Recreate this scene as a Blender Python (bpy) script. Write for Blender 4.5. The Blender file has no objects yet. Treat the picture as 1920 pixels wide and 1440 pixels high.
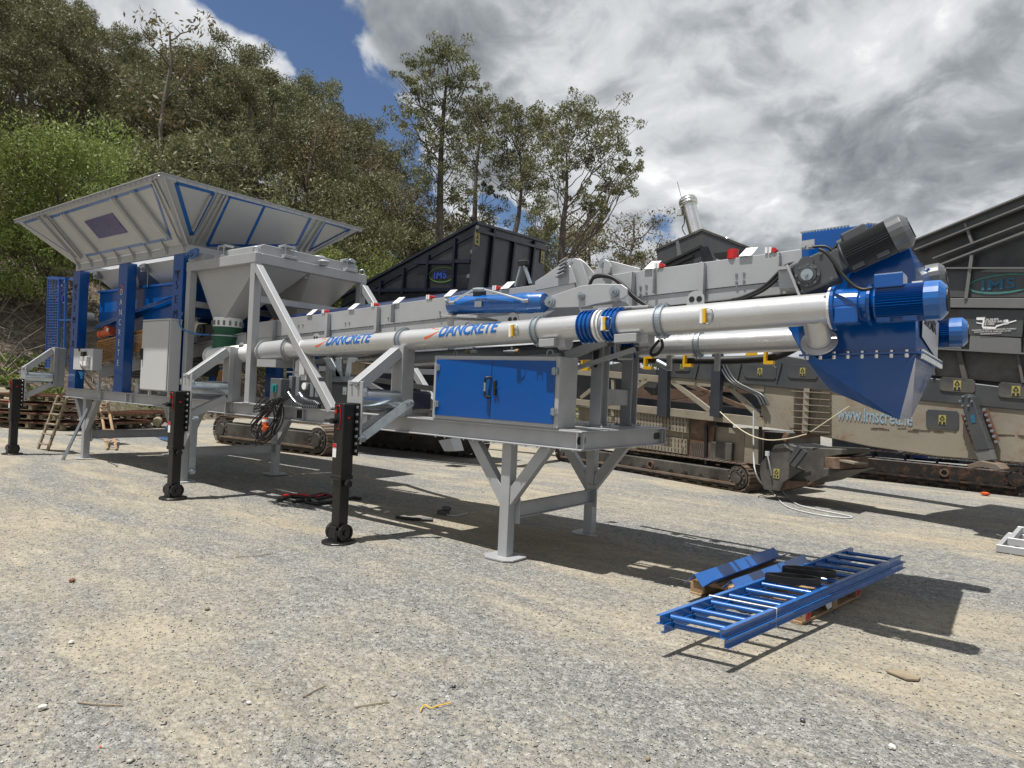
import bpy, bmesh, math, random
from mathutils import Vector, Matrix
V = Vector
random.seed(7)
sc = bpy.context.scene
col = sc.collection
PI = math.pi

# ------------------------------------------------------------------ camera
EYE = V((0, 0, 1.65))
FPX = 1267.0
_y, _p, _r = math.radians(37.0), math.radians(0.5), math.radians(2.6)
FW = V((-math.sin(_y)*math.cos(_p), math.cos(_y)*math.cos(_p), math.sin(_p)))
_rt = V((math.cos(_y), math.sin(_y), 0)); _up = _rt.cross(FW)
RT = math.cos(_r)*_rt + math.sin(_r)*_up
UP = -math.sin(_r)*_rt + math.cos(_r)*_up
cam_d = bpy.data.cameras.new('camera'); cam = bpy.data.objects.new('camera', cam_d); col.objects.link(cam)
cam_d.sensor_width = 36; cam_d.lens = FPX/1920*36; cam_d.clip_start = .05; cam_d.clip_end = 3000
cam.matrix_world = Matrix(((RT.x, UP.x, -FW.x, EYE.x), (RT.y, UP.y, -FW.y, EYE.y), (RT.z, UP.z, -FW.z, EYE.z), (0, 0, 0, 1)))
sc.camera = cam
sc.view_settings.view_transform = 'Standard'; sc.view_settings.look = 'None'
sc.view_settings.exposure = EXPO = 0.50; sc.view_settings.gamma = 1; sc.view_settings.use_curve_mapping = False

# ------------------------------------------------------------------ sun and sky
SUN = V((-.09, -.27, 1)).normalized()          # direction towards the sun
EL = math.asin(SUN.z); AZ = math.atan2(SUN.x, SUN.y)
sl = bpy.data.lights.new('sun', 'SUN'); sl.energy = 5.0; sl.angle = math.radians(.55); sl.color = (1, .96, .9)
so = bpy.data.objects.new('sun', sl); col.objects.link(so)
so.rotation_euler = SUN.to_track_quat('Z', 'Y').to_euler(); so.location = (0, -5, 30)

class NT:
    """small helper for node trees"""
    def __init__(s, nt): s.nt = nt; s.n = nt.nodes; s.l = nt.links
    def node(s, t, **k):
        n = s.n.new(t)
        for a, b in k.items():
            if a == 'ins':
                for i, v in b.items():
                    if isinstance(v, bpy.types.NodeSocket): s.l.new(v, n.inputs[i])
                    else: n.inputs[i].default_value = v
            else: setattr(n, a, b)
        return n
    def math(s, op, a, b=0.0, c=None, clamp=False):
        ins = {0: a, 1: b}
        if c is not None: ins[2] = c
        n = s.node('ShaderNodeMath', operation=op, ins=ins); n.use_clamp = clamp; return n.outputs[0]
    def mix(s, f, a, b, mode='MIX'):
        n = s.node('ShaderNodeMix', data_type='RGBA', blend_type=mode)
        for i, v in ((0, f), (6, a), (7, b)):
            if isinstance(v, bpy.types.NodeSocket): s.l.new(v, n.inputs[i])
            else: n.inputs[i].default_value = v if i == 0 else (*v, 1)[:4]
        return n.outputs[2]
    def ramp(s, f, stops, interp='LINEAR'):
        n = s.node('ShaderNodeValToRGB', ins={0: f}); r = n.color_ramp; r.interpolation = interp
        while len(r.elements) < len(stops): r.elements.new(.5)
        for e, (p, c) in zip(r.elements, stops):
            e.position = p; e.color = (c, c, c, 1) if not isinstance(c, tuple) else (*c, 1)[:4]
        return n.outputs[0]
    def noise(s, vec, scale, detail=4, rough=.55, dist=0, dim='3D'):
        n = s.node('ShaderNodeTexNoise', noise_dimensions=dim, ins={'Scale': scale, 'Detail': detail, 'Roughness': rough, 'Distortion': dist})
        if vec is not None: s.l.new(vec, n.inputs['Vector'])
        return n.outputs[0]

w = bpy.data.worlds.new('World'); sc.world = w; w.use_nodes = True
t = NT(w.node_tree); t.n.clear()
sky = t.node('ShaderNodeTexSky', sky_type='NISHITA', sun_disc=False, sun_elevation=EL, sun_rotation=AZ, altitude=50, air_density=1.0, dust_density=.6, ozone_density=1.5)
skyc = t.mix(.5, sky.outputs[0], t.mix(1.0, sky.outputs[0], (1.15, 1.35, 1.7), 'MULTIPLY'))
tc = t.node('ShaderNodeTexCoord').outputs['Generated']
sx = t.node('ShaderNodeSeparateXYZ', ins={0: tc})
X_, Y_, Z_ = sx.outputs
# clouds on a plane above: direction divided by height
zc = t.math('ADD', t.math('MAXIMUM', Z_, .0), .50)
px = t.math('DIVIDE', X_, zc); py = t.math('DIVIDE', Y_, zc)
cv = t.node('ShaderNodeCombineXYZ', ins={0: px, 1: py, 2: 3.7}).outputs[0]
cv2 = t.node('ShaderNodeVectorMath', operation='MULTIPLY', ins={0: cv, 1: (.93, .93, 1.0)}).outputs[0]
wx = t.node('ShaderNodeTexNoise', ins={'Vector': cv, 'Scale': 2.2, 'Detail': 4.0}).outputs[1]
cw = t.node('ShaderNodeVectorMath', operation='MULTIPLY_ADD', ins={0: wx, 1: (.30, .30, .30), 2: cv}).outputs[0]
cw2 = t.node('ShaderNodeVectorMath', operation='MULTIPLY', ins={0: cw, 1: (.955, .955, 1.0)}).outputs[0]
n1 = t.noise(cw, 3.3, 12, .56)
n1b = t.noise(cw2, 3.3, 8, .54)
n2 = t.noise(cw, 1.6, 4, .5)
# where the banks and the gaps lie: bearing and height of each in the sky
def dot(v): return t.node('ShaderNodeVectorMath', operation='DOT_PRODUCT', ins={0: tc, 1: tuple(v)}).outputs['Value']
df = t.math('MAXIMUM', dot(FW), .12)
ga, gb = t.math('DIVIDE', dot(RT), df), t.math('DIVIDE', dot(UP), df)
wob = t.math('MULTIPLY', t.math('SUBTRACT', t.noise(cv, 3.0, 4, .5), .5), .16)
ga = t.math('ADD', ga, wob); gb = t.math('SUBTRACT', gb, wob)
def bank(u, v, rx, ry, deg, amp):
    cx, cy = (u-960)/FPX, (720-v)/FPX; rx /= FPX; ry /= FPX; c_, s_ = math.cos(math.radians(deg)), math.sin(math.radians(deg))
    x = t.math('SUBTRACT', ga, cx); y = t.math('SUBTRACT', gb, cy)
    p = t.math('ADD', t.math('MULTIPLY', x, c_/rx), t.math('MULTIPLY', y, s_/rx)); q = t.math('ADD', t.math('MULTIPLY', x, -s_/ry), t.math('MULTIPLY', y, c_/ry))
    r = t.math('ADD', t.math('MULTIPLY', p, p), t.math('MULTIPLY', q, q))
    return t.math('MULTIPLY', t.math('POWER', 2.718, t.math('MULTIPLY', r, -1.0)), amp)
def total(base, items):
    for i in items: base = t.math('ADD', base, bank(*i))
    return base
dens = t.math('ADD', t.math('MULTIPLY', n1, .95), t.math('SUBTRACT', t.math('MULTIPLY', n2, .28), .115))
dens = total(dens, [(490, 10, 150, 50, -20, -.26), (640, 160, 150, 62, -50, -.25), (760, 330, 150, 100, -40, -.24), (1020, 430, 190, 60, 0, -.13), (1205, 375, 60, 55, 0, -.17),
                    (430, 110, 170, 75, -15, .10), (1420, 200, 480, 260, 0, .13), (1750, 330, 300, 160, 0, .10), (1700, 60, 400, 120, 0, .08), (545, 25, 30, 45, 0, .16), (1010, 340, 70, 40, 0, .05)])
cover = .36
mask = t.node('ShaderNodeMapRange', interpolation_type='SMOOTHSTEP', ins={0: dens, 1: cover, 2: cover+.075, 3: 0, 4: 1}).outputs[0]
lit = t.math('MULTIPLY', t.math('SUBTRACT', n1, n1b), 2.9)
n3 = t.noise(cw, 1.9, 8, .54)
bri = t.math('ADD', t.math('ADD', t.math('MULTIPLY', t.math('SUBTRACT', n3, .5), 1.6), lit), .50)
thin = t.node('ShaderNodeMapRange', ins={0: dens, 1: cover, 2: cover+.16, 3: .30, 4: .0}).outputs[0]
bri = t.math('ADD', bri, thin)
bri = total(bri, [(420, 100, 210, 130, -15, .38), (780, 50, 250, 90, -5, -.20), (1080, 110, 130, 110, 0, .22), (1450, 290, 300, 90, 10, -.34), (1700, 130, 260, 110, 0, .20), (1850, 330, 200, 70, 15, -.15), (1350, 420, 160, 50, 0, .12), (1000, 400, 130, 60, 0, .25)])
cc = t.ramp(bri, [(.0, (2.9, 3.2, 3.5)), (.33, (5.6, 6.0, 6.4)), (.58, (9.6, 10.0, 10.4)), (.82, (12.0, 12.2, 12.5)), (1, (16., 16., 16.))])
full = t.mix(mask, skyc, cc)
full = t.mix(t.math('LESS_THAN', Z_, -.02), full, (2.2, 2.2, 2.1))
bg = t.node('ShaderNodeBackground', ins={0: full, 1: .0465})
wo = t.node('ShaderNodeOutputWorld', ins={0: bg.outputs[0]})

# ------------------------------------------------------------------ picture point -> place, on a known plane of the site
def ray(u, v): return FW + RT*((u-960)/FPX) - UP*((v-720)/FPX)
def on(u, v, ax, val):
    d = ray(u, v); return EYE + d*((val-EYE[ax])/d[ax])
def oy(u, v, y): return on(u, v, 1, y)
def ox(u, v, x): return on(u, v, 0, x)
def oz(u, v, z=0.0): return on(u, v, 2, z)
def opl(u, v, P, n):
    d = ray(u, v); return EYE + d*((V(P)-EYE).dot(n)/d.dot(n))

# ------------------------------------------------------------------ materials
def mat(name, base, rough=.5, metal=0.0, var=.0, vscale=3.0, base2=None, bump=0.0, bscale=40, coat=0.0, rust=0.0, rustc=(.16, .06, .02), dust=0.0, thr=.6, spec=.5):
    m = bpy.data.materials.new(name); m.use_nodes = True
    t = NT(m.node_tree); b = t.n['Principled BSDF']
    co = t.node('ShaderNodeTexCoord').outputs['Object']
    c = None
    base = tuple(base)
    if var or base2:
        b2 = base2 if base2 else tuple(x*(1-var) for x in base)
        f = t.ramp(t.noise(co, vscale, 6, .6), [(.3, 0.), (.7, 1.)])
        c = t.mix(f, base, b2)
    if rust:
        f = t.ramp(t.noise(co, vscale*2.3, 10, .72, .3), [(thr-rust*.3, 0.), (thr+.06, 1.)])
        c = t.mix(f, c if c is not None else base, rustc)
    if dust:
        f = t.ramp(t.noise(co, 1.7, 8, .65), [(.38, 0.), (.72, dust)])
        c = t.mix(f, c if c is not None else base, (.23, .215, .19))
    if c is None: b.inputs['Base Color'].default_value = (*base, 1)
    else: t.l.new(c, b.inputs['Base Color'])
    b.inputs['Metallic'].default_value = metal
    b.inputs['Specular IOR Level'].default_value = spec
    rn = t.node('ShaderNodeMapRange', ins={0: t.noise(co, vscale*2, 5, .6), 1: .3, 2: .7, 3: max(.03, rough-.07), 4: rough+.09}).outputs[0]
    t.l.new(rn, b.inputs['Roughness'])
    if coat: b.inputs['Coat Weight'].default_value = coat; b.inputs['Coat Roughness'].default_value = .06
    if bump:
        bn = t.node('ShaderNodeBump', ins={'Strength': bump, 'Distance': .01, 'Height': t.noise(co, bscale, 5, .6)})
        t.l.new(bn.outputs[0], b.inputs['Normal'])
    return m
M = {}
M['steel'] = mat('grey_paint', (.39, .40, .415), .42, .25, .16, 2.6, dust=.10, bump=.06, bscale=60)
M['steel_dark'] = mat('grey_paint_dark', (.19, .20, .215), .5, .2, .15)
M['hopper'] = mat('hopper_paint', (.44, .452, .465), .36, .25, .12, 1.2, bump=.05)
M['alu'] = mat('silver_tube_paint', (.58, .585, .59), .30, .55, .14, 2.5, bump=.10, bscale=30)
M['galv'] = mat('galvanised', (.38, .43, .47), .42, .75, .25, 14, bump=.05)
M['cylgalv'] = mat('galvanised_pipe', (.52, .58, .63), .22, .85, .35, 5)
M['chrome'] = mat('bright_zinc', (.72, .72, .70), .22, .9, .1)
M['blue'] = mat('blue_paint', (.0, .068, .285), .17, .0, .12, 1.2, bump=.04, bscale=50, coat=.25)
M['bluelt'] = mat('blue_ladder_paint', (.001, .098, .36), .28, .0, .2, 3, coat=.5)
M['navy'] = mat('navy_cover', (.003, .012, .06), .3, .0, .1, coat=.4)
M['black'] = mat('black_paint', (.006, .006, .0065), .36, .0, .2, 4, dust=.03)
M['rubber'] = mat('black_rubber', (.006, .006, .007), .5, 0, .2)
M['white'] = mat('white_paint', (.74, .74, .73), .35, 0, .05)
M['cabwhite'] = mat('cabinet_enamel', (.46, .47, .475), .35, 0, .04)
M['red'] = mat('red_paint', (.45, .012, .015), .35)
M['yellow'] = mat('yellow_paint', (.65, .38, .01), .4)
M['signyellow'] = mat('sign_yellow', (.30, .27, .06), .6, dust=.5)
M['orange'] = mat('orange_paint', (.55, .09, .02), .4)
M['orangem'] = mat('orange_guard', (.50, .22, .03), .45, dust=.3)
M['green'] = mat('green_sleeve', (.008, .09, .045), .6, 0, .3, 4, bump=.4, bscale=14)
M['gear'] = mat('gearmotor_grey', (.075, .08, .086), .4, .3, .15, 5)
M['cowl'] = mat('gearmotor_cowl', (.12, .13, .135), .35, .3, .1)
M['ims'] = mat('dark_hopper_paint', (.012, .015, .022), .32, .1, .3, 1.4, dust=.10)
M['wallgrey'] = mat('dusty_hopper_wall', (.032, .035, .039), .40, .2, .3, 1.4, dust=.22)
M['imsrib'] = mat('dark_hopper_rib', (.006, .009, .022), .3, .1, .2)
M['rgrey'] = mat('dusty_grey_paint', (.062, .069, .078), .40, .25, .3, 1.5, dust=.22, bump=.05)
M['rplate'] = mat('worn_liner_plate', (.17, .175, .18), .5, .25, .35, 1.2, dust=.3)
M['rdark'] = mat('dusty_dark_panel', (.045, .044, .042), .6, .1, .3, 1.3, dust=.45)
M['beige'] = mat('beige_paint', (.265, .235, .18), .6, 0, .3, 1.3, dust=.35, rust=.42, rustc=(.17, .085, .04), thr=.66, bump=.2, bscale=25)
M['rustbeige'] = mat('rusted_beige', (.20, .145, .10), .7, 0, .5, 2, rust=.5, rustc=(.10, .055, .035), thr=.5, bump=.3)
M['shadetrack'] = mat('shade_black_track', (.012, .010, .009), .6, .1, .4, 2, rust=.3, rustc=(.10, .045, .025))  # near-black base paints in the shade over this track; the rust is real
M['track'] = mat('track_rust', (.15, .095, .060), .75, .1, .5, 3, dust=.5, bump=.4)
M['trackframe'] = mat('track_frame', (.030, .027, .024), .65, .1, .4, 2, dust=.35, rust=.3, rustc=(.08, .045, .028), thr=.64)
M['wood'] = mat('pallet_wood', (.38, .25, .14), .8, 0, .45, 5, bump=.4, bscale=50)
M['woodg'] = mat('weathered_wood', (.27, .22, .15), .85, 0, .4, 5, bump=.4, bscale=50)
M['rust'] = mat('rusty_steel', (.17, .065, .035), .8, .1, .5, 4, bump=.3, dust=.15)
M['rock'] = mat('white_stone', (.55, .53, .50), .9, 0, .3, 14, bump=.5)
M['cream'] = mat('cream_beam', (.58, .52, .38), .6, 0, .2)

# ------------------------------------------------------------------ mesh builder
W = {}                     # world origin of each object
class MB:
    def __init__(s): s.v = []; s.f = []; s.s = []
    def add(s, vs, fs, smooth=False):
        o = len(s.v); s.v += [V(p) for p in vs]; s.f += [[i+o for i in f] for f in fs]; s.s += [smooth]*len(fs); return s
    def bb(s, x0, x1, y0, y1, z0, z1):
        return s.add([(x, y, z) for x in (x0, x1) for y in (y0, y1) for z in (z0, z1)],
                     [(0, 1, 3, 2), (4, 6, 7, 5), (0, 4, 5, 1), (2, 3, 7, 6), (0, 2, 6, 4), (1, 5, 7, 3)])
    def _frame(s, p0, p1, up):
        a = (V(p1)-V(p0)).normalized(); u = V(up)
        if abs(a.dot(u)) > .98: u = V((0, 1, 0)) if abs(a.y) < .9 else V((1, 0, 0))
        sd = a.cross(u).normalized(); return a, sd, sd.cross(a).normalized()
    def beam(s, p0, p1, w, h, up=(0, 0, 1)):
        a, sd, u = s._frame(p0, p1, up)
        vs = [V(p)+sd*i*w/2+u*j*h/2 for p in (p0, p1) for i in (-1, 1) for j in (-1, 1)]
        return s.add(vs, [(0, 1, 3, 2), (4, 6, 7, 5), (0, 4, 5, 1), (2, 3, 7, 6), (0, 2, 6, 4), (1, 5, 7, 3)])
    def prof(s, p0, p1, pts, up=(0, 0, 1), smooth=False):
        a, sd, u = s._frame(p0, p1, up); n = len(pts)
        vs = [V(p)+sd*x+u*y for p in (p0, p1) for x, y in pts]
        return s.add(vs, [tuple(range(n))[::-1], tuple(range(n, 2*n))] + [(i, (i+1) % n, n+(i+1) % n, n+i) for i in range(n)], smooth)
    def ibeam(s, p0, p1, w, h, tf=.012, tw=.01, up=(0, 0, 1)):
        a, b = w/2, h/2; c = tw/2
        return s.prof(p0, p1, [(-a, -b), (a, -b), (a, -b+tf), (c, -b+tf), (c, b-tf), (a, b-tf), (a, b), (-a, b), (-a, b-tf), (-c, b-tf), (-c, -b+tf), (-a, -b+tf)], up)
    def cbeam(s, p0, p1, w, h, tf=.012, up=(0, 0, 1), flip=1):
        """channel, web on one side, open to the other"""
        a, b = w*flip, h/2; c = tf*flip
        return s.prof(p0, p1, [(0, -b), (a, -b), (a, -b+tf), (c, -b+tf), (c, b-tf), (a, b-tf), (a, b), (0, b)], up)
    def tube(s, p0, p1, r0, r1=None, n=20, caps=True):
        r1 = r0 if r1 is None else r1; a, sd, u = s._frame(p0, p1, (0, 0, 1))
        vs = [V(p)+sd*math.cos(k*2*PI/n)*r+u*math.sin(k*2*PI/n)*r for p, r in ((p0, r0), (p1, r1)) for k in range(n)]
        s.add(vs, [(k, (k+1) % n, n+(k+1) % n, n+k) for k in range(n)], True)
        if caps:
            if r0 > 0: s.add(vs[:n], [tuple(range(n))[::-1]])
            if r1 > 0: s.add(vs[n:], [tuple(range(n))])
        return s
    def lathe(s, p0, axis, prof, n=24, smooth=False, star=None):
        """profile of (t along the axis, radius)"""
        a = V(axis).normalized(); _, sd, u = s._frame(V((0, 0, 0)), a, (0, 0, 1)); vs = []
        for t_, r in prof:
            for k in range(n):
                q = r if star is None else (r if k % 2 else r*star)
                vs.append(V(p0)+a*t_+sd*math.cos(k*2*PI/n)*q+u*math.sin(k*2*PI/n)*q)
        m = len(prof)
        s.add(vs, [(i*n+k, i*n+(k+1) % n, (i+1)*n+(k+1) % n, (i+1)*n+k) for i in range(m-1) for k in range(n)], smooth)
        s.add(vs[:n], [tuple(range(n))[::-1]]); s.add(vs[-n:], [tuple(range(n))]); return s
    def ring(s, c, axis, r0, r1, t_, n=28):
        """flat washer, centre c, thickness t_ along the axis"""
        a = V(axis).normalized(); _, sd, u = s._frame(V((0, 0, 0)), a, (0, 0, 1)); vs = []
        for z, r in ((-t_/2, r0), (-t_/2, r1), (t_/2, r1), (t_/2, r0)):
            vs += [V(c)+a*z+(sd*math.cos(k*2*PI/n)+u*math.sin(k*2*PI/n))*r for k in range(n)]
        return s.add(vs, [(i*n+k, i*n+(k+1) % n, ((i+1) % 4)*n+(k+1) % n, ((i+1) % 4)*n+k) for i in range(4) for k in range(n)])
    def path(s, pts, r, n=8, smooth=True, curve=True):
        pts = [V(p) for p in pts]; rings = []
        if curve and len(pts) >= 4 and not isinstance(r, (list, tuple)) and len(pts) < 25:
            q = [pts[0]*2-pts[1]]+pts+[pts[-1]*2-pts[-2]]; out = []
            for i in range(1, len(q)-2):
                for k in range(4):
                    t_ = k/4; a, b_, c, d = q[i-1:i+3]
                    out.append(.5*((2*b_)+(c-a)*t_+(2*a-5*b_+4*c-d)*t_*t_+(-a+3*b_-3*c+d)*t_**3))
            pts = out+[pts[-1]]
        for i, p in enumerate(pts):
            d = (pts[min(i+1, len(pts)-1)]-pts[max(i-1, 0)]).normalized()
            _, sd, u = s._frame(V((0, 0, 0)), d, (0, 0, 1))
            rr = r[i] if isinstance(r, (list, tuple)) else r
            rings.append([p+(sd*math.cos(k*2*PI/n)+u*math.sin(k*2*PI/n))*rr for k in range(n)])
        vs = [q for g in rings for q in g]; m = len(pts)
        s.add(vs, [(i*n+k, i*n+(k+1) % n, (i+1)*n+(k+1) % n, (i+1)*n+k) for i in range(m-1) for k in range(n)], smooth)
        s.add(rings[0], [tuple(range(n))[::-1]]); s.add(rings[-1], [tuple(range(n))]); return s
    def prism(s, poly, vec):
        n = len(poly); vec = V(vec); vs = [V(p) for p in poly]+[V(p)+vec for p in poly]
        return s.add(vs, [tuple(range(n))[::-1], tuple(range(n, 2*n))] + [(i, (i+1) % n, n+(i+1) % n, n+i) for i in range(n)])
    def loft(s, a, b, caps=True):
        n = len(a)
        fs = [(i, (i+1) % n, n+(i+1) % n, n+i) for i in range(n)]
        if caps: fs += [tuple(range(n))[::-1], tuple(range(n, 2*n))]
        return s.add([V(p) for p in a]+[V(p) for p in b], fs)
    def bolt(s, p, d, r=.012, l=.012):
        return s.tube(p, V(p)+V(d).normalized()*l, r, r, 6)

def put(o, parent, wpos):
    o.location = V(wpos)-(W[parent] if parent else V((0, 0, 0)))
    W[o] = V(wpos); col.objects.link(o)
    if parent: o.parent = parent
def part(mb, name, m, parent=None, bevel=0.0, label=None, kind=None, origin=None, fixn=True):
    me = bpy.data.meshes.new(name)
    n = len(mb.v)
    if origin is None:
        lo = V([min(p[i] for p in mb.v) for i in range(3)]); hi = V([max(p[i] for p in mb.v) for i in range(3)])
        origin = (lo+hi)/2
        if parent is None: origin.z = lo.z
    origin = V(origin)
    me.from_pydata([tuple(p-origin) for p in mb.v], [], mb.f)
    me.polygons.foreach_set('use_smooth', mb.s)
    me.materials.append(M[m] if isinstance(m, str) else m)
    if fixn:
        bm = bmesh.new(); bm.from_mesh(me); bmesh.ops.recalc_face_normals(bm, faces=bm.faces); bm.to_mesh(me); bm.free()
    o = bpy.data.objects.new(name, me); put(o, parent, origin)
    if bevel:
        b = o.modifiers.new('bevel', 'BEVEL'); b.width = bevel; b.segments = 1; b.limit_method = 'ANGLE'; b.angle_limit = .7
    if label: o['label'] = label
    if kind: o['kind'] = kind
    return o
def thing(name, label, cat, loc, group=None):
    o = bpy.data.objects.new(name, None); put(o, None, loc); o.empty_display_size = .3
    o['label'] = label; o['category'] = cat
    if group: o['group'] = group
    return o
def tag(o, label, cat, group=None):
    o['label'] = label; o['category'] = cat
    if group: o['group'] = group
    return o
def copy_tree(o, parent=None, loc=None, rotz=None):
    c = o.copy(); col.objects.link(c)
    if parent: c.parent = parent; W[c] = W[parent]+V(c.location)
    if loc is not None: c.location = loc; W[c] = V(loc)
    if rotz is not None: c.rotation_euler.z = rotz
    for ch in list(o.children): copy_tree(ch, c)
    return c

def text(s, size, org, xd, yd, m, parent, name='lettering', off=0.0, shear=0.0, depth=.0015, sx=1.0, space=1.0, wrap=None, align='LEFT', label=None):
    """letters as thin geometry; org is the left end of the baseline.  wrap=(tube point, axis, radius): bent round the tube"""
    cu = bpy.data.curves.new('t', 'FONT'); cu.body = s; cu.size = size; cu.offset = off; cu.shear = shear
    cu.extrude = depth; cu.resolution_u = 3; cu.space_character = space; cu.align_x = align
    ob = bpy.data.objects.new('t', cu); me0 = bpy.data.meshes.new_from_object(ob); bpy.data.objects.remove(ob)
    bm = bmesh.new(); bm.from_mesh(me0); bpy.data.meshes.remove(me0)
    if wrap:
        bmesh.ops.triangulate(bm, faces=bm.faces)
        for i in range(1, 10):
            g = bm.verts[:]+bm.edges[:]+bm.faces[:]
            bmesh.ops.bisect_plane(bm, geom=g, plane_co=(0, size*.08*i, 0), plane_no=(0, 1, 0))
    xd, yd = V(xd).normalized(), V(yd).normalized(); zd = xd.cross(yd); org = V(org)
    bm.verts.ensure_lookup_table(); bm.faces.ensure_lookup_table(); mb = MB(); vs = []
    for v in bm.verts:
        x, y, z = v.co; x *= sx
        if wrap:
            ax, rad, a0 = wrap
            a = a0+y/rad; r = rad+z+depth+.001
            up = V((0, 0, 1)); fr = ax.cross(up).normalized(); up = fr.cross(ax)
            vs.append(org+ax*x+fr*math.cos(a)*r+up*math.sin(a)*r)
        else: vs.append(org+xd*x+yd*y+zd*(z+depth+.0015))
    mb.add(vs, [[v.index for v in f.verts] for f in bm.faces]); bm.free()
    return part(mb, name, m, parent, label=label)
import numpy as np
# ================================================================== ground and hillside
def gmat():
    m = bpy.data.materials.new('gravel_yard'); m.use_nodes = True; t = NT(m.node_tree); b = t.n['Principled BSDF']
    co = t.node('ShaderNodeTexCoord').outputs['Object']
    # patches drawn out along the wheel tracks
    mp = t.node('ShaderNodeMapping', ins={'Vector': co, 'Rotation': (0, 0, -.60), 'Scale': (.30, 1.0, 1.0)}).outputs[0]
    big = t.noise(mp, .55, 6, .62, .6)
    mid = t.noise(mp, 3.2, 7, .65, .4)
    patch = t.math('ADD', t.math('MULTIPLY', big, .72), t.math('MULTIPLY', mid, .28))
    fine = t.noise(co, 26, 6, .7)
    dust = t.ramp(t.math('ADD', patch, t.math('MULTIPLY', t.math('SUBTRACT', fine, .5), .30)), [(.435, .02), (.585, .94)])
    v1 = t.node('ShaderNodeTexVoronoi', ins={'Vector': co, 'Scale': 95.0}); v2 = t.node('ShaderNodeTexVoronoi', ins={'Vector': co, 'Scale': 31.0})
    g1 = t.ramp(v1.outputs['Color'], [(0, (.07, .072, .073)), (.35, (.165, .167, .163)), (.7, (.27, .27, .258)), (1, (.50, .495, .47))])
    g2 = t.ramp(v2.outputs['Color'], [(0, (.085, .088, .09)), (.5, (.20, .20, .193)), (1, (.45, .445, .42))])
    v3 = t.node('ShaderNodeTexVoronoi', ins={'Vector': co, 'Scale': 15.0})
    g3 = t.ramp(v3.outputs['Color'], [(0, (.32, .32, .32)), (.5, (.5, .5, .5)), (1, (.66, .66, .66))])
    grav = t.mix(.28, t.mix(.45, g1, g2), g3, 'OVERLAY')
    dirt = t.ramp(t.math('ADD', t.math('MULTIPLY', mid, .5), t.math('MULTIPLY', fine, .5)), [(.3, (.155, .132, .098)), (.5, (.27, .238, .178)), (.68, (.37, .335, .262))])
    c = t.mix(dust, grav, dirt)
    # scattered pebbles remain in the dust
    peb = t.ramp(v2.outputs['Distance'], [(.10, 1.), (.22, 0.)])
    rnd = t.node('ShaderNodeSeparateColor', ins={0: v2.outputs['Color']}).outputs[1]
    pm = t.math('MULTIPLY', peb, t.math('GREATER_THAN', rnd, .72))
    c = t.mix(t.math('MULTIPLY', pm, .75), c, g2)
    # reddish clay stains
    red = t.ramp(t.noise(mp, .55, 5, .6, .5), [(.60, 0.), (.74, .38)])
    c = t.mix(red, c, (.33, .23, .165))
    spk = t.ramp(t.noise(co, 9, 8, .8), [(.36, 0.), (.5, .5), (.64, 1.)])
    c = t.mix(.55, c, t.mix(spk, (.40, .40, .40), (.62, .62, .62)), 'OVERLAY')
    t.l.new(c, b.inputs['Base Color']); b.inputs['Roughness'].default_value = .92; b.inputs['Specular IOR Level'].default_value = .15
    h1 = t.math('MULTIPLY', t.math('SUBTRACT', .5, v1.outputs['Distance']), .6)
    h2 = t.math('MULTIPLY', t.math('SUBTRACT', .6, v2.outputs['Distance']), t.math('SUBTRACT', 1.25, dust))
    hh = t.math('ADD', t.math('ADD', t.math('MULTIPLY', h1, t.math('SUBTRACT', 1.1, dust)), t.math('MULTIPLY', h2, 1.1)), t.math('MULTIPLY', fine, .9))
    bn = t.node('ShaderNodeBump', ins={'Strength': .85, 'Distance': .022, 'Height': hh}); t.l.new(bn.outputs[0], b.inputs['Normal'])
    return m
M['ground'] = gmat()
def sheet(name, x0, x1, y0, y1, nx, ny, hf, m, **k):
    xs = np.linspace(x0, x1, nx); ys = np.linspace(y0, y1, ny); X, Y = np.meshgrid(xs, ys); Z = hf(X, Y)
    me = bpy.data.meshes.new(name); vs = np.stack([X.ravel(), Y.ravel(), Z.ravel()], 1)
    i = np.arange(nx*ny).reshape(ny, nx); f = np.stack([i[:-1, :-1].ravel(), i[:-1, 1:].ravel(), i[1:, 1:].ravel(), i[1:, :-1].ravel()], 1)
    me.from_pydata(vs.tolist(), [], f.tolist()); me.polygons.foreach_set('use_smooth', [True]*len(me.polygons)); me.materials.append(M[m])
    o = bpy.data.objects.new(name, me); put(o, None, (0, 0, 0)); o['kind'] = 'structure'; return o
rs = np.random.RandomState(4)
waves = [(rs.uniform(-1, 1)*f, rs.uniform(-1, 1)*f, rs.uniform(0, 6.3), .010/f**.8) for f in (1, 1.6, 2.5, 4, 6, 9) for _ in range(3)]
def gh(X, Y):
    z = 0*X
    for a, b_, p_, am in waves: z = z+am*np.sin(a*X+b_*Y+p_)
    return z*.55
def hill(X, Y):
    d = -X-23.5-.16*(Y-6)+1.2*np.sin(Y*.21)+.6*np.sin(X*.33+Y*.4)
    d = d*np.clip((np.arctan2(-X, Y)-math.radians(38))/math.radians(14), 0, 1)
    h = np.where(d > 0, d*.80-1.5*(1-np.exp(-np.maximum(d, 0)/2.2)), 0)
    h = 30*np.tanh(np.maximum(h, 0)/30)
    return h+.25*np.sin(X*1.1+Y*.7)*np.tanh(h)*.6+.15*np.sin(X*2.7-Y*1.9)*np.tanh(h)
ground = sheet('ground', -150, 150, -40, 260, 3, 3, lambda X, Y: 0*X-.03, 'ground')
near = sheet('yard_surface', -19, 4, -1, 17, 230, 180, lambda X, Y: gh(X, Y)*np.clip(np.minimum(np.minimum(X+19, 4-X), np.minimum(17-Y, Y+1))/1.5, 0, 1)-.004, 'ground')
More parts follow.
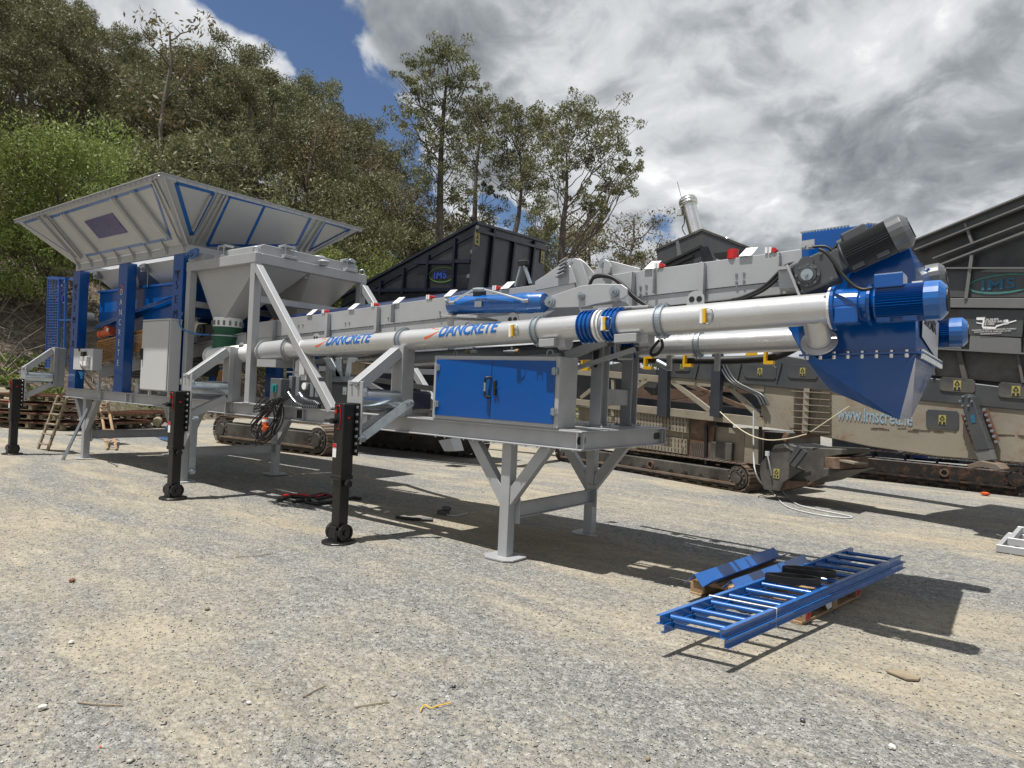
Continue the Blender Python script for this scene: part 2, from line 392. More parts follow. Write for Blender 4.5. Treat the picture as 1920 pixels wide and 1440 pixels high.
def hmat():
    m = bpy.data.materials.new('leaf_litter'); m.use_nodes = True; t = NT(m.node_tree); b = t.n['Principled BSDF']
    co = t.node('ShaderNodeTexCoord').outputs['Object']
    n_ = t.noise(co, 5.5, 10, .78, .5); v = t.node('ShaderNodeTexVoronoi', ins={'Vector': co, 'Scale': 5.0})
    c = t.ramp(n_, [(.30, (.035, .025, .018)), (.45, (.12, .09, .065)), (.56, (.24, .19, .145)), (.70, (.40, .34, .28))])
    g = t.ramp(t.noise(co, .35, 5, .65), [(.50, 0.), (.66, .75)])
    c = t.mix(g, c, t.ramp(n_, [(.35, (.04, .05, .015)), (.65, (.16, .18, .07))]))
    t.l.new(c, b.inputs['Base Color']); b.inputs['Roughness'].default_value = .95
    bn = t.node('ShaderNodeBump', ins={'Strength': 1.0, 'Distance': .25, 'Height': n_}); t.l.new(bn.outputs[0], b.inputs['Normal'])
    return m
M['litter'] = hmat()
hl_ = sheet('hillside', -120, -19, -30, 160, 200, 300, lambda X, Y: hill(X, Y)-.12, 'litter')

# pebbles lying on the yard, real stones close to the viewer
def pebbles(name, n, dmin, dmax, smin, smax, cols, seed, amax=.70):
    r = np.random.RandomState(seed)
    ang = math.radians(37)+r.uniform(-amax, amax, n); dd = dmin+(dmax-dmin)*r.uniform(0, 1, n)**.85
    X = -np.sin(ang)*dd; Y = np.cos(ang)*dd
    s = smin*(smax/smin)**(r.uniform(0, 1, n)**2.6)
    base = np.array([(1, 0, 0), (0, 1, 0), (-1, 0, 0), (0, -1, 0), (0, 0, 1), (0, 0, -1)], float)
    vs = base[None]*r.uniform(.55, 1.25, (n, 6, 1))+r.uniform(-.28, .28, (n, 6, 3))
    vs[:, :, 2] *= r.uniform(.25, .5, (n, 1)); th = r.uniform(0, 6.3, n); c_, s_ = np.cos(th)[:, None], np.sin(th)[:, None]
    x, y = vs[:, :, 0]*c_-vs[:, :, 1]*s_, vs[:, :, 0]*s_+vs[:, :, 1]*c_
    P_ = np.stack([x*s[:, None]+X[:, None], y*s[:, None]+Y[:, None], vs[:, :, 2]*s[:, None]+(gh(X, Y)+s*.06)[:, None]], 2).reshape(-1, 3)
    f0 = np.array([(0, 1, 4), (1, 2, 4), (2, 3, 4), (3, 0, 4), (1, 0, 5), (2, 1, 5), (3, 2, 5), (0, 3, 5)])
    F_ = (f0[None]+np.arange(n)[:, None, None]*6).reshape(-1, 3)
    me = bpy.data.meshes.new(name); me.vertices.add(len(P_)); me.vertices.foreach_set('co', P_.ravel().astype(np.float32))
    me.loops.add(F_.size); me.loops.foreach_set('vertex_index', F_.ravel().astype(np.int32)); me.polygons.add(len(F_))
    me.polygons.foreach_set('loop_start', (np.arange(len(F_))*3).astype(np.int32)); me.update(calc_edges=True)
    me.materials.append(cols); o = bpy.data.objects.new(name, me); put(o, None, (0, 0, 0)); o['kind'] = 'stuff'
    o['label'] = 'loose grey and tan pebbles strewn over the yard'; return o
def pmat():
    m = bpy.data.materials.new('pebble'); m.use_nodes = True; t = NT(m.node_tree); b = t.n['Principled BSDF']
    co = t.node('ShaderNodeTexCoord').outputs['Object']
    v = t.node('ShaderNodeTexWhiteNoise', ins={0: t.node('ShaderNodeVectorMath', operation='SNAP', ins={0: co, 1: (.03, .03, 10.)}).outputs[0]}).outputs[0]
    c = t.ramp(v, [(0, (.12, .122, .125)), (.3, (.20, .20, .197)), (.6, (.28, .275, .26)), (.85, (.36, .335, .29)), (1, (.58, .57, .54))])
    t.l.new(c, b.inputs['Base Color']); b.inputs['Roughness'].default_value = .9; return m
PM = pmat()
pebbles('gravel', 120000, 2.3, 12.5, .0020, .0095, PM, 1)
pebbles('coarse_gravel', 420, 2.4, 11, .008, .020, PM, 2)
# ================================================================== the mobile batching plant (one machine: everything bolted to one chassis)
P = thing('batching_plant', 'long silver and blue mobile concrete batching plant standing on legs across the yard', 'batching plant', (-9, 6.13, 0))
YF, YR = 5.21, 7.05                       # front and rear chassis beams
XL, XR = -14.74, -3.12; ZB, ZT = 1.13, 1.305
YM = (YF+YR)/2
for y in (YF+.05, YR-.05):
    b = MB(); b.ibeam((XL, y, (ZB+ZT)/2), (XR, y, (ZB+ZT)/2), .11, ZT-ZB, .014, .01)
    for x in (-13.1, -11.9, -8.0, -7.2, -6.0):
        b.bb(x-.005, x+.005, y-.05, y+.05, ZB+.015, ZT-.015)
    part(b, 'chassis_beam', 'steel', P, .003)
for x in (-14.7, -12.3, -10.1, -8.4, -6.7, -5.2):
    b = MB(); b.cbeam((x, YF+.11, 1.22), (x, YR-.11, 1.22), .06, .14); part(b, 'cross_member', 'steel', P)
b = MB(); b.cbeam((XR-.055, YF-.004, 1.2175), (XR-.055, YR+.004, 1.2175), .055, .181, .012, flip=1)
b.bb(XR-.05, XR-.003, 6.93, 6.94, 1.145, 1.29)
endb = part(b, 'end_beam', 'steel', P, .003)
for y in (5.275, 6.86):
    b = MB(); q = [(XR-.0425, y+math.cos(a)*.035+(.04 if math.cos(a) > 0 else -.04), 1.22+math.sin(a)*.038) for a in [i*PI/6 for i in range(12)]]
    b.prism(q, (.003, 0, 0)); part(b, 'slot', 'rubber', endb)  # no cutout: dark plate on the web paints the shade of the opening
b = MB(); b.bb(-5.2, XR-.06, YF+.001, YR-.001, ZT+.001, ZT+.009); part(b, 'deck_plate', 'steel', P)
# splice plates with bolts on the front beam
for x in (-12.0, -8.9):
    b = MB(); b.bb(x-.16, x+.02, YF+.036, YF+.046, ZB+.02, ZT-.02); b.bb(x-.075, x-.06, YF-.012, YF+.04, ZB-.02, ZT+.0)
    for i in range(2):
        for j in range(2): b.bolt((x-.13+.1*i, YF+.036, ZB+.05+.07*j), (0, -1, 0), .011)
    part(b, 'splice_plate', 'steel', P)
b = MB()
for i in range(14): b.bolt((-4.9+.13*i, YF-.0, ZB), (0, 0, -1), .010, .012)
part(b, 'flange_bolts', 'galv', P, kind='stuff')
b = MB(); b.bb(-7.35, -7.2, YF+.025, YF+.043, 1.17, 1.27); part(b, 'jack_socket', 'rubber', P)

# legs: square post, two braces spreading along the chassis, foot plate
def leg(x, y, cross=None):
    b = MB(); b.beam((x, y, 0.0), (x, y, ZB), .112, .112, (0, 1, 0))
    L = part(b, 'leg', 'steel', P, .004)
    for s in (-1, 1):
        b = MB(); b.prism([(x+s*.057, y-.045, .51), (x+s*.52, y-.045, ZB-.012), (x+s*.385, y-.045, ZB-.012), (x+s*.057, y-.045, .70)], (0, .09, 0))
        part(b, 'brace', 'steel', L, .004)
    b = MB(); r, c = .18, .11
    q = [(x-r, y-c), (x-c, y-r), (x+c, y-r), (x+r, y-c), (x+r, y+c), (x+c, y+r), (x-c, y+r), (x-r, y+c)]
    b.prism([(a, e, -.004) for a, e in q], (0, 0, .018)); part(b, 'foot_plate', 'steel', L, .002)
    b = MB(); b.bb(x-.2, x+.2, y-.06, y+.06, ZB-.011, ZB-.001); part(b, 'flange_plate', 'steel', L)
for x in (-4.02, -10.35, -13.97):
    leg(x, 5.35); leg(x, 6.98)
    b = MB(); b.cbeam((x+.028, 5.415, .455), (x+.028, 6.915, .455), .045, .155, .01, flip=1)
    b.bb(x-.02, x+.11, 5.408, 5.42, .33, .585); b.bb(x-.02, x+.11, 6.91, 6.922, .33, .585)
    for y in (5.42, 6.91):
        for z in (.36, .55): b.bolt((x+.09, y, z), (0, .5 if y < 6 else -.5, 0), .012)
    part(b, 'cross_beam', 'steel', P, .002)

# ------------------------------------------------------------------ blue columns with lettering
def column(x0, x1, y, front=True, words=None, white=False):
    b = MB(); w_ = x1-x0; yb = y+.16 if front else y-.16
    b.prof(((x0+x1)/2, y+(.08 if front else -.08), ZT), ((x0+x1)/2, y+(.08 if front else -.08), 3.525),
           [(-w_/2, -.08), (w_/2, -.08), (w_/2, .08), (-w_/2, .08)], up=(0, 1, 0))
    b.bb(x0-.03, x1+.03, y-.005, yb+.005, ZT, ZT+.012)
    c = part(b, 'column', 'blue', P, .006)
    if words:
        z = 2.98
        for i, ch in enumerate(words):
            text(ch, .19 if not white else .155, ((x0+x1)/2-.01, y-.001, z-i*(.225 if not white else .175)), (1, 0, 0), (0, 0, 1), 'blackprint' if not white else 'white', c, 'letter', align='CENTER', sx=.95, off=-.003)
        b = MB(); X = (x0+x1)/2
        if white:
            b.beam((X-.05, y-.004, 3.16), (X+.07, y-.004, 3.09), .004, .018, (0, 0, 1)); b.beam((X+.07, y-.004, 3.09), (X-.05, y-.004, 3.02), .004, .018, (0, 0, 1))
        else:
            b.prism([(X-.05, y-.004, 3.27), (X-.02, y-.004, 3.27), (X+.03, y-.004, 3.13), (X-.0, y-.004, 3.13)], (0, .003, 0))
            b.prism([(X-.09, y-.004, 3.27), (X-.07, y-.004, 3.27), (X-.06, y-.004, 3.20)], (0, .003, 0))
            b.prism([(X+.0, y-.004, 3.27), (X+.07, y-.004, 3.27), (X+.02, y-.004, 3.20)], (0, .003, 0))
        part(b, 'emblem', 'orange' if white else 'blackprint', c)
    return c
M['blackprint'] = mat('black_print', (.002, .002, .004), .5)
column(-10.66, -10.35, 5.20, True, 'SEMIX')
column(-12.57, -12.24, 5.20, True, 'DANCRETE', True)
column(-14.52, -14.20, 5.20, True, 'SEMIX')
for x in (-14.36, -12.4, -10.5): column(x-.15, x+.15, 7.06, False)

# ------------------------------------------------------------------ aggregate hopper
b = MB()
for y in (5.20, 7.0): b.bb(-14.42, -10.275, y, y+.06, 3.527, 3.655)
for x in (-14.42, -10.335): b.bb(x, x+.06, 5.26, 7.0, 3.527, 3.655)
HP = part(b, 'aggregate_hopper', 'hopper', P, .004)
B0, B1, B2, B3 = V((-14.42, 5.2, 3.657)), V((-10.275, 5.2, 3.657)), V((-10.275, 7.06, 3.657)), V((-14.42, 7.06, 3.657))
T0, T1, T2, T3 = V((-15.05, 4.38, 4.385)), V((-9.43, 4.38, 4.385)), V((-9.43, 7.88, 4.385)), V((-15.05, 7.88, 4.385))
for a, c, d, e in ((B0, B1, T1, T0), (B1, B2, T2, T1), (B2, B3, T3, T2), (B3, B0, T0, T3)):
    n = (c-a).cross(e-a).normalized()
    b = MB(); b.prism([a, c, d, e], -n*.006); part(b, 'side_wall', 'hopper', HP)
# rim angle
for a, c in ((T0, T1), (T1, T2), (T2, T3), (T3, T0)):
    b = MB(); b.beam(a, c, .05, .012); b.beam(a+V((0, 0, -.03)), c+V((0, 0, -.03)), .008, .055); part(b, 'rim', 'steel', HP)
def g1(x, y): return (x/4.8, 300+y/4.8)
def g2(x, y): return (x/2.743, y/2.743)
def face(P0, P1, P2):
    n = (P1-P0).cross(P2-P0).normalized()
    if n.dot(EYE-P0) < 0: n = -n
    return (lambda u, v: opl(u, v, P0, n)), n
F1, N1 = face(B0, B1, T1); F2, N2 = face(B1, B2, T2)
def strip(F, n, g, a, c, wpx, name, m, h=.004, par=HP, lift=.001):
    a_, c_ = F(*g(*a)), F(*g(*c)); a_ = a_+n*lift; c_ = c_+n*lift
    d = (c_-a_).normalized(); s = d.cross(n).normalized()*wpx/2
    b = MB(); b.prism([a_-s, c_-s, c_+s, a_+s], n*h); return part(b, name, m, par)
bl = .028
for a, c in (((440, 520), (1375, 225)), ((1372, 220), (1535, 700)), ((775, 860), (1545, 702)), ((215, 566), (355, 520)), ((225, 575), (690, 880))):
    strip(F1, N1, g1, a, c, .045 if c != (690, 880) else .02, 'blue_stripe', 'bluelt')
for a, c in (((450, 500), (745, 860)), ((585, 470), (885, 820)), ((1035, 330), (1340, 732)), ((1215, 275), (1535, 690)), ((350, 500), (690, 880)), ((400, 490), (740, 880))):
    strip(F1, N1, g1, a, c, .012, 'rib', 'hopper', .045)
for a, c in (((1010, 335), (1318, 735)), ((1195, 280), (1515, 700)), ((430, 505), (725, 860)), ((565, 478), (865, 825))):
    strip(F1, N1, g1, a, c, .05, 'rib_flange', 'hopper', .006, lift=.04)
for a, c in (((1400, 170), (1685, 750)), ((1375, 190), (1620, 740))): strip(F1, N1, g1, a, c, .03, 'corner_angle', 'hopper', .02)
# worn, glossy square sign on the front wall
pts = [F1(*g1(*q)) for q in ((760, 550), (1010, 475), (1150, 650), (895, 705))]
b = MB(); b.prism([p+N1*.004 for p in pts], N1*.006)
ms = mat('sign_print', (.008, .025, .15), .25, .3, 0, 5, base2=(.05, .035, .16))
sg = part(b, 'sign_panel', ms, HP, label='worn dark blue and purple square sign')
dz = (pts[0]-pts[3]).normalized(); dx = (pts[1]-pts[0]).normalized()
random.seed(5)
b = MB()
for i in range(26):
    k_ = .1+random.random()*.8; a = pts[3].lerp(pts[2], k_).lerp(pts[0].lerp(pts[1], k_), .15+random.random()*.5)
    b.prism([a+N1*.0105, a+N1*.0105+dx*.015, a+N1*.0105+dx*.015+dz*random.uniform(.04, .12), a+N1*.0105+dz*random.uniform(.04, .12)], N1*.001)
part(b, 'scratches', 'rplate', sg, kind='stuff')
for poly in (((905, 940), (1098, 990), (985, 1210)), ((1180, 1010), (1600, 1115), (1525, 1262), (1065, 1262)), ((1670, 1140), (1800, 1180), (1590, 1290))):
    for i in range(len(poly)):
        strip(F2, N2, g2, poly[i], poly[(i+1) % len(poly)], .055, 'blue_stripe', 'bluelt')
strip(F2, N2, g2, (1360, 1060), (1265, 1262), .045, 'blue_stripe', 'bluelt')
for a, c in (((1125, 985), (985, 1240)), ((1150, 990), (1010, 1245)), ((1165, 995), (1045, 1250)), ((1080, 1000), (990, 1180)), ((1640, 1120), (1530, 1290)), ((1665, 1130), (1560, 1290)), ((1790, 1190), (1610, 1290))):
    strip(F2, N2, g2, a, c, .012, 'rib', 'hopper', .05)
for a, c in (((1082, 1000), (990, 1180)), ((1165, 1010), (1055, 1240)), ((1780, 1190), (1600, 1285)), ((1120, 1240), (1250, 1275))):
    strip(F2, N2, g2, a, c, .04, 'rib_flange', 'steel', .006, lift=.02)
b = MB(); d = (T1-B1).normalized()
b.beam(B1+N1*.012, T1+N1*.012-d*.02, .10, .008, N1); b.beam(B1+N2*.012, T1+N2*.012-d*.02, .10, .008, N2)
part(b, 'corner_angle', 'hopper', HP)
for k in range(8):
    x = -14.25+k*.56
    b = MB(); b.prism([(x, 5.19, 3.56), (x, 5.14, 3.66), (x, 5.07, 3.765), (x, 5.19, 3.66)], (.012, 0, 0)); b.bb(x-.03, x+.042, 5.187, 5.197, 3.55, 3.66)
    part(b, 'gusset', 'steel', HP)
b = MB()
for k in range(34):
    q = T0.lerp(T1, (k+.5)/34); b.bolt(q+V((0, -.004, -.035)), (0, -1, 0), .012, .01)
for k in range(24):
    q = T1.lerp(T2, (k+.5)/24); b.bolt(q+V((.004, 0, -.035)), (1, 0, 0), .012, .01)
part(b, 'rim_bolts', 'galv', HP, kind='stuff')
# weigh bins and lower cones under the hopper
for x0, x1 in ((-14.2, -12.45), (-12.3, -10.5)):
    xm = (x0+x1)/2
    b = MB(); b.loft([(x0, 5.4, 3.52), (x1, 5.4, 3.52), (x1, 6.9, 3.52), (x0, 6.9, 3.52)], [(xm-.3, 5.85, 2.95), (xm+.3, 5.85, 2.95), (xm+.3, 6.4, 2.95), (xm-.3, 6.4, 2.95)])
    c = part(b, 'hopper_cone', 'hopper', P)
    for xx in (x0+.25, x1-.25):
        b = MB(); b.bb(xx-.07, xx+.07, 5.36, 5.46, 3.38, 3.52); b.tube((xx+.1, 5.41, 3.40), (xx+.1, 5.41, 3.12), .007, n=6)
        b.tube((xx-.0, 5.34, 3.43), (xx+.06, 5.34, 3.43), .025, n=10)
        part(b, 'load_cell', 'steel_dark', c)
b = MB()
b.prism([(-14.05, 5.5, 3.15), (-10.72, 5.5, 3.15), (-10.72, 5.5, 2.62), (-12.2, 5.5, 2.38), (-13.5, 5.5, 2.24), (-14.05, 5.5, 2.62)], (0, .012, 0))
b.prism([(-14.05, 6.8, 3.15), (-10.72, 6.8, 3.15), (-10.72, 6.8, 2.62), (-12.2, 6.8, 2.38), (-13.5, 6.8, 2.24), (-14.05, 6.8, 2.62)], (0, -.012, 0))
b.bb(-14.05, -14.04, 5.52, 6.78, 2.6, 3.15); b.bb(-10.73, -10.72, 5.52, 6.78, 2.6, 3.15)
b.prism([(-14.05, 5.52, 2.62), (-13.5, 5.52, 2.24), (-12.2, 5.52, 2.38), (-10.72, 5.52, 2.62), (-10.72, 5.52, 2.61), (-12.2, 5.52, 2.36), (-13.5, 5.52, 2.22), (-14.05, 5.52, 2.60)], (0, 1.26, 0))
TR = part(b, 'weigh_trough', 'blue', P)
b = MB(); b.bb(-14.07, -10.7, 5.45, 5.5, 3.13, 3.165); part(b, 'trough_rim', 'blue', TR)
b = MB(); b.prism([(-14.0, 5.47, 2.55), (-10.75, 5.47, 3.02), (-10.75, 5.40, 2.93), (-14.0, 5.40, 2.45)], (0, 0, -.02)); part(b, 'skirt_plate', 'blue', TR)
b = MB(); b.bb(-14.3, -10.7, 6.95, 6.97, 1.9, 3.4); part(b, 'rear_panel', 'blue', P)
b = MB(); b.tube((-13.60, 5.40, 2.34), (-13.36, 5.44, 2.38), .06, n=16); b.tube((-13.66, 5.39, 2.33), (-13.60, 5.40, 2.34), .07, n=16); b.tube((-13.36, 5.44, 2.38), (-13.29, 5.45, 2.39), .075, n=16)
b.bb(-13.55, -13.40, 5.40, 5.5, 2.40, 2.48); vb = part(b, 'vibrator', 'orange', P)
b = MB(); b.ring((-13.3, 5.36, 2.41), (0, 1, 0), .0, .035, .01, 14); part(b, 'vibrator_plate', 'white', vb)
# orange mesh guards beside the weigh belt
def mesh_guard(p00, p10, p11, p01, nx, nz, name='mesh_guard', m='orangem', fr=.02, wr=.007, par=P):
    p00, p10, p11, p01 = map(V, (p00, p10, p11, p01)); b = MB()
    for a, c in ((p00, p10), (p10, p11), (p11, p01), (p01, p00)): b.beam(a, c, fr, fr)
    g = part(b, name, m, par); b = MB()
    for i in range(1, nx): b.beam(p00.lerp(p10, i/nx), p01.lerp(p11, i/nx), wr, wr)
    for i in range(1, nz): b.beam(p00.lerp(p01, i/nz), p10.lerp(p11, i/nz), wr, wr)
    part(b, 'wire_mesh', m, g, kind='stuff'); return g
mesh_guard(oy(184, 678, 5.42), oy(218, 672, 5.42), oy(218, 632, 5.42), oy(184, 641, 5.42), 14, 8)
mesh_guard(oy(238, 662, 5.42), oy(270, 655, 5.42), oy(270, 619, 5.42), oy(238, 628, 5.42), 14, 9)
for y in (5.62, 6.6):
    b = MB(); a = oy(180, 694, y); c = oy(330, 655, y)
    b.cbeam((-14.1, y, 1.62), (-9.2, y, 2.22), .05, .2, .01, flip=1 if y < 6 else -1)
    part(b, 'feed_belt_frame', 'steel', P)
for i in range(12):
    x = -14.0+i*.42; z = 1.62+(x+14.1)*.1224
    b = MB(); b.tube((x, 5.64, z-.06), (x, 6.58, z-.06), .035, n=10); part(b, 'belt_roller', 'steel_dark', P)
b = MB(); b.beam((-14.1, 6.11, 1.75), (-9.2, 6.11, 2.35), .8, .012); part(b, 'feed_belt', 'rubber', P)

# ------------------------------------------------------------------ control cabinets
x0, x1, z0, z1 = -11.13, -10.27, 1.39, 2.47
b = MB(); b.bb(x0, x1, 5.012, 5.19, z0, z1); b.bb(x0+.1, x0+.14, 5.08, 5.12, ZT, z0); b.bb(x1-.14, x1-.1, 5.08, 5.12, ZT, z0); b.bb(x0-.012, x1+.012, 5.0, 5.19, z1, z1+.025)
cb = part(b, 'control_cabinet', 'cabwhite', P, .006, label='tall pale grey control cabinet')
b = MB(); b.bb(x0+.012, x1-.012, 4.992, 5.010, z0+.012, z1-.012); cd = part(b, 'door', 'cabwhite', cb, .005)
b = MB(); b.bb(x0+.045, x0+.075, 4.965, 4.99, 1.86, 2.04); b.bb(x0+.05, x0+.07, 4.94, 4.965, 1.93, 2.03); part(b, 'handle', 'rubber', cb, .003)
b = MB(); b.bb(-13.84, -13.02, 5.03, 5.19, 1.66, 2.04)
sb = part(b, 'junction_box', 'cabwhite', P, .006, label='small grey wall box with sockets')
for u, v, m_ in ((159, 664, 'rubber'), (158, 673, 'cabwhite'), (166, 673, 'cabwhite'), (157, 682, 'white'), (164, 682, 'white'), (148, 656, 'rubber')):
    q = oy(u, v, 5.02); k = .045 if v != 656 else .025; b = MB(); b.bb(q.x-k*1.2, q.x+k*1.2, 4.97 if v != 656 else 5.02, 5.028, q.z-k, q.z+k); part(b, 'socket', m_, sb, .006)
b = MB(); b.path([oy(u, v, 5.0-.02*i) for i, (u, v) in enumerate(((152, 672), (151, 682), (155, 691), (166, 698), (173, 708), (174, 718)))], .013); part(b, 'cable', 'rubber', sb)
b = MB(); q = oy(154, 697, 5.1); b.tube((q.x, 5.1, q.z+.0), (q.x, 5.1, q.z-.09), .055, .02, 14); b.tube((q.x, 5.1, q.z-.09), (q.x, 5.1, q.z-.13), .02, n=10); part(b, 'plug', mat('plug_blue', (.02, .2, .5), .4), sb)
b = MB(); b.beam((-13.0, 5.15, 1.305), (-13.0, 5.15, 1.66), .04, .04); part(b, 'box_post', 'steel', sb)
# pieces standing on the chassis edge
for x, h in ((-13.3, .11), (-12.95, .07), (-12.75, .09), (-11.78, .2), (-9.0, .1)):
    b = MB(); b.prism([(x-.08, 5.24, ZT), (x+.08, 5.24, ZT), (x+.05, 5.24, ZT+h), (x-.05, 5.24, ZT+h)], (0, .012, 0)); b.ring((x, 5.235, ZT+h), (0, 1, 0), .02, .045, .014, 14)
    part(b, 'lifting_lug', 'steel', P)

# ------------------------------------------------------------------ cement bin on its frame
sx0, sx1, sy0, sy1 = -10.25, -8.40, 5.20, 7.17
b = MB()
for y in (sy0, sy1-.1): b.bb(sx0, sx1, y, y+.1, 3.235, 3.375)
for x in (sx0, sx1-.1): b.bb(x, x+.1, sy0+.1, sy1-.1, 3.235, 3.375)
CB = part(b, 'cement_bin', 'steel', P, .005)
for x, y in ((sx0+.06, sy0+.06), (sx1-.06, sy0+.06), (sx0+.06, sy1-.06), (sx1-.06, sy1-.06)):
    b = MB(); b.beam((x, y, ZT), (x, y, 3.235), .11, .11, (0, 1, 0)); b.bb(x-.08, x+.08, y-.075, y+.075, ZT, ZT+.012); part(b, 'frame_post', 'steel', P, .004)
for y in (sy0+.055, sy1-.055):
    b = MB(); b.beam((-8.40, y, 3.17), (-6.66, y, ZT), .10, .10, (0, 1, 0)); part(b, 'diagonal_strut', 'steel', P, .004)
b = MB(); b.beam((-8.46, sy0+.12, 2.745), (-8.46, sy1-.12, 2.745), .09, .09); part(b, 'frame_rail', 'steel', P, .004)
b = MB(); b.beam((sx0+.06, sy0+.12, 2.745), (sx0+.06, sy1-.12, 2.745), .09, .09); b.beam((sx0+.12, sy1-.06, 2.745), (-8.52, sy1-.06, 2.745), .09, .09); part(b, 'frame_rail', 'steel', P, .004)
for yc, y0, y1 in ((5.58, 5.31, 6.14), (6.72, 6.18, 7.06)):
    xm = -9.66
    b = MB(); b.loft([(-10.14, y0, 3.37), (-8.51, y0, 3.37), (-8.51, y1, 3.37), (-10.14, y1, 3.37)], [(-10.14, y0, 3.24), (-8.51, y0, 3.24), (-8.51, y1, 3.24), (-10.14, y1, 3.24)])
    b.loft([(-10.14, y0, 3.24), (-8.51, y0, 3.24), (-8.51, y1, 3.24), (-10.14, y1, 3.24)], [(xm-.17, yc-.15, 2.53), (xm+.17, yc-.15, 2.53), (xm+.17, yc+.15, 2.53), (xm-.17, yc+.15, 2.53)])
    c = part(b, 'bin_cone', 'hopper', CB, .003)
    b = MB(); b.tube((xm, yc, 2.54), (xm, yc, 2.40), .21, n=28); part(b, 'outlet_ring', 'white', c)
    b = MB()
    for k in range(16): a = k*PI/8; b.bb(xm+math.cos(a)*.215-.012, xm+math.cos(a)*.215+.012, yc+math.sin(a)*.215-.012, yc+math.sin(a)*.215+.012, 2.42, 2.49)
    part(b, 'ring_clips', 'steel_dark', c, kind='stuff')
    b = MB(); b.lathe((xm, yc, 2.40), (0, 0, -1), [(0, .215), (.03, .22), (.07, .19), (.12, .21), (.17, .222), (.22, .19), (.27, .21), (.33, .20)], 28, True); part(b, 'rubber_sleeve', 'green', CB)
    b = MB(); b.ring((xm, yc, 2.265), (0, 0, 1), .215, .232, .018); part(b, 'sleeve_clamp', 'galv', c)
# cover with lids, clamps and filters
cz = 3.377
b = MB(); b.prof((sx0+.75, 6.18, cz+.07), (sx1-.08, 6.18, cz+.07), [(-.86, -.07), (.86, -.07), (.86, .05), (.80, .075), (-.80, .075), (-.86, .05)]); CV = part(b, 'bin_cover', 'steel', CB, .006)
b = MB(); b.prism([(sx0+.02, 5.22, cz), (sx0+.45, 5.22, cz), (sx0+.45, 5.22, cz+.10), (sx0+.18, 5.22, cz+.13), (sx0+.05, 5.22, cz+.1)], (0, .3, 0)); part(b, 'inlet_box', 'steel', CB, .004)
for (x, y) in ((-9.42, 5.28), (-8.42, 5.75), (-8.42, 6.85)):
    for k in (-.07, .07):
        dx, dy = (k, 0) if y < 5.5 else (0, k)
        b = MB(); b.tube((x+dx, y+dy, cz+.0), (x+dx, y+dy, cz+.2), .010, n=8); b.tube((x+dx, y+dy, cz+.15), (x+dx, y+dy, cz+.165), .022, n=8)
        part(b, 'clamp_screw', 'galv', CB)
    b = MB()
    if y < 5.5: b.bb(x-.11, x+.11, y-.05, y+.05, cz, cz+.045)
    else: b.bb(x-.05, x+.05, y-.11, y+.11, cz, cz+.045)
    part(b, 'clamp_base', 'steel', CB, .003); b = MB()
    if y < 5.5: b.bb(x-.10, x+.10, y-.0, y+.14, cz+.17, cz+.20)
    else: b.bb(x-.14, x+.0, y-.10, y+.10, cz+.16, cz+.19)
    part(b, 'clamp_plate', 'steel', CB, .003)
for x, y, r in ((-8.8, 6.05, .10), (-8.75, 6.5, .11), (-9.9, 5.35, .09), (-8.36, 6.3, .085)):
    z = cz+.13 if x > -9.5 and x < -8.5 else cz
    b = MB(); b.lathe((x, y, z), (0, 0, 1), [(0, r*.7), (.03, r*.7), (.035, r), (.06, r*1.05), (.075, r*.8), (.08, .01)], 20, True); part(b, 'relief_valve', 'steel', CB)
b = MB(); b.tube((-8.85, 5.6, cz+.14), (-8.85, 5.6, cz+.2), .02, .004, 8); b.tube((-8.85, 5.6, cz+.14), (-8.85, 5.6, cz+.16), .03, n=8); part(b, 'cover_knob', 'white', CB)
def eye(p, ax, r=.035, par=P, m='galv'):
    b = MB(); pts = [V(p)+V((0, 0, r))+(V(ax)*math.cos(a)+V((0, 0, 1))*math.sin(a))*r for a in [i*2*PI/12 for i in range(13)]]
    b.path(pts, r*.26, 6); return part(b, 'lifting_eye', m, par)
eye((sx1-.05, sy0+.04, 3.375), (.7, .7, 0), .04, CB); eye((sx1-.05, sy1-.06, 3.375), (.7, .7, 0), .04, CB); eye((-10.2, 5.25, 3.375), (.7, .7, 0), .04, CB); eye((sx1-.12, 6.95, 3.5), (0, 1, 0), .05, CB)
b = MB(); b.bb(-8.75, -8.6, 6.15, 6.33, 3.17, 3.235); part(b, 'sensor_box', 'steel', CB)
b = MB(); b.path([(-10.2, 5.15, 2.6), (-10.18, 5.1, 2.45), (-10.05, 5.1, 2.33), (-9.85, 5.2, 2.27), (-9.75, 5.35, 2.27)], .013); part(b, 'air_hose', mat('hose_blue', (.02, .12, .35), .35), P)
b = MB(); b.path([oy(u, v, 5.15) for u, v in ((349, 478), (360, 470), (371, 468), (368, 478), (357, 484), (362, 474), (372, 470))], .02); part(b, 'air_hose', M['bluelt'], P)

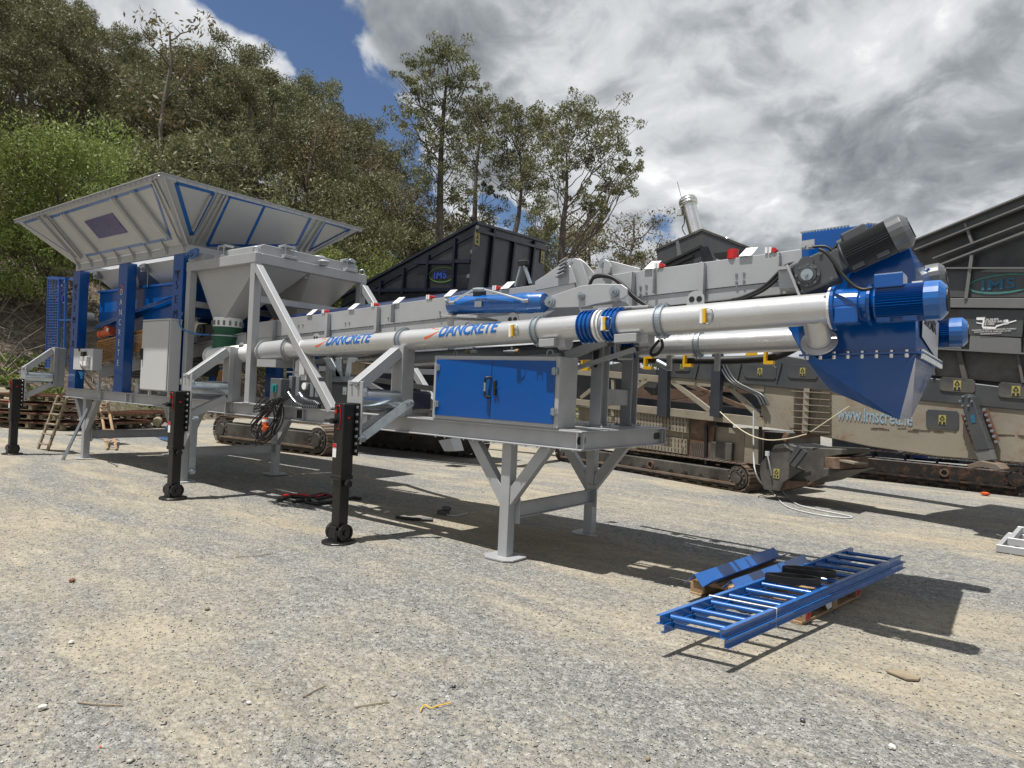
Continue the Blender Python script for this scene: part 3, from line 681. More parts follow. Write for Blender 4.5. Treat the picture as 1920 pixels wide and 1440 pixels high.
# grey gear unit and belt guard between column and bin
gq0, gq1 = oy(367, 650, 5.9), oy(409, 606, 5.9)
b = MB(); b.bb(-10.1, -9.25, 6.95, 6.97, ZT, 2.9); part(b, 'rear_panel', 'blue', P)
for x0_, x1_, y_, z0_, z1_ in ((gq0.x, gq1.x, 5.9, gq0.z, gq1.z),):
    b = MB(); b.bb(x0_, x1_, y_, y_+.35, z0_, z1_); g = part(b, 'belt_gearbox', 'gear', P, .02)
    b = MB(); b.tube((x0_+.15, y_, z0_+.27), (x0_+.15, y_-.03, z0_+.27), .11, n=24); b.tube((x0_+.15, y_-.03, z0_+.27), (x0_+.15, y_-.045, z0_+.27), .05, n=16); part(b, 'shaft_cover', 'cowl', g)
    b = MB(); b.tube((x0_+.2, y_+.15, z0_), (x0_+.2, y_+.15, z0_-.5), .15, n=24)
    for k in range(7): b.ring((x0_+.2, y_+.15, z0_-.08-.06*k), (0, 0, 1), .14, .165, .012, 20)
    part(b, 'belt_motor', 'gear', P)
mesh_guard(oy(478, 665, 5.75), oy(516, 640, 5.75), oy(512, 598, 5.75), oy(478, 625, 5.75), 12, 12)
mesh_guard(oy(405, 725, 5.7), oy(426, 710, 5.7), oy(428, 688, 5.7), oy(412, 696, 5.7), 8, 8)
b = MB(); q = oy(519, 630, 5.7); b.tube((q.x, 5.66, q.z), (q.x, 5.72, q.z), .2, n=28); part(b, 'pulley_disc', 'steel', P)
# grey plate work and inner braces under the bin
for a, c in (((-9.8, 6.9, 1.45), (-7.6, 6.9, 2.3)), ((-8.3, 6.9, 1.75), (-6.4, 6.9, 1.6)), ((-8.2, 6.0, 1.9), (-6.2, 6.0, 2.15)), ((-7.6, 5.9, 1.32), (-7.6, 5.9, 2.2)), ((-6.0, 6.7, 1.35), (-4.9, 6.7, 1.9)), ((-9.3, 6.5, 1.5), (-7.7, 6.5, 1.9))):
    b = MB(); b.beam(a, c, .07, .07); part(b, 'inner_brace', 'steel', P, .003)
b = MB(); b.bb(-8.5, -7.75, 5.62, 6.4, 1.32, 1.62); part(b, 'oil_tank', 'steel_dark', P, .01)
b = MB(); q0 = oy(513, 715, 5.7); b.beam((-8.0, 5.7, ZT), (-8.0, 5.7, 2.15), .12, .10, (0, 1, 0)); part(b, 'screw_support_post', 'steel', P, .004)
b = MB(); b.bb(-6.9, -6.2, 5.7, 6.5, 1.32, 1.58); part(b, 'power_unit', 'navy', P, .03)
b = MB(); b.bb(-6.6, -6.35, 5.45, 5.65, 1.75, 1.90); part(b, 'valve_manifold', 'woodg', P, .01)
# ------------------------------------------------------------------ main belt conveyor
YC = 5.6
def ct(x): return 2.545+.0535*(x+7.4)          # top of the conveyor side at x
for y, fl in ((YC, 1), (6.66, -1)):
    b = MB(); xa, xb = -8.9, -1.35
    b.cbeam((xa, y, ct(xa)-.118), (xb, y, ct(xb)-.118), .055, .236, .010, flip=-fl)
    b.prism([(xa, y+.012*fl, ct(xa)-.238), (xb, y+.012*fl, ct(xb)-.238), (xb, y+.012*fl, ct(xb)-.34), (xa, y+.012*fl, ct(xa)-.36)], (0, .008*fl, 0))
    cf = part(b, 'conveyor_frame', 'steel', P, .003)
    if y == YC:
        CF = cf
        for u in (520, 621, 713, 741, 1187, 1190, 1228, 1318, 1461):
            x = (oy(u, 545, y)).x
            wd = .045 if u in (520, 621, 713, 1187, 1318) else .010
            b = MB(); b.prism([(x-wd/2, y-.06, ct(x)-.011), (x+wd/2, y-.06, ct(x)-.011), (x+wd/2, y-.06, ct(x)-.32 if wd > .02 else ct(x)-.225), (x-wd/2, y-.06, ct(x)-.34 if wd > .02 else ct(x)-.225)], (0, .055, 0)); part(b, 'stiffener', 'steel', cf, .002)
        b = MB()
        for u, v in ((1381, 515), (1395, 513), (1381, 529), (1395, 527), (1201, 538), (1212, 536), (1201, 551), (1212, 549), (560, 610), (568, 609), (648, 606), (655, 605), (728, 596), (735, 595), (825, 585), (826, 593)):
            q = oy(u, v, y-.002); b.bolt(q, (0, -1, 0), .012, .008)
        part(b, 'web_bolts', 'steel_dark', cf, kind='stuff')
        b = MB()
        for i in range(26):
            x = -8.7+i*.283; b.bolt((x, y-.04, ct(x)-.238), (0, 0, -1), .010, .014)
        part(b, 'flange_bolts', 'galv', cf, kind='stuff')
for i in range(15):
    x = -8.6+i*.52; z = ct(x)-.06
    b = MB(); b.tube((x, YC+.03, z-.02), (x, 6.63, z-.02), .045, n=12); part(b, 'idler_roller', 'steel_dark', P)
b = MB()
b.prism([(-8.9, 5.72, ct(-8.9)+.0), (-8.9, 6.13, ct(-8.9)-.06), (-8.9, 6.54, ct(-8.9)+.0), (-8.9, 6.54, ct(-8.9)-.02), (-8.9, 6.13, ct(-8.9)-.08), (-8.9, 5.72, ct(-8.9)-.02)], (7.6, 0, 7.6*.0535)); part(b, 'belt', 'rubber', P)
b = MB(); b.prism([(-8.9, 5.72, ct(-8.9)-.33), (-8.9, 6.54, ct(-8.9)-.33), (-8.9, 6.54, ct(-8.9)-.345), (-8.9, 5.72, ct(-8.9)-.345)], (7.6, 0, 7.6*.0535)); part(b, 'return_belt', 'rubber', P)
# navy belt cover, curved
b = MB(); pr = []
for i in range(9):
    a = PI*i/8; pr.append((math.cos(a)*.42, .0+math.sin(a)*.11))
b.prof((-8.6, 6.13, ct(-8.6)+.02), (-4.55, 6.13, ct(-4.55)+.02), pr, smooth=False); part(b, 'belt_cover', 'navy', P)
for k, (u, v, kind_) in enumerate(((583, 588, 0), (611, 585, 1), (661, 578, 0), (704, 573, 1), (745, 566, 0), (808, 559, 1), (842, 553, 0), (933, 543, 1), (949, 539, 0), (1220, 501, 0), (1238, 500, 1), (1399, 476, 0), (1448, 470, 1))):
    q = oy(u, v, YC+.02); x = q.x; z = ct(x)
    if kind_ == 0:
        b = MB(); b.prism([(x-.05, YC-.02, z+.002), (x+.055, YC-.02, z+.002), (x+.085, YC+.06, z+.085), (x-.015, YC+.06, z+.085)], (0, .012, 0)); part(b, 'idler_bracket', 'white', P, .002)
    else:
        b = MB(); b.bb(x-.05, x-.03, YC-.01, YC+.03, z+.001, z+.05); b.bb(x-.02, x-.0, YC-.01, YC+.03, z+.001, z+.05); c = part(b, 'roller_holder', 'white', P)
        b = MB(); b.tube((x+.02, YC-.01, z+.024), (x+.02, YC+.05, z+.024), .020, n=12); part(b, 'roller_cap', 'red', c)
b = MB(); q = oy(1372, 480, YC); b.tube((q.x, YC+.03, ct(q.x)), (q.x, YC+.03, ct(q.x)+.08), .045, n=16); part(b, 'warning_beacon', 'red', P)
# A-shaped stand with black cap
q0, q1, qt = oy(967, 537, YC+.05), oy(995, 532, YC+.05), oy(980, 497, YC+.05)
b = MB(); b.beam(q0, qt-V((.015, 0, 0)), .02, .035, (0, 1, 0)); b.beam(q1, qt+V((.02, 0, 0)), .02, .035, (0, 1, 0)); fr = part(b, 'support_stand', 'galv', P)
b = MB(); b.bb(qt.x-.05, qt.x+.055, YC+.02, YC+.10, qt.z-.01, qt.z+.05); part(b, 'stand_cap', 'rubber', fr, .01)

# hinge and folding linkage
def plate_px(pts, y, t_, name, m='steel', par=P, bev=.003):
    b = MB(); b.prism([oy(u, v, y) for u, v in pts], (0, t_, 0)); return part(b, name, m, par, bev)
def pin(u, v, y, r=.05, par=P, l=.05):
    q = oy(u, v, y); b = MB(); b.tube((q.x, y+.03, q.z), (q.x, y-l*.5, q.z), r, n=24); b.tube((q.x, y-l*.5, q.z), (q.x, y-l*.5-.012, q.z), r*.72, n=20); b.bolt((q.x, y-l*.5-.012, q.z), (0, -1, 0), r*.33, .025)
    return part(b, 'pivot_pin', 'galv', par, .002)
hl = [(1003, 545), (1003, 528), (1020, 517), (1058, 490), (1068, 485), (1086, 484), (1098, 493), (1116, 514), (1120, 530)]
hr = [(1108, 520), (1126, 489), (1134, 486), (1145, 489), (1200, 503), (1200, 516), (1150, 524)]
hl2 = [(1003, 545), (1003, 528), (1030, 512), (1058, 492), (1070, 500), (1080, 530)]
plate_px(hl, 5.66, .02, 'hinge_plate'); plate_px(hr, 5.66, .02, 'hinge_plate'); plate_px(hl, 6.58, .02, 'hinge_plate'); plate_px(hr, 6.58, .02, 'hinge_plate')
plate_px(hl2, 5.50, .02, 'hinge_plate')
for k in range(5): plate_px([(1040+k*2, 514-k*7+4), (1056+k, 506-k*7+4), (1056+k, 508-k*7+4), (1040+k*2, 516-k*7+4)], 5.44, .06, 'web_plate')
pin(1078, 494, 5.62, .052); pin(1134, 494, 5.62, .052)
plate_px([(1068, 490), (1078, 484), (1088, 487), (1106, 540), (1082, 542)], 5.56, .03, 'link_arm')
plate_px([(1128, 490), (1134, 486), (1142, 490), (1146, 500), (1142, 512), (1132, 518)], 5.57, .03, 'link_arm')
bc = [(1026, 560), (1033, 555), (1088, 536), (1120, 532), (1165, 533), (1176, 541), (1176, 553), (1166, 560), (1095, 575), (1034, 577), (1026, 572)]
plate_px(bc, 5.24, .022, 'bell_crank', bev=.004); plate_px(bc, 5.37, .022, 'bell_crank', bev=.004)
pin(1033, 566, 5.24, .052); pin(1091, 555, 5.24, .036); pin(1153, 547, 5.24, .045)
plate_px([(1150, 560), (1172, 545), (1180, 576), (1146, 578)], 5.30, .05, 'crank_bracket')
plate_px([(1120, 578), (1215, 572), (1215, 576), (1120, 582)], 5.24, .3, 'bracket_shelf')
# hydraulic cylinder
ca, cb_ = oy(846, 573, 5.32), oy(1022, 567, 5.32)
d = (cb_-ca).normalized()
b = MB(); b.lathe(ca, d, [(0, .088), (.03, .095), (.031, .095), (.9, .095), (.905, .102), (1.06, .102), (1.065, .096), ((cb_-ca).length-.02, .096), ((cb_-ca).length, .085)], 32, True); HC = part(b, 'hydraulic_cylinder', 'bluelt', P, .003)
b = MB(); b.tube(cb_, cb_+d*.07, .028, n=16); part(b, 'piston_rod', 'chrome', HC)
b = MB(); b.path([oy(u, v, 5.2) for u, v in ((848, 567), (862, 558), (888, 543), (897, 541), (905, 542), (940, 551), (988, 565))], .011, 8); part(b, 'hydraulic_pipe', 'chrome', HC)
for u, v in ((848, 568), (903, 543), (986, 564), (893, 543)):
    q = oy(u, v, 5.2); b = MB(); b.tube(q-V((.035, 0, 0)), q+V((.035, 0, 0)), .020, n=6); part(b, 'pipe_fitting', 'galv', HC)
q = oy(897, 570, 5.22); b = MB(); b.bb(q.x-.045, q.x+.045, 5.212, 5.222, q.z-.03, q.z+.03); part(b, 'name_plate', 'galv', HC)
b = MB(); q = oy(897, 550, 5.3); b.bb(q.x-.05, q.x+.05, 5.27, 5.37, q.z-.03, q.z+.04); part(b, 'check_valve', 'black', HC, .004)
plate_px([(833, 560), (848, 566), (848, 590), (831, 590)], 5.28, .08, 'cylinder_mount'); plate_px([(828, 590), (895, 592), (893, 596), (828, 594)], 5.22, .35, 'bracket_shelf')
plate_px([(838, 596), (850, 596), (850, 612), (843, 618), (838, 606)], 5.3, .012, 'gusset')
pin(843, 567, 5.25, .035)
# round-eared guide plates with two holes, and hanging cables
for u, v in ((961, 600), (1304, 562), (592, 634), (452, 650)):
    q = oy(u, v, 5.28); r = .075 if u > 900 else .06
    b = MB(); b.prism([(q.x-r, 5.28, q.z-.07), (q.x+r, 5.28, q.z-.07)]+[(q.x+r*math.cos(a), 5.28, q.z+r*math.sin(a)) for a in [i*PI/10 for i in range(11)]], (0, .01, 0)); c = part(b, 'lug_plate', 'steel', P)
    for k in (-1, 1):
        b = MB(); b.tube((q.x+k*r*.42, 5.2795, q.z+.005), (q.x+k*r*.42, 5.2775, q.z+.005), r*.32, n=16); part(b, 'hole', 'rubber', c)

# ------------------------------------------------------------------ screw conveyors (front and rear)
def motor(p0, ax, r, L, m, mc, par, boxed=True, name='motor', cowl=.28, fins=44):
    ax = V(ax).normalized(); p0 = V(p0); Lb = L*(1-cowl)
    b = MB(); b.lathe(p0, ax, [(0, r*.75), (.02, r*.95), (.03, r*.95)], 32); b.lathe(p0+ax*.03, ax, [(0, r), (Lb-.03, r)], fins*2, False, .88)
    mo = part(b, name, m, par)
    b = MB(); b.lathe(p0+ax*Lb, ax, [(0, r*1.04), (L*cowl*.72, r*1.04), (L*cowl, r*.72), (L*cowl+.002, .01)], 20); part(b, 'fan_cowl', mc, mo, .004)
    b = MB()
    for k in range(5): b.ring(p0+ax*(L+.004), ax, r*(.1+.12*k), r*(.14+.12*k), .006, 24)
    part(b, 'fan_grille', 'rubber', mo, kind='stuff')
    sd = ax.cross(V((0, 0, 1))).normalized(); up = sd.cross(ax)
    if sd.y > 0: sd = -sd
    if boxed:
        c = p0+ax*Lb*.36+up*r*1.12+sd*r*.25
        b = MB(); b.beam(c-ax*.085, c+ax*.085, .17, .09, up); tb = part(b, 'terminal_box', m, mo, .006)
        b = MB(); b.beam(c-ax*.08+up*.046, c+ax*.08+up*.046, .16, .006, up); part(b, 'box_lid', 'galv' if m == 'blue' else m, mo)
    for t_ in (.25, .75):
        c = p0+ax*Lb*t_+sd*r*.55-up*r*.9; b = MB(); b.beam(c-ax*.04, c+ax*.04, .05, .03, up); part(b, 'mounting_foot', m, mo)
    return mo, ax, sd, up
def clamp(c, ax, r, par, m='galv', w_=.045):
    b = MB()
    for k in (-1, 1): b.ring(c+ax*k*w_*.62, ax, r, r+.022, .010, 32)
    b.ring(c, ax, r, r+.008, w_*1.3, 32)
    up = V((0, 0, 1))
    for s in (1, -1):
        b.beam(c+up*s*(r+.012)-ax*w_, c+up*s*(r+.012)+ax*w_, .05, .028)
    for s in (1, -1):
        for k in (-1, 1): b.bolt(c+up*s*(r+.026)+ax*k*w_*.5, up*s, .010, .012)
    return part(b, 'tube_clamp', m, par)
def screw(A, B, front):
    A, B = V(A), V(B); ax = (B-A).normalized(); R_ = .112; Lg = (B-A).length
    b = MB(); b.tube(A, B, R_, n=40); S = part(b, 'screw_conveyor', 'alu', P)
    def at(u, v=600): # point on the axis under a picture column
        y = A.y+(B.y-A.y)*.5
        for _ in range(3):
            q = oy(u, v, y); k = (q.x-A.x)/(B.x-A.x); y = A.y+(B.y-A.y)*k
        return A+(B-A)*k
    us = (760, 1013, 1243) if front else None
    cl = [at(u) for u in us] if front else [A+ax*Lg*k for k in (.33, .55, .78)]
    for c in cl: clamp(c, ax, R_, S)
    # couplings: blue ribbed half shells each side of a white ring
    c0 = at(1130) if front else A+ax*Lg*.66
    for s in (-1, 1):
        b = MB(); c = c0+ax*s*.125
        b.ring(c, ax, R_+.001, R_+.012, .14, 32)
        for k in (-1.5, -.5, .5, 1.5): b.ring(c+ax*k*.042, ax, R_+.012, R_+.028, .010, 32)
        for z in (1, -1): b.beam(c+V((0, -.0, z*(R_+.02)))-ax*.078, c+V((0, 0, z*(R_+.02)))+ax*.078, .03, .03)
        cc_ = part(b, 'coupling', 'blue', S)
        b = MB()
        for z in (1, -1):
            for k in (-1, 0, 1): b.bolt(c+V((0, -.012, z*(R_+.03)))+ax*k*.055, (0, 0, z), .011, .012)
        part(b, 'coupling_bolts', 'galv', cc_, kind='stuff')
    b = MB(); b.ring(c0-ax*.018, ax, R_, R_+.03, .018, 36); b.ring(c0+ax*.018, ax, R_, R_+.024, .014, 36); part(b, 'flange_ring', 'white', S)
    if front:
        for u, w_ in ((1040, .17), (1186, .21)):
            c = at(u)+V((0, -.06, -R_-.02)); b = MB(); b.beam(c-ax*w_/2, c+ax*w_/2, .12, .07); part(b, 'inspection_box', 'steel', S, .003)
            b = MB(); b.tube(c+V((w_*.4, .07, .01)), c+V((w_*.4+.09, .07, .015)), .07, n=16); part(b, 'inspection_door', 'steel', S)
        for u, s_ in ((975, 1), (1146, 1), (1330, 1)):
            c = at(u)+V((0, -R_-.012, -.0)); b = MB(); b.beam(c-ax*.028, c-ax*.004, .03, .12); g = part(b, 'level_sensor', 'white', S, .004)
            b = MB(); b.beam(c-ax*.003, c+ax*.020, .032, .115); part(b, 'sensor_cover', 'yellow', g, .004)
            b = MB(); b.path([c+V((0, 0, .05)), c+V((.04, 0, .055)), c+V((.07, 0, .03)), c+V((.055, 0, -.055)), c+V((.0, 0, -.06))], .005, 6); part(b, 'sensor_guard', 'galv', g)
        for u in (1178, 1375, 1012, 877):
            c = at(u)+V((0, -.01, R_)); b = MB(); b.path([c+V((-.025, 0, 0)), c+V((-.01, 0, .018)), c+V((.03, 0, .022))], .004, 6); part(b, 'tie_clip', 'rubber', S)
    # end flange, gearbox, motor
    b = MB(); b.ring(B, ax, .0, R_+.035, .016, 36); part(b, 'end_flange', 'white', S)
    b = MB(); b.lathe(B+ax*.01, ax, [(0, .155), (.025, .155), (.027, .13), (.17, .12), (.175, .10), (.22, .11), (.225, .14), (.245, .14)], 28); gb = part(b, 'screw_gearbox', 'blue', S, .003)
    b = MB(); c = B+ax*.11+V((0, -.07, -.07)); b.beam(c-ax*.075, c+ax*.075, .13, .12); part(b, 'gearbox_sump', 'blue', S, .012)
    mo, _, sd, up = motor(B+ax*.255, ax, .125, .425 if front else .48, 'blue', 'bluelt', S)
    if front:
        b = MB(); c = B+ax*.255+ax*.26+up*.128; b.beam(c-ax*.03, c+ax*.03, .03, .012, up); part(b, 'rating_plate', 'white', S)
        b = MB(); c0 = B+ax*.25+sd*.07+up*.12; g0 = oy(1538, 466, 5.08)
        b.path([oy(u, v, 4.93) for u, v in ((1535, 467), (1550, 475), (1566, 495), (1580, 515), (1600, 535), (1618, 543), (1636, 540))], .012, 8); part(b, 'power_cable', 'rubber', S)
    # discharge spout down into the chute
    for kk in (.0,):
        c = B-ax*.115; s_ = 1 if front else -1
        b = MB(); b.tube(c+V((0, .0, -.05)), c+V((0, .17*s_, -.225)), .085, n=28); sp = part(b, 'discharge_spout', 'alu', S)
        b = MB(); b.ring(c+V((0, .155*s_, -.215)), (0, .17*s_, -.13), .085, .125, .014, 32); part(b, 'spout_flange', 'alu', S)
    return S, ax, A
SA, SB = oy(482, 660, 5.36), oy(1561, 578, 5.10)
S1, sax, sA = screw(SA, SB, True)
screw((-8.6, 6.72, 1.97), (-1.12, 7.02, 2.30), False)
# inlet housing and stub behind the bin post
qa, qb = oy(500, 661, 5.36), oy(545, 656, 5.36)
b = MB(); b.tube(qa, qb, .145, n=32); b.ring(qa, qb-qa, .11, .175, .014); b.ring(qb, qb-qa, .11, .165, .016); b.ring(qb+sax*.04, qb-qa, .11, .15, .012)
b.bb(qa.x+.03, qb.x-.08, 5.2, 5.5, qa.z-.20, qa.z-.10); part(b, 'screw_inlet', 'steel', S1)
b = MB(); b.tube(oy(400, 668, 5.45), SA, .125, n=32); q = oy(398, 668, 5.45); b.ring(q, (1, 0, 0), 0, .15, .02); part(b, 'screw_tail', 'white', S1)
# lettering round the tube, orange swoosh before it
for u0, u1, hh in ((613, 692, .185), (832, 935, .185)):
    k0, k1 = [((oy(u, 630, 5.2).x)) for u in (u0, u1)]
    def axp(x): t_ = (x-sA.x)/sax.x; return sA+sax*t_
    ax0 = axp(k0); wd = k1-k0
    text('DANCRETE', hh, ax0, sax, (0, 0, 1), 'bluelt', S1, off=.006, shear=.10, sx=wd/(hh*4.75), wrap=(sax, .1125, .02), depth=.0008)
    b = MB()
    for s_ in (0, 1):
        vs, fs = [], []; R0 = .1140
        for i in range(9):
            t_ = i/8; x = k0-.20*(1-t_)-.005 if s_ == 0 else k0-.17*(1-t_)-.01
            if s_ == 0: ang = .02+(.62)*t_**1.3-.08; wdt = .22*(1-t_)**.7+.04
            else: ang = 1.30-(.58)*t_**.8; wdt = .10*(1-t_)+.03
            up = V((0, 0, 1)); fr = sax.cross(up).normalized(); up = fr.cross(sax); c = axp(x)
            for a in (ang-wdt/2, ang+wdt/2): vs.append(c+fr*math.cos(a)*R0+up*math.sin(a)*R0)
        fs = [(2*i, 2*i+1, 2*i+3, 2*i+2) for i in range(8)]; b.add(vs, fs)
    part(b, 'swoosh', 'orange', S1)

# ------------------------------------------------------------------ belt drive at the head
def rot_on(y, u, v, ang):                       # frame in a vertical plane, axis tilted by ang
    c = oy(u, v, y); return c, V((math.cos(ang), 0, math.sin(ang))), V((-math.sin(ang), 0, math.cos(ang)))
gc, ga, gu = rot_on(5.27, 1527, 516, .40)
b = MB(); b.beam(gc-ga*.115, gc+ga*.15, .20, .24, gu); GB = part(b, 'drive_gearbox', 'gear', P, .012)
b = MB(); b.beam(gc-ga*.135, gc-ga*.118, .26, .25, gu); part(b, 'gearbox_flange', 'steel', GB, .003)
c = gc-ga*.02+V((0, -.10, -.01))
b = MB(); b.lathe(c, (0, -1, 0), [(0, .085), (.02, .085), (.022, .065), (.035, .06)], 28); part(b, 'output_housing', 'gear', GB)
b = MB(); b.tube(c+V((0, -.035, 0)), c+V((0, -.045, 0)), .042, n=20); b.bolt(c+V((0, -.045, 0)), (0, -1, 0), .012, .02); part(b, 'shaft_cap', 'galv', GB)
b = MB(); c2 = c+gu*.09+ga*.02; b.tube(c2+V((0, .01, 0)), c2+V((0, -.015, 0)), .05, n=24); part(b, 'output_housing', 'gear', GB)
b = MB()
for i in range(8): a = i*PI/4; b.bolt(c+V((math.cos(a)*.075, -.02, math.sin(a)*.075)), (0, -1, 0), .011, .01)
for i, j in ((-.1, -.1), (-.1, .1), (.11, -.1), (.11, .1)): b.bolt(gc+ga*i+gu*j+V((0, -.1, 0)), (0, -1, 0), .012, .012)
part(b, 'gearbox_bolts', 'cowl', GB, kind='stuff')
b = MB(); b.beam(gc+ga*.15, gc+ga*.23+gu*.015, .17, .17, gu); part(b, 'motor_adapter', 'gear', GB, .01)
mo, ax_, sd_, up_ = motor(gc+ga*.21+gu*.02, ga+gu*.02, .122, .455, 'gear', 'cowl', GB, boxed=False, cowl=.27)
c = gc+ga*.22+ax_*.13+up_*.135; b = MB(); b.beam(c-ax_*.085, c+ax_*.085, .14, .09, up_); b.tube(c-ax_*.085, c-ax_*.125, .03, n=12); part(b, 'terminal_box', 'gear', GB, .012)
b = MB(); b.path([c-ax_*.12, c-ax_*.2+V((0, 0, -.03)), gc+gu*.14-ga*.02, gc+gu*.12-ga*.05+V((0, -.02, 0))], .016, 8); part(b, 'power_cable', 'rubber', GB)
b = MB(); b.path([oy(u, v, 5.2) for u, v in ((1524, 463), (1546, 462), (1560, 470), (1572, 486), (1582, 500))], .010, 8); part(b, 'power_cable', 'rubber', GB)
# rear drive seen past the chute
motor((-1.05, 6.95, 2.74), (math.cos(.3), 0, math.sin(.3)*.5), .12, .50, 'gear', 'cowl', GB, boxed=False)
# bracket carrying the gearbox
b = MB(); pts = [oy(u, v, 5.42) for u, v in ((1459, 506), (1492, 500), (1508, 530), (1482, 541), (1460, 541))]; b.prism(pts, (0, .17, 0)); part(b, 'drive_bracket', 'steel', P, .004)
b = MB(); pts = [oy(u, v, 5.38) for u, v in ((1455, 500), (1480, 498), (1494, 488), (1498, 494), (1484, 503), (1459, 506))]; b.prism(pts, (0, .22, 0)); part(b, 'drive_bracket', 'steel', P)
b = MB(); pts = [oy(u, v, 5.30) for u, v in ((1502, 452), (1527, 448), (1527, 466), (1502, 468))]; b.prism(pts, (0, .012, 0))
for u, v in ((1507, 461), (1520, 460)): b.bolt(oy(u, v, 5.30), (0, -1, 0), .018, .012)
part(b, 'tab_plate', 'steel', P)
for pts in (((1330, 567), (1380, 561), (1420, 545), (1440, 531), (1458, 513), (1476, 497), (1496, 492), (1510, 491)), ((1332, 570), (1384, 563), (1424, 548), (1446, 533), (1466, 514), (1482, 500))):
    b = MB(); b.path([oy(u, v, 5.5) for u, v in pts], .014, 8); part(b, 'power_cable', 'rubber', P)
for pts in (((1105, 535), (1112, 522), (1126, 518), (1145, 520), (1160, 530), (1180, 550), (1200, 566), (1224, 578)), ((1106, 532), (1115, 518), (1130, 516), (1150, 521), (1168, 534), (1190, 556), (1215, 574))):
    b = MB(); b.path([oy(u, v, 5.42) for u, v in pts], .016, 8); part(b, 'hydraulic_hose', 'rubber', P)

# ------------------------------------------------------------------ blue discharge chute
CH = []
yf, yb = 5.42, 6.85
prof = [oy(u, v, yf) for u, v in ((1503, 437), (1600, 424), (1622, 420), (1646, 422), (1705, 461), (1717, 500), (1718, 661), (1506, 667), (1476, 611), (1503, 600))]
b = MB(); b.prism(prof, (0, yb-yf, 0)); CHT = part(b, 'discharge_chute', 'blue', P, .006)
q = [prof[7], prof[6]]; z0 = 2.025
xa, xb = prof[7].x, prof[6].x
# bolted flange round the joint
b = MB(); za, zb_ = prof[7].z, prof[6].z
b.beam((xa-.02, yf-.02, za), (xb+.03, yf-.02, zb_), .05, .014); b.beam((xb+.02, yf-.04, zb_), (xb+.02, yb+.03, zb_+.01), .05, .014, (0, 0, 1)); fl = part(b, 'flange', 'blue', CHT)
b = MB()
for i in range(8):
    t_ = (i+.4)/8; p = V((xa, yf-.03, za)).lerp(V((xb, yf-.03, zb_)), t_)
    b.bolt(p+V((0, 0, -.004)), (0, 0, -1), .016, .03); b.bolt(p+V((0, 0, .006)), (0, 0, 1), .014, .014)
for i in range(12):
    p = V((xb+.03, yf+(yb-yf)*(i+.5)/12, zb_)); b.bolt(p+V((0, 0, -.004)), (0, 0, -1), .018, .035); b.bolt(p+V((0, 0, .006)), (0, 0, 1), .016, .02)
part(b, 'flange_bolts', 'chrome', CHT, kind='stuff')
# lower funnel with slanted outlet
la, lb = oy(1566, 733, 5.95), oy(1688, 787, 5.75)
lo = [(la.x, 5.75, la.z), (lb.x, 5.70, lb.z), (lb.x+.02, 6.2, lb.z+.01), (la.x, 6.3, la.z)]
hi = [(xa, yf, za-.01), (xb, yf, zb_-.01), (xb, yb, zb_-.01), (xa, yb, za-.01)]
b = MB(); b.loft(hi, lo, caps=False)
# folded crease on the front sheet
part(b, 'chute_funnel', 'blue', CHT, .003, fixn=False)
b = MB(); m0 = V(hi[1]).lerp(V(hi[0]), .02); b.beam(m0+V((0, -.004, 0)), V(lo[1]).lerp(V(lo[0]), .35)+V((0, -.012, 0)), .012, .01); part(b, 'fold_seam', 'blue', CHT)
b = MB()
for i in range(20):
    t_ = i/19; p = prof[0].lerp(prof[2], t_) if i < 15 else prof[2].lerp(prof[3], (i-14)/5); b.bolt(p+V((0, .01, 0)), (0, 0, 1), .010, .012)
part(b, 'edge_bolts', 'galv', CHT, kind='stuff')
b = MB()
for t_ in (.15, .4, .65, .9):
    p = prof[4].lerp(prof[5], t_)+V((0, 0, 0)); 
    p = prof[3].lerp(prof[4], t_); b.bolt(p+V((.0, .03, 0)), (.6, 0, .6), .012, .04); b.bolt(p+V((0, 1.2, 0)), (.6, 0, .6), .012, .04)
part(b, 'side_bolts', 'blue', CHT, kind='stuff')
# maker plate on the end
X = xb+.004
pp = [ox(u, v, X) for u, v in ((1728, 575), (1760, 572), (1760, 618), (1728, 601))]
b = MB(); m0_, m1_ = ox(1730, 590, X).y, ox(1760, 595, X).y; mz = ox(1728, 577, X).z; b.prism([(X, m0_, mz+.02), (X, m1_, mz+.02), (X, m1_, mz-.30), (X, m0_, mz-.20)], (.004, 0, 0)); mp = part(b, 'maker_plate', 'cabwhite', CHT)
text('%SEMIX', .15, (X+.004, m0_+.05, mz-.10), (0, 1, 0), (0, 0, 1), 'blackprint', mp, sx=(m1_-m0_-.1)/.62, off=.001)

c_ = oy(1545, 650, yf)
b = MB(); b.ring((c_.x, yf-.003, c_.z+.02), (0, 1, 0), .115, .125, .006, 40); part(b, 'pressed_ring', 'blue', CHT)

# ------------------------------------------------------------------ deck: tool cabinet, posts
cx0, cx1, cy0, cy1, cz0, cz1 = -4.945, -3.37, 5.19, 5.50, ZT+.012, 1.975
b = MB()
b.bb(cx0, cx1, cy0+.02, cy1, cz0, cz1)
for a in ((cx0, cx0+.05, cz0, cz1), (cx1-.055, cx1, cz0, cz1)): b.bb(a[0], a[1], cy0, cy0+.019, a[2], a[3])
b.bb(cx0+.051, cx1-.056, cy0, cy0+.019, cz1-.05, cz1); b.bb(cx0+.051, cx1-.056, cy0, cy0+.019, cz0, cz0+.045)
CA = part(b, 'tool_cabinet', 'steel', P, .003, label='grey steel cabinet with two blue doors')
xm = oy(923, 700, cy0).x
for a, c in ((cx0+.04, xm-.003), (xm+.003, cx1-.045)):
    b = MB(); b.bb(a, c, cy0-.012, cy0-.001, cz0+.035, cz1-.04); part(b, 'door', 'blue', CA, .003)
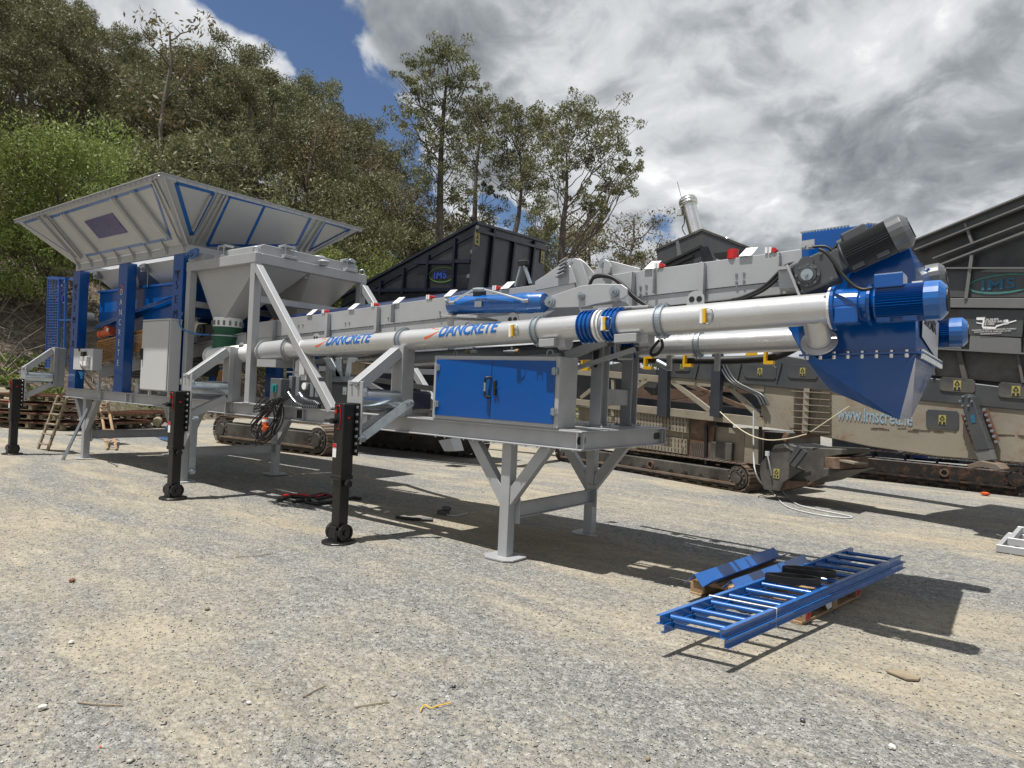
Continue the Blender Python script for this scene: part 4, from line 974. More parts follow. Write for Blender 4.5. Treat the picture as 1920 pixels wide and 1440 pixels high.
q = oy(912, 727, cy0-.03); b = MB(); b.path([(q.x+.05, cy0-.015, q.z+.1), (q.x+.02, cy0-.045, q.z+.1), (q.x-.0, cy0-.055, q.z+.08), (q.x, cy0-.055, q.z-.06), (q.x+.02, cy0-.045, q.z-.09), (q.x+.04, cy0-.015, q.z-.09)], .013, 8); h = part(b, 'grab_handle', 'rubber', CA)
b = MB(); b.tube((q.x, cy0-.055, q.z-.035), (q.x, cy0-.055, q.z+.05), .0145, n=10); part(b, 'handle_sleeve', 'galv', CA)
q = oy(928, 727, cy0-.02); b = MB(); b.bb(q.x-.014, q.x+.014, cy0-.035, cy0-.012, q.z-.075, q.z+.075); b.tube((q.x+.01, cy0-.02, q.z+.0), (q.x+.04, cy0-.05, q.z), .012, n=8); part(b, 'door_lock', 'rubber', CA, .004)
for u, v in ((822, 689), (819, 757), (1041, 696), (1039, 772)):
    q = oy(u, v, cy0-.01)
    b = MB(); b.bb(q.x-.03, q.x+.03, cy0-.022, cy0-.0125, q.z-.03, q.z+.03); b.tube((q.x, cy0-.026, q.z-.035), (q.x, cy0-.026, q.z+.035), .011, n=8)
    for i in (-1, 1):
        for j in (-1, 1): b.bolt((q.x+i*.02, cy0-.022, q.z+j*.018), (0, -1, 0), .006, .006)
    part(b, 'hinge', 'galv', CA)
eye((cx1-.19, 5.3, cz1), (1, 0, 0), .035, CA); eye((cx0+.1, 5.4, cz1), (.5, .5, 0), .03, CA)
for (u, v, y) in ((1121, 800, 0), (1177, 797, 0)):
    q = oz(u, v, ZT+.012); x, y = q.x, q.y
    b = MB(); b.ibeam((x, y, ZT+.009), (x, y, 2.14), .13, .15, .012, .010, up=(0, 1, 0)); b.bb(x-.11, x+.11, y-.11, y+.11, ZT+.01, ZT+.022); c = part(b, 'deck_post', 'steel', P, .003)
    b = MB(); b.bb(x-.085, x+.085, y-.09, y+.09, 2.142, 2.19); part(b, 'rubber_pad', 'rubber', P)
    for i in (-1, 1):
        for j in (-1, 1): b = MB(); b.bolt((x+i*.09, y+j*.09, ZT+.022), (0, 0, 1), .012, .02); part(b, 'anchor_bolt', 'galv', P)
    if u == 1121: p1 = V((x, y, 0))
    else: p2 = V((x, y, 0))
b = MB(); b.beam(V((p1.x+.02, p1.y+.08, 1.62)), V((p2.x+.02, p2.y-.08, 1.62)), .02, .17); part(b, 'post_tie', 'steel', P, .003)
b = MB()
for k in range(5):
    dx = -.03+k*.014; b.path([(p1.x+dx, p1.y-.09, 2.15), (p1.x+dx*.8, p1.y-.10, 2.0), (p1.x+dx*.5, p1.y-.10, 1.93), (p1.x+dx*.2, p1.y-.11, 1.92), (p1.x-dx*.4+.01, p1.y-.12, 1.98), (p1.x-dx*.5+.01, p1.y-.12, 2.15)], .007, 6)
part(b, 'hanging_cables', 'rubber', P, kind='stuff')
b = MB(); b.path([oy(u, v, 5.5) for u, v in ((1236, 638), (1222, 655), (1221, 665), (1232, 664), (1242, 650), (1240, 636))], .014, 8); part(b, 'hanging_strap', 'rubber', P)
# slanted channel under the screws, pipes, valves
for a, c, w_ in (((1062, 668), (1135, 640), .09), ((1082, 690), (1190, 655), .04), ((700, 690), (1050, 665), .03)):
    b = MB(); b.beam(oy(*a, 5.85), oy(*c, 5.85), .05, w_); part(b, 'slanted_channel', 'steel', P)
b = MB(); b.tube((-4.6, 6.0, 2.05), (-3.9, 6.0, 2.08), .06, n=16); b.tube((-6.5, 6.05, 1.95), (-3.5, 6.05, 2.10), .10, n=20); part(b, 'water_pipe', 'steel_dark', P)
for u, v in ((888, 659), (960, 659)):
    q = oy(u, v, 5.6); b = MB(); b.tube(q+V((-.06, 0, 0)), q+V((.06, 0, 0)), .016, n=8); b.tube(q+V((-.11, 0, -.0)), q+V((-.06, 0, 0)), .010, n=8); b.bb(q.x-.01, q.x+.01, q.y-.01, q.y+.01, q.z, q.z+.05); c = part(b, 'ball_valve', 'galv', P)
    b = MB(); k = -1 if u == 888 else 1; b.tube(q+V((.05*k, 0, 0)), q+V((.09*k, 0, 0)), .026, n=10); part(b, 'brass_union', 'wood', c)
# black sprayed hose with yellow clips (behind, under the rear screw)
b = MB(); hz = [oy(u, v, 7.3) for u, v in ((1150, 672), (1250, 675), (1345, 676), (1420, 673), (1455, 668), (1485, 655), (1500, 645))]
b.path(hz, .045, 12); HO = part(b, 'loading_hose', 'rubber', P)
for u, v in ((1218, 680), (1292, 675), (1444, 669), (1100, 683)):
    q = oy(u, v, 7.24); b = MB(); b.bb(q.x-.05, q.x-.025, 7.18, 7.25, q.z-.08, q.z+.08); b.bb(q.x-.025, q.x+.05, 7.18, 7.25, q.z-.08, q.z-.045); b.bb(q.x-.025, q.x+.05, 7.18, 7.25, q.z+.045, q.z+.08); part(b, 'hose_clip', 'yellow', HO)
b = MB(); b.path([oy(u, v, 7.2) for u, v in ((1232, 678), (1254, 690), (1258, 690))], .035, 10); part(b, 'pipe_stub', 'galv', P)
pt = [oy(u, v, 7.2) for u, v in ((1397, 667), (1403, 650), (1415, 650), (1420, 666))]
b = MB(); b.prism(pt, (0, .02, 0)); part(b, 'warning_plate', 'yellow', P)
for u in (1255, 1345):
    q = oy(u, 664, 7.05); b = MB(); b.beam((q.x, 7.06, 1.95), (q.x, 7.06, 2.28), .05, .05); part(b, 'hanger', 'steel', P)
# galvanised clamp saddle below the first screw
for pts in (((606, 671), (620, 671), (640, 708), (628, 708)), ((652, 671), (668, 671), (655, 708), (646, 708)), ((622, 706), (662, 706), (664, 716), (620, 716)), ((629, 671), (640, 671), (640, 706), (629, 706))):
    plate_px(pts, 5.5, .03, 'saddle_plate', 'galv')

# ------------------------------------------------------------------ support jacks with side arms
def jack(x, yj, tilt=0):
    J = []
    b = MB(); b.beam((x, yj, .66), (x, yj, 1.432), .15, .15, (0, 1, 0)); J = part(b, 'jack', 'black', P, .006, label='black telescopic support jack')
    b = MB(); b.beam((x, yj, .10), (x, yj, .665), .12, .12, (0, 1, 0)); b.bb(x-.082, x+.082, yj-.082, yj+.082, .655, .70); part(b, 'inner_tube', 'black', J, .005)
    b = MB(); b.lathe((x, yj, 0), (0, 0, 1), [(0, .17), (.008, .175), (.022, .17), (.03, .12)], 28); b.bb(x-.07, x+.07, yj-.085, yj+.085, .03, .14); b.beam((x, yj-.09, .12), (x, yj+.09, .12), .11, .12); part(b, 'jack_foot', 'black', J, .003)
    for s in (-1, 1):
        b = MB(); b.lathe((x+s*.10, yj, .115), (s, 0, 0), [(-.02, .02), (-.02, .085), (.012, .088), (.014, .070), (.002, .068), (.002, .03), (.02, .028), (.02, .01)], 24, False); part(b, 'foot_wheel', 'black', J)
    b = MB(); b.tube((x-.17, yj-.11, 1.25), (x-.02, yj-.10, 1.25), .014, n=8); b.tube((x-.05, yj-.13, 1.25), (x-.05, yj-.07, 1.25), .03, n=12); part(b, 'crank_handle', 'black', J)
    b = MB(); r = .004; z0_, z1_ = 1.17, 1.41
    b.path([(x-.05, yj-.079, z1_-.01), (x+.02, yj-.079, z1_-.01), (x+.03, yj-.079, z0_+.03), (x-.01, yj-.079, z0_)], .0035, 6); b.bb(x-.045, x-.02, yj-.09, yj-.076, 1.33, 1.37); part(b, 'red_marking', 'red', J)
    b = MB(); b.bb(x-.065, x-.01, yj-.080, yj-.0765, .88, 1.02); lb_ = part(b, 'warning_label', 'white', J)
    b = MB(); b.bb(x-.065, x-.01, yj-.083, yj-.0805, .98, 1.02); part(b, 'label_band', 'red', J)
    b = MB(); b.bb(x+.0755, x+.079, yj-.02, yj+.01, 1.28, 1.30); part(b, 'decal', 'red', J)
    b = MB(); b.tube((x+.09, yj, .62), (x+.13, yj, .62), .035, n=16); part(b, 'pin_boss', 'black', J)
    # perforated side plates bolted to the arm
    b = MB(); b.bb(x-.10, x+.12, yj+.076, yj+.10, .90, 1.44); part(b, 'back_plate', 'black', J)
    b = MB()
    for k in range(7):
        z = .95+k*.075
        b.bolt((x+.112, yj+.076, z), (0, -1, 0), .016, .014); b.bolt((x-.092, yj+.076, z), (0, -1, 0), .014, .014)
    part(b, 'plate_bolts', 'chrome', J, kind='stuff')
    # arm: outer plate, two box beams, pipe, inner post
    ya = yj+.102; yi = 5.13
    b = MB(); b.bb(x-.10, x+.14, ya, ya+.02, 1.02, 1.67); A_ = part(b, 'arm_plate', 'steel', P, .003)
    for s in (-1, 1):
        b = MB(); b.bb(x+.02+s*.16-.03, x+.02+s*.16+.03, ya-.004, ya+.01, 1.52, 1.60); b.bolt((x+.02+s*.165, ya-.004, 1.56), (0, -1, 0), .008, .008); part(b, 'lug', 'galv', A_)
    for xx in (x-.03, x+.07):
        b = MB(); b.tube((xx, ya-.03, 1.63), (xx, ya, 1.63), .012, n=10); part(b, 'plate_bolt', 'galv', A_)
    b = MB(); b.beam((x+.02, ya+.02, 1.615), (x+.10, yi, 2.01), .15, .115); part(b, 'upper_arm', 'steel', A_, .004)
    b = MB(); b.beam((x+.03, ya+.02, 1.10), (x+.12, yi, 1.36), .13, .10); part(b, 'lower_arm', 'steel', A_, .004)
    b = MB(); b.tube((x+.05, ya+.02, 1.48), (x+.12, yi, 1.48), .105, n=28); part(b, 'slide_pipe', 'cylgalv', A_)
    b = MB(); b.bb(x+.02, x+.19, yi, yi+.07, ZT+.0, 2.075); b.bb(x+.04, x+.17, yi+.071, yi+.20, ZT, 2.07); part(b, 'arm_post', 'steel', A_, .004)
    return A_
jx = (-5.55, -8.98, -15.22)
A3 = jack(jx[0], 4.53); A2 = jack(jx[1], 4.53); A1 = jack(jx[2], 4.58)
for x in jx[:2]: pass
# galvanised stays: one stowed slanting, one hanging down
def stay(a, c, par):
    a, c = V(a), V(c); b = MB(); b.cbeam(a, c, .04, .085, .006, up=(0, 0, 1), flip=-1); s = part(b, 'stay', 'galv', par)
    for q in (a, c):
        b = MB(); b.tube(q+V((.0, -.03, 0)), q+V((0, .03, 0)), .038, n=16); b.tube(q+V((.0, -.045, 0)), q+V((0, .045, 0)), .014, n=8); part(b, 'stay_pivot', 'galv', s)
    return s
stay(oy(678, 822, 4.66), oy(768, 756, 5.05), A3)
stay(oy(366, 786, 4.68), oy(360, 884, 4.70), A2)
b = MB(); b.beam((-14.75, 4.75, .01), (-13.75, 5.28, .95), .05, .025); 
q0, q1 = oz(118, 862), oy(165, 765, 5.25)
b = MB(); b.beam(q0, q1, .05, .04); part(b, 'stay', 'galv', P)

# ------------------------------------------------------------------ valves, hoses and cable coil by the strut
q = oy(521, 730, 5.1); b = MB(); b.bb(q.x-.115, q.x+.115, 5.06, 5.19, q.z-.13, q.z+.14); sw = part(b, 'isolator_box', 'cowl', P, .008)
q = oy(517, 728, 5.06); b = MB(); b.bb(q.x-.05, q.x+.03, 5.045, 5.06, q.z-.055, q.z+.055); b.bb(q.x-.04, q.x-.0, 5.02, 5.045, q.z-.04, q.z+.04); part(b, 'rotary_switch', mat('switch_teal', (.01, .16, .17), .4), sw, .004)
b = MB(); b.bb(-7.35, -7.2, 5.24, 5.36, 1.65, 1.95); b.bb(-7.33, -7.22, 5.22, 5.238, 1.72, 1.93); part(b, 'small_panel', 'cabwhite', P, .004)
b = MB(); b.tube((-7.75, 5.3, 1.75), (-7.0, 5.3, 1.75), .012, n=8); b.tube((-7.55, 5.3, ZT), (-7.55, 5.3, 2.0), .012, n=8)
for x in (-7.5, -7.35, -7.05, -6.95): b.bb(x-.035, x+.035, 5.22, 5.32, 1.45, 1.70)
vm = part(b, 'valve_block', 'steel_dark', P, .004)
q = oy(570, 724, 5.18); b = MB(); b.tube(q, q+V((0, .03, 0)), .05, n=20); gg = part(b, 'pressure_gauge', 'galv', P)
b = MB(); b.tube(q+V((0, -.004, 0)), q, .042, n=20); part(b, 'dial', 'white', gg)
def coilhose(pts, y, r=.018, m='black'):
    b = MB(); P3 = [oy(u, v, y) for u, v in pts]; b.path(P3, r, 8); h = part(b, 'braided_hose', m, P)
    b = MB()
    for i in range(len(P3)-1):
        for k in range(4): 
            c = P3[i].lerp(P3[i+1], k/4); b.ring(c, P3[i+1]-P3[i], r, r+.005, .008, 10)
    part(b, 'hose_spiral', 'galv', h, kind='stuff')
coilhose(((541, 737), (548, 748), (556, 757), (568, 762), (585, 763), (600, 764)), 5.17)
coilhose(((562, 738), (568, 747), (578, 752), (590, 754), (600, 760)), 5.17)
b = MB(); random.seed(3)
for k in range(9):
    cx, cy = 500+random.uniform(-6, 10), 785+random.uniform(-4, 6); rx, ry = random.uniform(17, 29), random.uniform(34, 46)
    pts = [(540+random.uniform(-4, 4), 745)]
    for i in range(15):
        a = -1.1+i*2*PI*.9/14
        pts.append((cx+rx*math.sin(a+PI*.05*k)*1.0, cy-ry*math.cos(a)))
    pts.append((524+random.uniform(-3, 3), 745))
    b.path([oy(u, v, 5.12-.012*k) for u, v in pts], .0085, 7)
part(b, 'coiled_cable', 'rubber', P, kind='stuff', label='coiled black cables hanging from the chassis beam')
b = MB(); q = oy(497, 797, 5.0); b.tube(q, q+V((0, .0, .09)), .04, n=12); b.tube(q+V((-.02, 0, -.06)), q+V((.03, 0, -.0)), .035, n=12); part(b, 'cable_plug', 'orange', P)
b = MB(); b.tube(q+V((0, 0, .04)), q+V((0, 0, .075)), .042, n=12); part(b, 'plug_ring', 'white', P)
b = MB(); b.beam((-15.2, 4.9, 1.62), (-15.0, 5.2, 1.62), .02, .02)

# ------------------------------------------------------------------ blue mesh cage and steps at the far end
xg = -15.45
p = [oy(88, 690, 6.6), oy(88, 520, 6.6)]
g = mesh_guard(oy(86, 689, 6.6), oy(109, 689, 6.6), oy(111, 520, 6.6), oy(91, 520, 6.6), 4, 34, 'blue_cage', 'blue', .035, .022)
mesh_guard(oy(109, 683, 6.4), oy(121, 683, 6.4), oy(124, 522, 6.4), oy(112, 522, 6.4), 2, 2, 'blue_cage', 'blue', .05, .012)
b = MB(); b.beam(oy(90, 522, 6.6), oy(140, 524, 6.4), .05, .05); b.beam(oy(112, 600, 6.4), oy(140, 600, 6.4), .04, .04); part(b, 'cage_rail', 'blue', P)
q = oy(125, 600, 6.0); b = MB(); b.tube((q.x, 6.2, q.z), (q.x, 6.5, q.z), .22, n=28); part(b, 'drum', 'rgrey', P)
# ================================================================== worn tracked crusher behind
AP = V((-9.0, 13.8, 0)); AD = V((.955, -.297, 0)).normalized(); AN = V((.297, .955, 0)).normalized()
def pa(u, v, off=0): return opl(u, v, AP+AN*off, AN)
def poly(pts, off, th, name, m, par, bev=0, f=pa, N=AN, label=None):
    b = MB(); b.prism([f(u, v, off) for u, v in pts], N*th); return part(b, name, m, par, bev, label)
def bar(a, c, off, w_, h, name, m, par, f=pa):
    b = MB(); b.beam(f(*a, off), f(*c, off), w_, h); return part(b, name, m, par)
def signtri(u, v, off, f, par, w_=.095, h_=.13, N=AN, D=AD):
    q = f(u, v, off); b = MB(); b.prism([q+D*w_*i/2+V((0, 0, h_*j/2)) for i, j in ((-1, -1), (1, -1), (1, 1), (-1, 1))], -N*.004); s = part(b, 'warning_sticker', 'signyellow', par)
    b = MB(); o_ = -N*.0055
    T = [q+o_+D*w_*.34*math.sin(a)+V((0, 0, h_*.16+w_*.34*math.cos(a))) for a in (0, 2*PI/3, 4*PI/3)]
    for i in range(3): b.beam(T[i], T[(i+1) % 3], .002, .012, D)
    b.prism([q+o_+D*x+V((0, 0, z)) for x, z in ((-.04, -.06), (-.01, -.06), (-.01, -.03), (-.04, -.03))], -N*.001)
    b.prism([q+o_+D*x+V((0, 0, z)) for x, z in ((.01, -.06), (.04, -.06), (.04, -.03), (.01, -.03))], -N*.001)
    part(b, 'pictogram', 'rubber', s, kind='stuff')
def crawler(A, B, n, width, H, par, mtrack='track', fm='trackframe'):
    """caterpillar track between ground points A and B (outer side), n = direction away from the viewer"""
    A, B, n = V(A), V(B), V(n); d = (B-A).normalized(); L = (B-A).length; r = H/2; up = V((0, 0, 1))
    b = MB(); b.prism([A+d*r*.9+up*H*.10, B-d*r*.9+up*H*.10, B-d*r*.9+up*H*.74, A+d*r*.9+up*H*.74], n*width*.9); fr = part(b, 'track_frame', fm, par, .02)
    b = MB(); b.beam(A+d*r+up*H*.26-n*.02, B-d*r+up*H*.26-n*.02, .05, .04); part(b, 'frame_rail', mtrack, par)
    per = 2*(L-2*r)+2*PI*r; k = int(per/.135); s = MB()
    for i in range(k):
        q = per*i/k; Ls = L-2*r
        if q < Ls: p, tg = A+d*(r+q)+up*H, d
        elif q < Ls+PI*r: a = (q-Ls)/r; p, tg = B-d*r+up*r+d*math.sin(a)*r+up*math.cos(a)*r, d*math.cos(a)-up*math.sin(a)
        elif q < 2*Ls+PI*r: p, tg = B-d*(r+q-Ls-PI*r)+V((0, 0, .012)), -d
        else: a = (q-2*Ls-PI*r)/r; p, tg = A+d*r+up*r-d*math.sin(a)*r-up*math.cos(a)*r, -d*math.cos(a)+up*math.sin(a)
        o = n.cross(tg)*(1 if True else -1); sg = 1 if (p-(A+d*L/2+up*r)).dot(o) > 0 else -1
        s.beam(p-o*sg*.012, p-o*sg*.012+n*width, .118, .022, o*sg); s.beam(p-tg*.03+o*sg*.002, p-tg*.03+o*sg*.002+n*width, .018, .03, o*sg)
    part(s, 'track_shoes', mtrack, par, kind='stuff')
    for c, nm in ((A+d*r, 'idler_wheel'), (B-d*r, 'drive_sprocket')):
        b = MB(); b.lathe(c+up*r+n*.05, -n, [(0, r*.8), (.04, r*.8), (.045, r*.45), (.09, r*.42), (.10, .01)], 28); w_ = part(b, nm, fm, par)
        b = MB()
        for i in range(12): a = i*PI/6; b.tube(c+up*r+n*.0+(d*math.cos(a)+up*math.sin(a))*r*.6, c+up*r-n*.02+(d*math.cos(a)+up*math.sin(a))*r*.6, .02, n=6)
        part(b, 'wheel_bolts', mtrack, w_, kind='stuff')
    nr = int((L-2*r)/.33)
    for i in range(nr):
        c = A+d*(r+.18+(L-2*r-.3)*i/max(1, nr-1))+up*.13; b = MB(); b.tube(c+n*.06, c-n*.0, .10, n=16); part(b, 'track_roller', fm, par)
    q = A+d*L*.57+up*H*.50; b = MB(); b.ring(q-n*.012, n, .055, .085, .03, 20); part(b, 'hole_ring', 'rustbeige', par)
    b = MB(); b.tube(q-n*.002, q-n*.004, .055, n=16); part(b, 'pin_hole', 'rubber', par)

M['darkgalv'] = mat('dark_galvanised', (.055, .062, .078), .45, .4, .3, 3)
CR = thing('tracked_crusher', 'dusty beige tracked crusher with long web-lettered beam behind the blue chute', 'crusher', AP+AD*5)
crawler(pa(1040, 864), pa(1404, 926), AN, .45, .52, CR)
crawler(pa(1040, 864)+AN*2.2, pa(1404, 926)+AN*2.2, AN, .45, .52, CR)
# slotted side doors
for pts, rows in ((((1138, 766), (1290, 784), (1290, 812), (1138, 790)), 3), (((1190, 812), (1287, 824), (1287, 852), (1190, 838)), 3)):
    dr = poly(pts, .05, .04, 'slotted_door', 'beige', CR)
    b = MB(); P_ = [pa(u, v, .05) for u, v in pts]
    for j in range(rows):
        nn = int((P_[1]-P_[0]).length/.085)
        for i in range(nn):
            if abs(i-nn*.36) < 1 and j < 2: continue
            q = P_[0].lerp(P_[1], (i+.7)/nn).lerp(P_[3].lerp(P_[2], (i+.7)/nn), (j+.6)/(rows+.1))
            b.beam(q-AN*.001-V((0, 0, .030)), q-AN*.003+V((0, 0, .035)), .016, .004, AN)
    part(b, 'slots', 'rubber', dr, kind='stuff')
b = MB(); a_ = pa(1085, 770, .12); c_ = pa(1296, 850, .12); b.prism([pa(1085, 762, .12), pa(1293, 785, .12), pa(1290, 855, .12), pa(1085, 835, .12)], AN*1.4); part(b, 'engine_housing', 'beige', CR, .01)
for u, v in ((1280, 818), (1280, 843), (1288, 800)):
    q = pa(u, v, .04); b = MB(); b.tube(q-V((0, 0, .05)), q+V((0, 0, .05)), .015, n=8); part(b, 'door_hinge', 'track', CR)
poly(((1294, 783), (1340, 789), (1336, 862), (1292, 856)), .12, .05, 'side_panel', 'rustbeige', CR)
poly(((1328, 798), (1396, 805), (1396, 868), (1325, 862)), .20, .05, 'side_panel', 'beige', CR)
poly(((1332, 828), (1372, 831), (1370, 865), (1330, 861)), .10, .10, 'tool_box', 'rdark', CR, .01)
poly(((1398, 802), (1430, 806), (1426, 872), (1395, 867)), .12, .06, 'side_panel', 'beige', CR)
poly(((1292, 800), (1470, 812), (1470, 875), (1292, 868)), .55, 1.2, 'engine_housing', 'rdark', CR)
for i in range(6): bar((1296+i*4, 830+i*.5), (1300+i*4, 858), .06, .02, .02, 'radiator_rib', 'rdark', CR)
for u in (1324, 1426): bar((u, 798), (u-1, 870), .08, .05, .05, 'black_pipe', 'rubber', CR)
bar((1324, 796), (1345, 795), .08, .05, .05, 'black_pipe', 'rubber', CR)
# truss
def band(a0, a1, th, off, d_, name, m):
    return poly((a0, a1, (a1[0], a1[1]+th[1]), (a0[0], a0[1]+th[0])), off, d_, name, m, CR, .004)
for o_ in (0.0, 1.5):
    band((1060, 746), (1432, 783), (11, 18), o_, .10, 'truss_chord', 'beige')
    band((1075, 690), (1432, 722), (12, 13), o_, .10, 'truss_chord', 'beige')
    for a, c in (((1262, 716), (1332, 770)), ((1368, 725), (1425, 782)), ((1150, 758), (1215, 712)), ((1090, 746), (1140, 706)), ((1200, 716), (1140, 760))): bar(a, c, o_+.03, .06, .09, 'truss_diagonal', 'beige', CR)
    for u in (1253, 1340, 1432, 1150): bar((u, 712), (u, 780), o_+.05, .07, .07, 'truss_post', 'beige', CR)
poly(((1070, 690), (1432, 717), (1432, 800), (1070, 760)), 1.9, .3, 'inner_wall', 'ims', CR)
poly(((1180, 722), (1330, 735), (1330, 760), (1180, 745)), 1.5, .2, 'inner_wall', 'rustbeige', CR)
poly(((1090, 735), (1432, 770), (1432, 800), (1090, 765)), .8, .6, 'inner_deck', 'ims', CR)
for a, c in (((1180, 700), (1250, 745)), ((1200, 755), (1330, 735)), ((1290, 720), (1420, 775)), ((1345, 730), (1430, 735))): bar(a, c, .9, .08, .09, 'inner_brace', 'rustbeige', CR)
for k, (a, c) in enumerate((((1140, 698), (1190, 690)), ((1195, 702), (1240, 706)), ((1240, 705), (1225, 735)))): bar(a, c, .35, .35, .28, 'plastic_guard', 'rgrey', CR)
for u0, u1 in ((1236, 1252), (1335, 1351)):
    poly(((u0, 655), (u1, 655), (u1-3, 783), (u0-5, 780)), -.12, .10, 'dark_post', 'darkgalv', CR, .003)
poly(((1430, 718), (1490, 726), (1562, 728), (1600, 748), (1600, 812), (1520, 812), (1430, 800)), .02, .10, 'side_plate', 'beige', CR, .004)
poly(((1480, 800), (1522, 812), (1560, 815), (1500, 822)), .0, .1, 'gusset', 'rustbeige', CR)
for k in range(7):
    y0 = 733+k*12.2; bar((1486, y0), (1558, y0+4.5), -.03, .07, .012, 'stiffener', 'beige', CR)
bar((1513, 728), (1509, 812), -.04, .09, .03, 'stiffener', 'beige', CR)
BM = poly(((1540, 727), (1600, 733), (1715, 745), (1935, 767), (1935, 836), (1935, 869), (1760, 856), (1635, 838), (1520, 814)), .0, .35, 'main_beam', 'beige', CR, .01, label='faded beige beam with blue web lettering and scratches')
poly(((1540, 727), (1600, 733), (1715, 745), (1935, 767), (1935, 869), (1635, 838), (1520, 814)), 2.2, .2, 'main_beam', 'beige', CR)
a0 = pa(1570, 780, -.004); a1 = pa(1728, 793, -.004)
dd = (a1-a0).normalized()
text('www.lmscred.ie', .30, a0-V((0, 0, .05)), dd, (0, 0, 1), mat('faded_blue', (.07, .25, .42), .7, 0, .4, 30, rust=.4, rustc=(.46, .40, .31), thr=.55), BM, off=.006, sx=(a1-a0).length/2.15)
b = MB(); random.seed(11)
for i in range(26):
    u = random.choice((random.uniform(1630, 1800), random.uniform(1630, 1800), random.uniform(1860, 1915))); v = 801+(u-1630)*.06+random.uniform(-2, 2); l_ = random.uniform(3, 22)
    b.beam(pa(u, v, -.0015), pa(u+l_, v+l_*.06+random.uniform(-.8, .8), -.0015), .002, random.uniform(.006, .016), AN)
part(b, 'rust_scratches', 'rust', BM, kind='stuff')
# access plates with stickers
def access(u, v, w_, h_, sk=.06, off=-.012, m='rgrey'):
    pts = []
    for i, j in ((-1, -.7), (-.85, -1), (.85, -1), (1, -.7), (1, .7), (.85, 1), (-.85, 1), (-1, .7)): pts.append((u+i*w_, v+j*h_+sk*i*w_))
    p_ = poly(pts, off, .01, 'access_plate', m, CR, .002); signtri(u, v, off-.001, pa, p_); return p_
access(1767, 787, 31, 18)
poly(((1245, 700), (1262, 680), (1480, 668), (1560, 682), (1715, 705), (1935, 732), (1935, 771), (1715, 750), (1560, 733), (1490, 729), (1245, 706)), -.02, .3, 'grey_skirt', 'rgrey', CR, .01)
access(1425, 697, 30, 13, .05, -.035); access(1505, 697, 28, 13, .05, -.035); access(1795, 722, 33, 13, .08, -.035, 'rdark'); access(1905, 733, 33, 14, .08, -.035, 'rdark'); access(1279, 688, 14, 8, .0, -.035)
for u in (1310, 1390, 1465): bar((u, 680), (u-8, 712), -.03, .03, .03, 'skirt_rib', 'rgrey', CR)
# big hopper wall at the right
pr_ = ((1700, 458), (1935, 362), (1935, 735), (1715, 706), (1700, 640))
HB = poly(pr_, .10, 2.3, 'side_hopper', 'wallgrey', CR, .01)
poly(((1742, 652), (1935, 664), (1935, 722), (1740, 703)), .02, .07, 'liner_band', 'rdark', CR)
for a, c in (((1798, 657), (1810, 712)), ((1908, 664), (1918, 718)), ((1745, 655), (1752, 704))): bar(a, c, -.02, .03, .06, 'wall_rib', 'rdark', CR)
for a, c, w_ in (((1740, 653), (1935, 664), .02),): bar(a, c, -.03, .12, w_, 'wall_ledge', 'rplate', CR)
poly(((1740, 622), (1800, 624), (1802, 654), (1742, 651)), .05, .04, 'liner_plate', 'rplate', CR)
poly(((1819, 628), (1914, 634), (1914, 661), (1817, 656)), .05, .04, 'liner_plate', 'rplate', CR)
poly(((1752, 579), (1816, 580), (1806, 622), (1745, 620)), .055, .04, 'wall_panel', 'rdark', CR)
tp = poly(((1800, 580), (1921, 581), (1916, 632), (1796, 626)), .045, .04, 'wall_panel', 'rgrey', CR, label='dark wall panel with white crusher sales lettering')
poly(((1925, 581), (1936, 581), (1934, 640), (1920, 636)), .045, .04, 'wall_panel', 'rdark', CR)
poly(((1756, 559), (1936, 559), (1936, 578), (1752, 576)), .0, .10, 'grey_rail', 'rplate', CR, .003)
ip = poly(((1762, 504), (1936, 504), (1936, 557), (1756, 557)), .05, .05, 'wall_panel', 'rgrey', CR)
bar((1822, 478), (1811, 560), .0, .04, .04, 'wall_rib', 'rplate', CR)
bar((1757, 503), (1936, 503), -.0, .07, .02, 'wall_rib', 'rplate', CR)
poly(((1700, 458), (1935, 362), (1935, 382), (1717, 469)), .0, .08, 'rim_channel', 'rgrey', CR, .003)
bar((1702, 457), (1936, 361), -.02, .10, .02, 'rim_edge', 'rplate', CR); bar((1716, 469), (1936, 381), -.01, .08, .02, 'rim_edge', 'rplate', CR)
bar((1750, 485), (1936, 413), .0, .06, .02, 'wall_rib', 'rplate', CR); bar((1757, 499), (1936, 430), .0, .06, .025, 'wall_rib', 'rplate', CR)
bar((1810, 419), (1823, 455), -.0, .05, .03, 'wall_rib', 'rplate', CR)
# oval logo and lettering
def ims_logo(f, N, D, u, v, rx, rz, par, ml='logo_blue', mo='logo_green', sz=.26, slope=0):
    c = f(u, v); up = V((0, 0, 1)); b = MB(); D = (V(D)+up*slope).normalized()
    n_ = 40; P0 = [c+D*rx*math.cos(a)+up*rz*math.sin(a) for a in [i*2*PI/n_ for i in range(n_)]]
    P1 = [c+D*rx*.93*math.cos(a)+up*rz*.84*math.sin(a) for a in [i*2*PI/n_ for i in range(n_)]]
    b.add([p-N*.004 for p in P0+P1], [(i, (i+1) % n_, n_+(i+1) % n_, n_+i) for i in range(n_)]); part(b, 'oval_ring', mo, par)
    text('IMS', sz, c-D*rx*.62-up*sz*.35-N*.003, D, (0, 0, 1), ml, par, off=.004, sx=rx*1.24/(sz*1.95), space=1.05)
M['logo_blue'] = mat('logo_blue', (.02, .12, .22), .5, 0, .3, 20); M['logo_teal'] = mat('logo_teal', (.05, .22, .20), .5, 0, .3, 20)
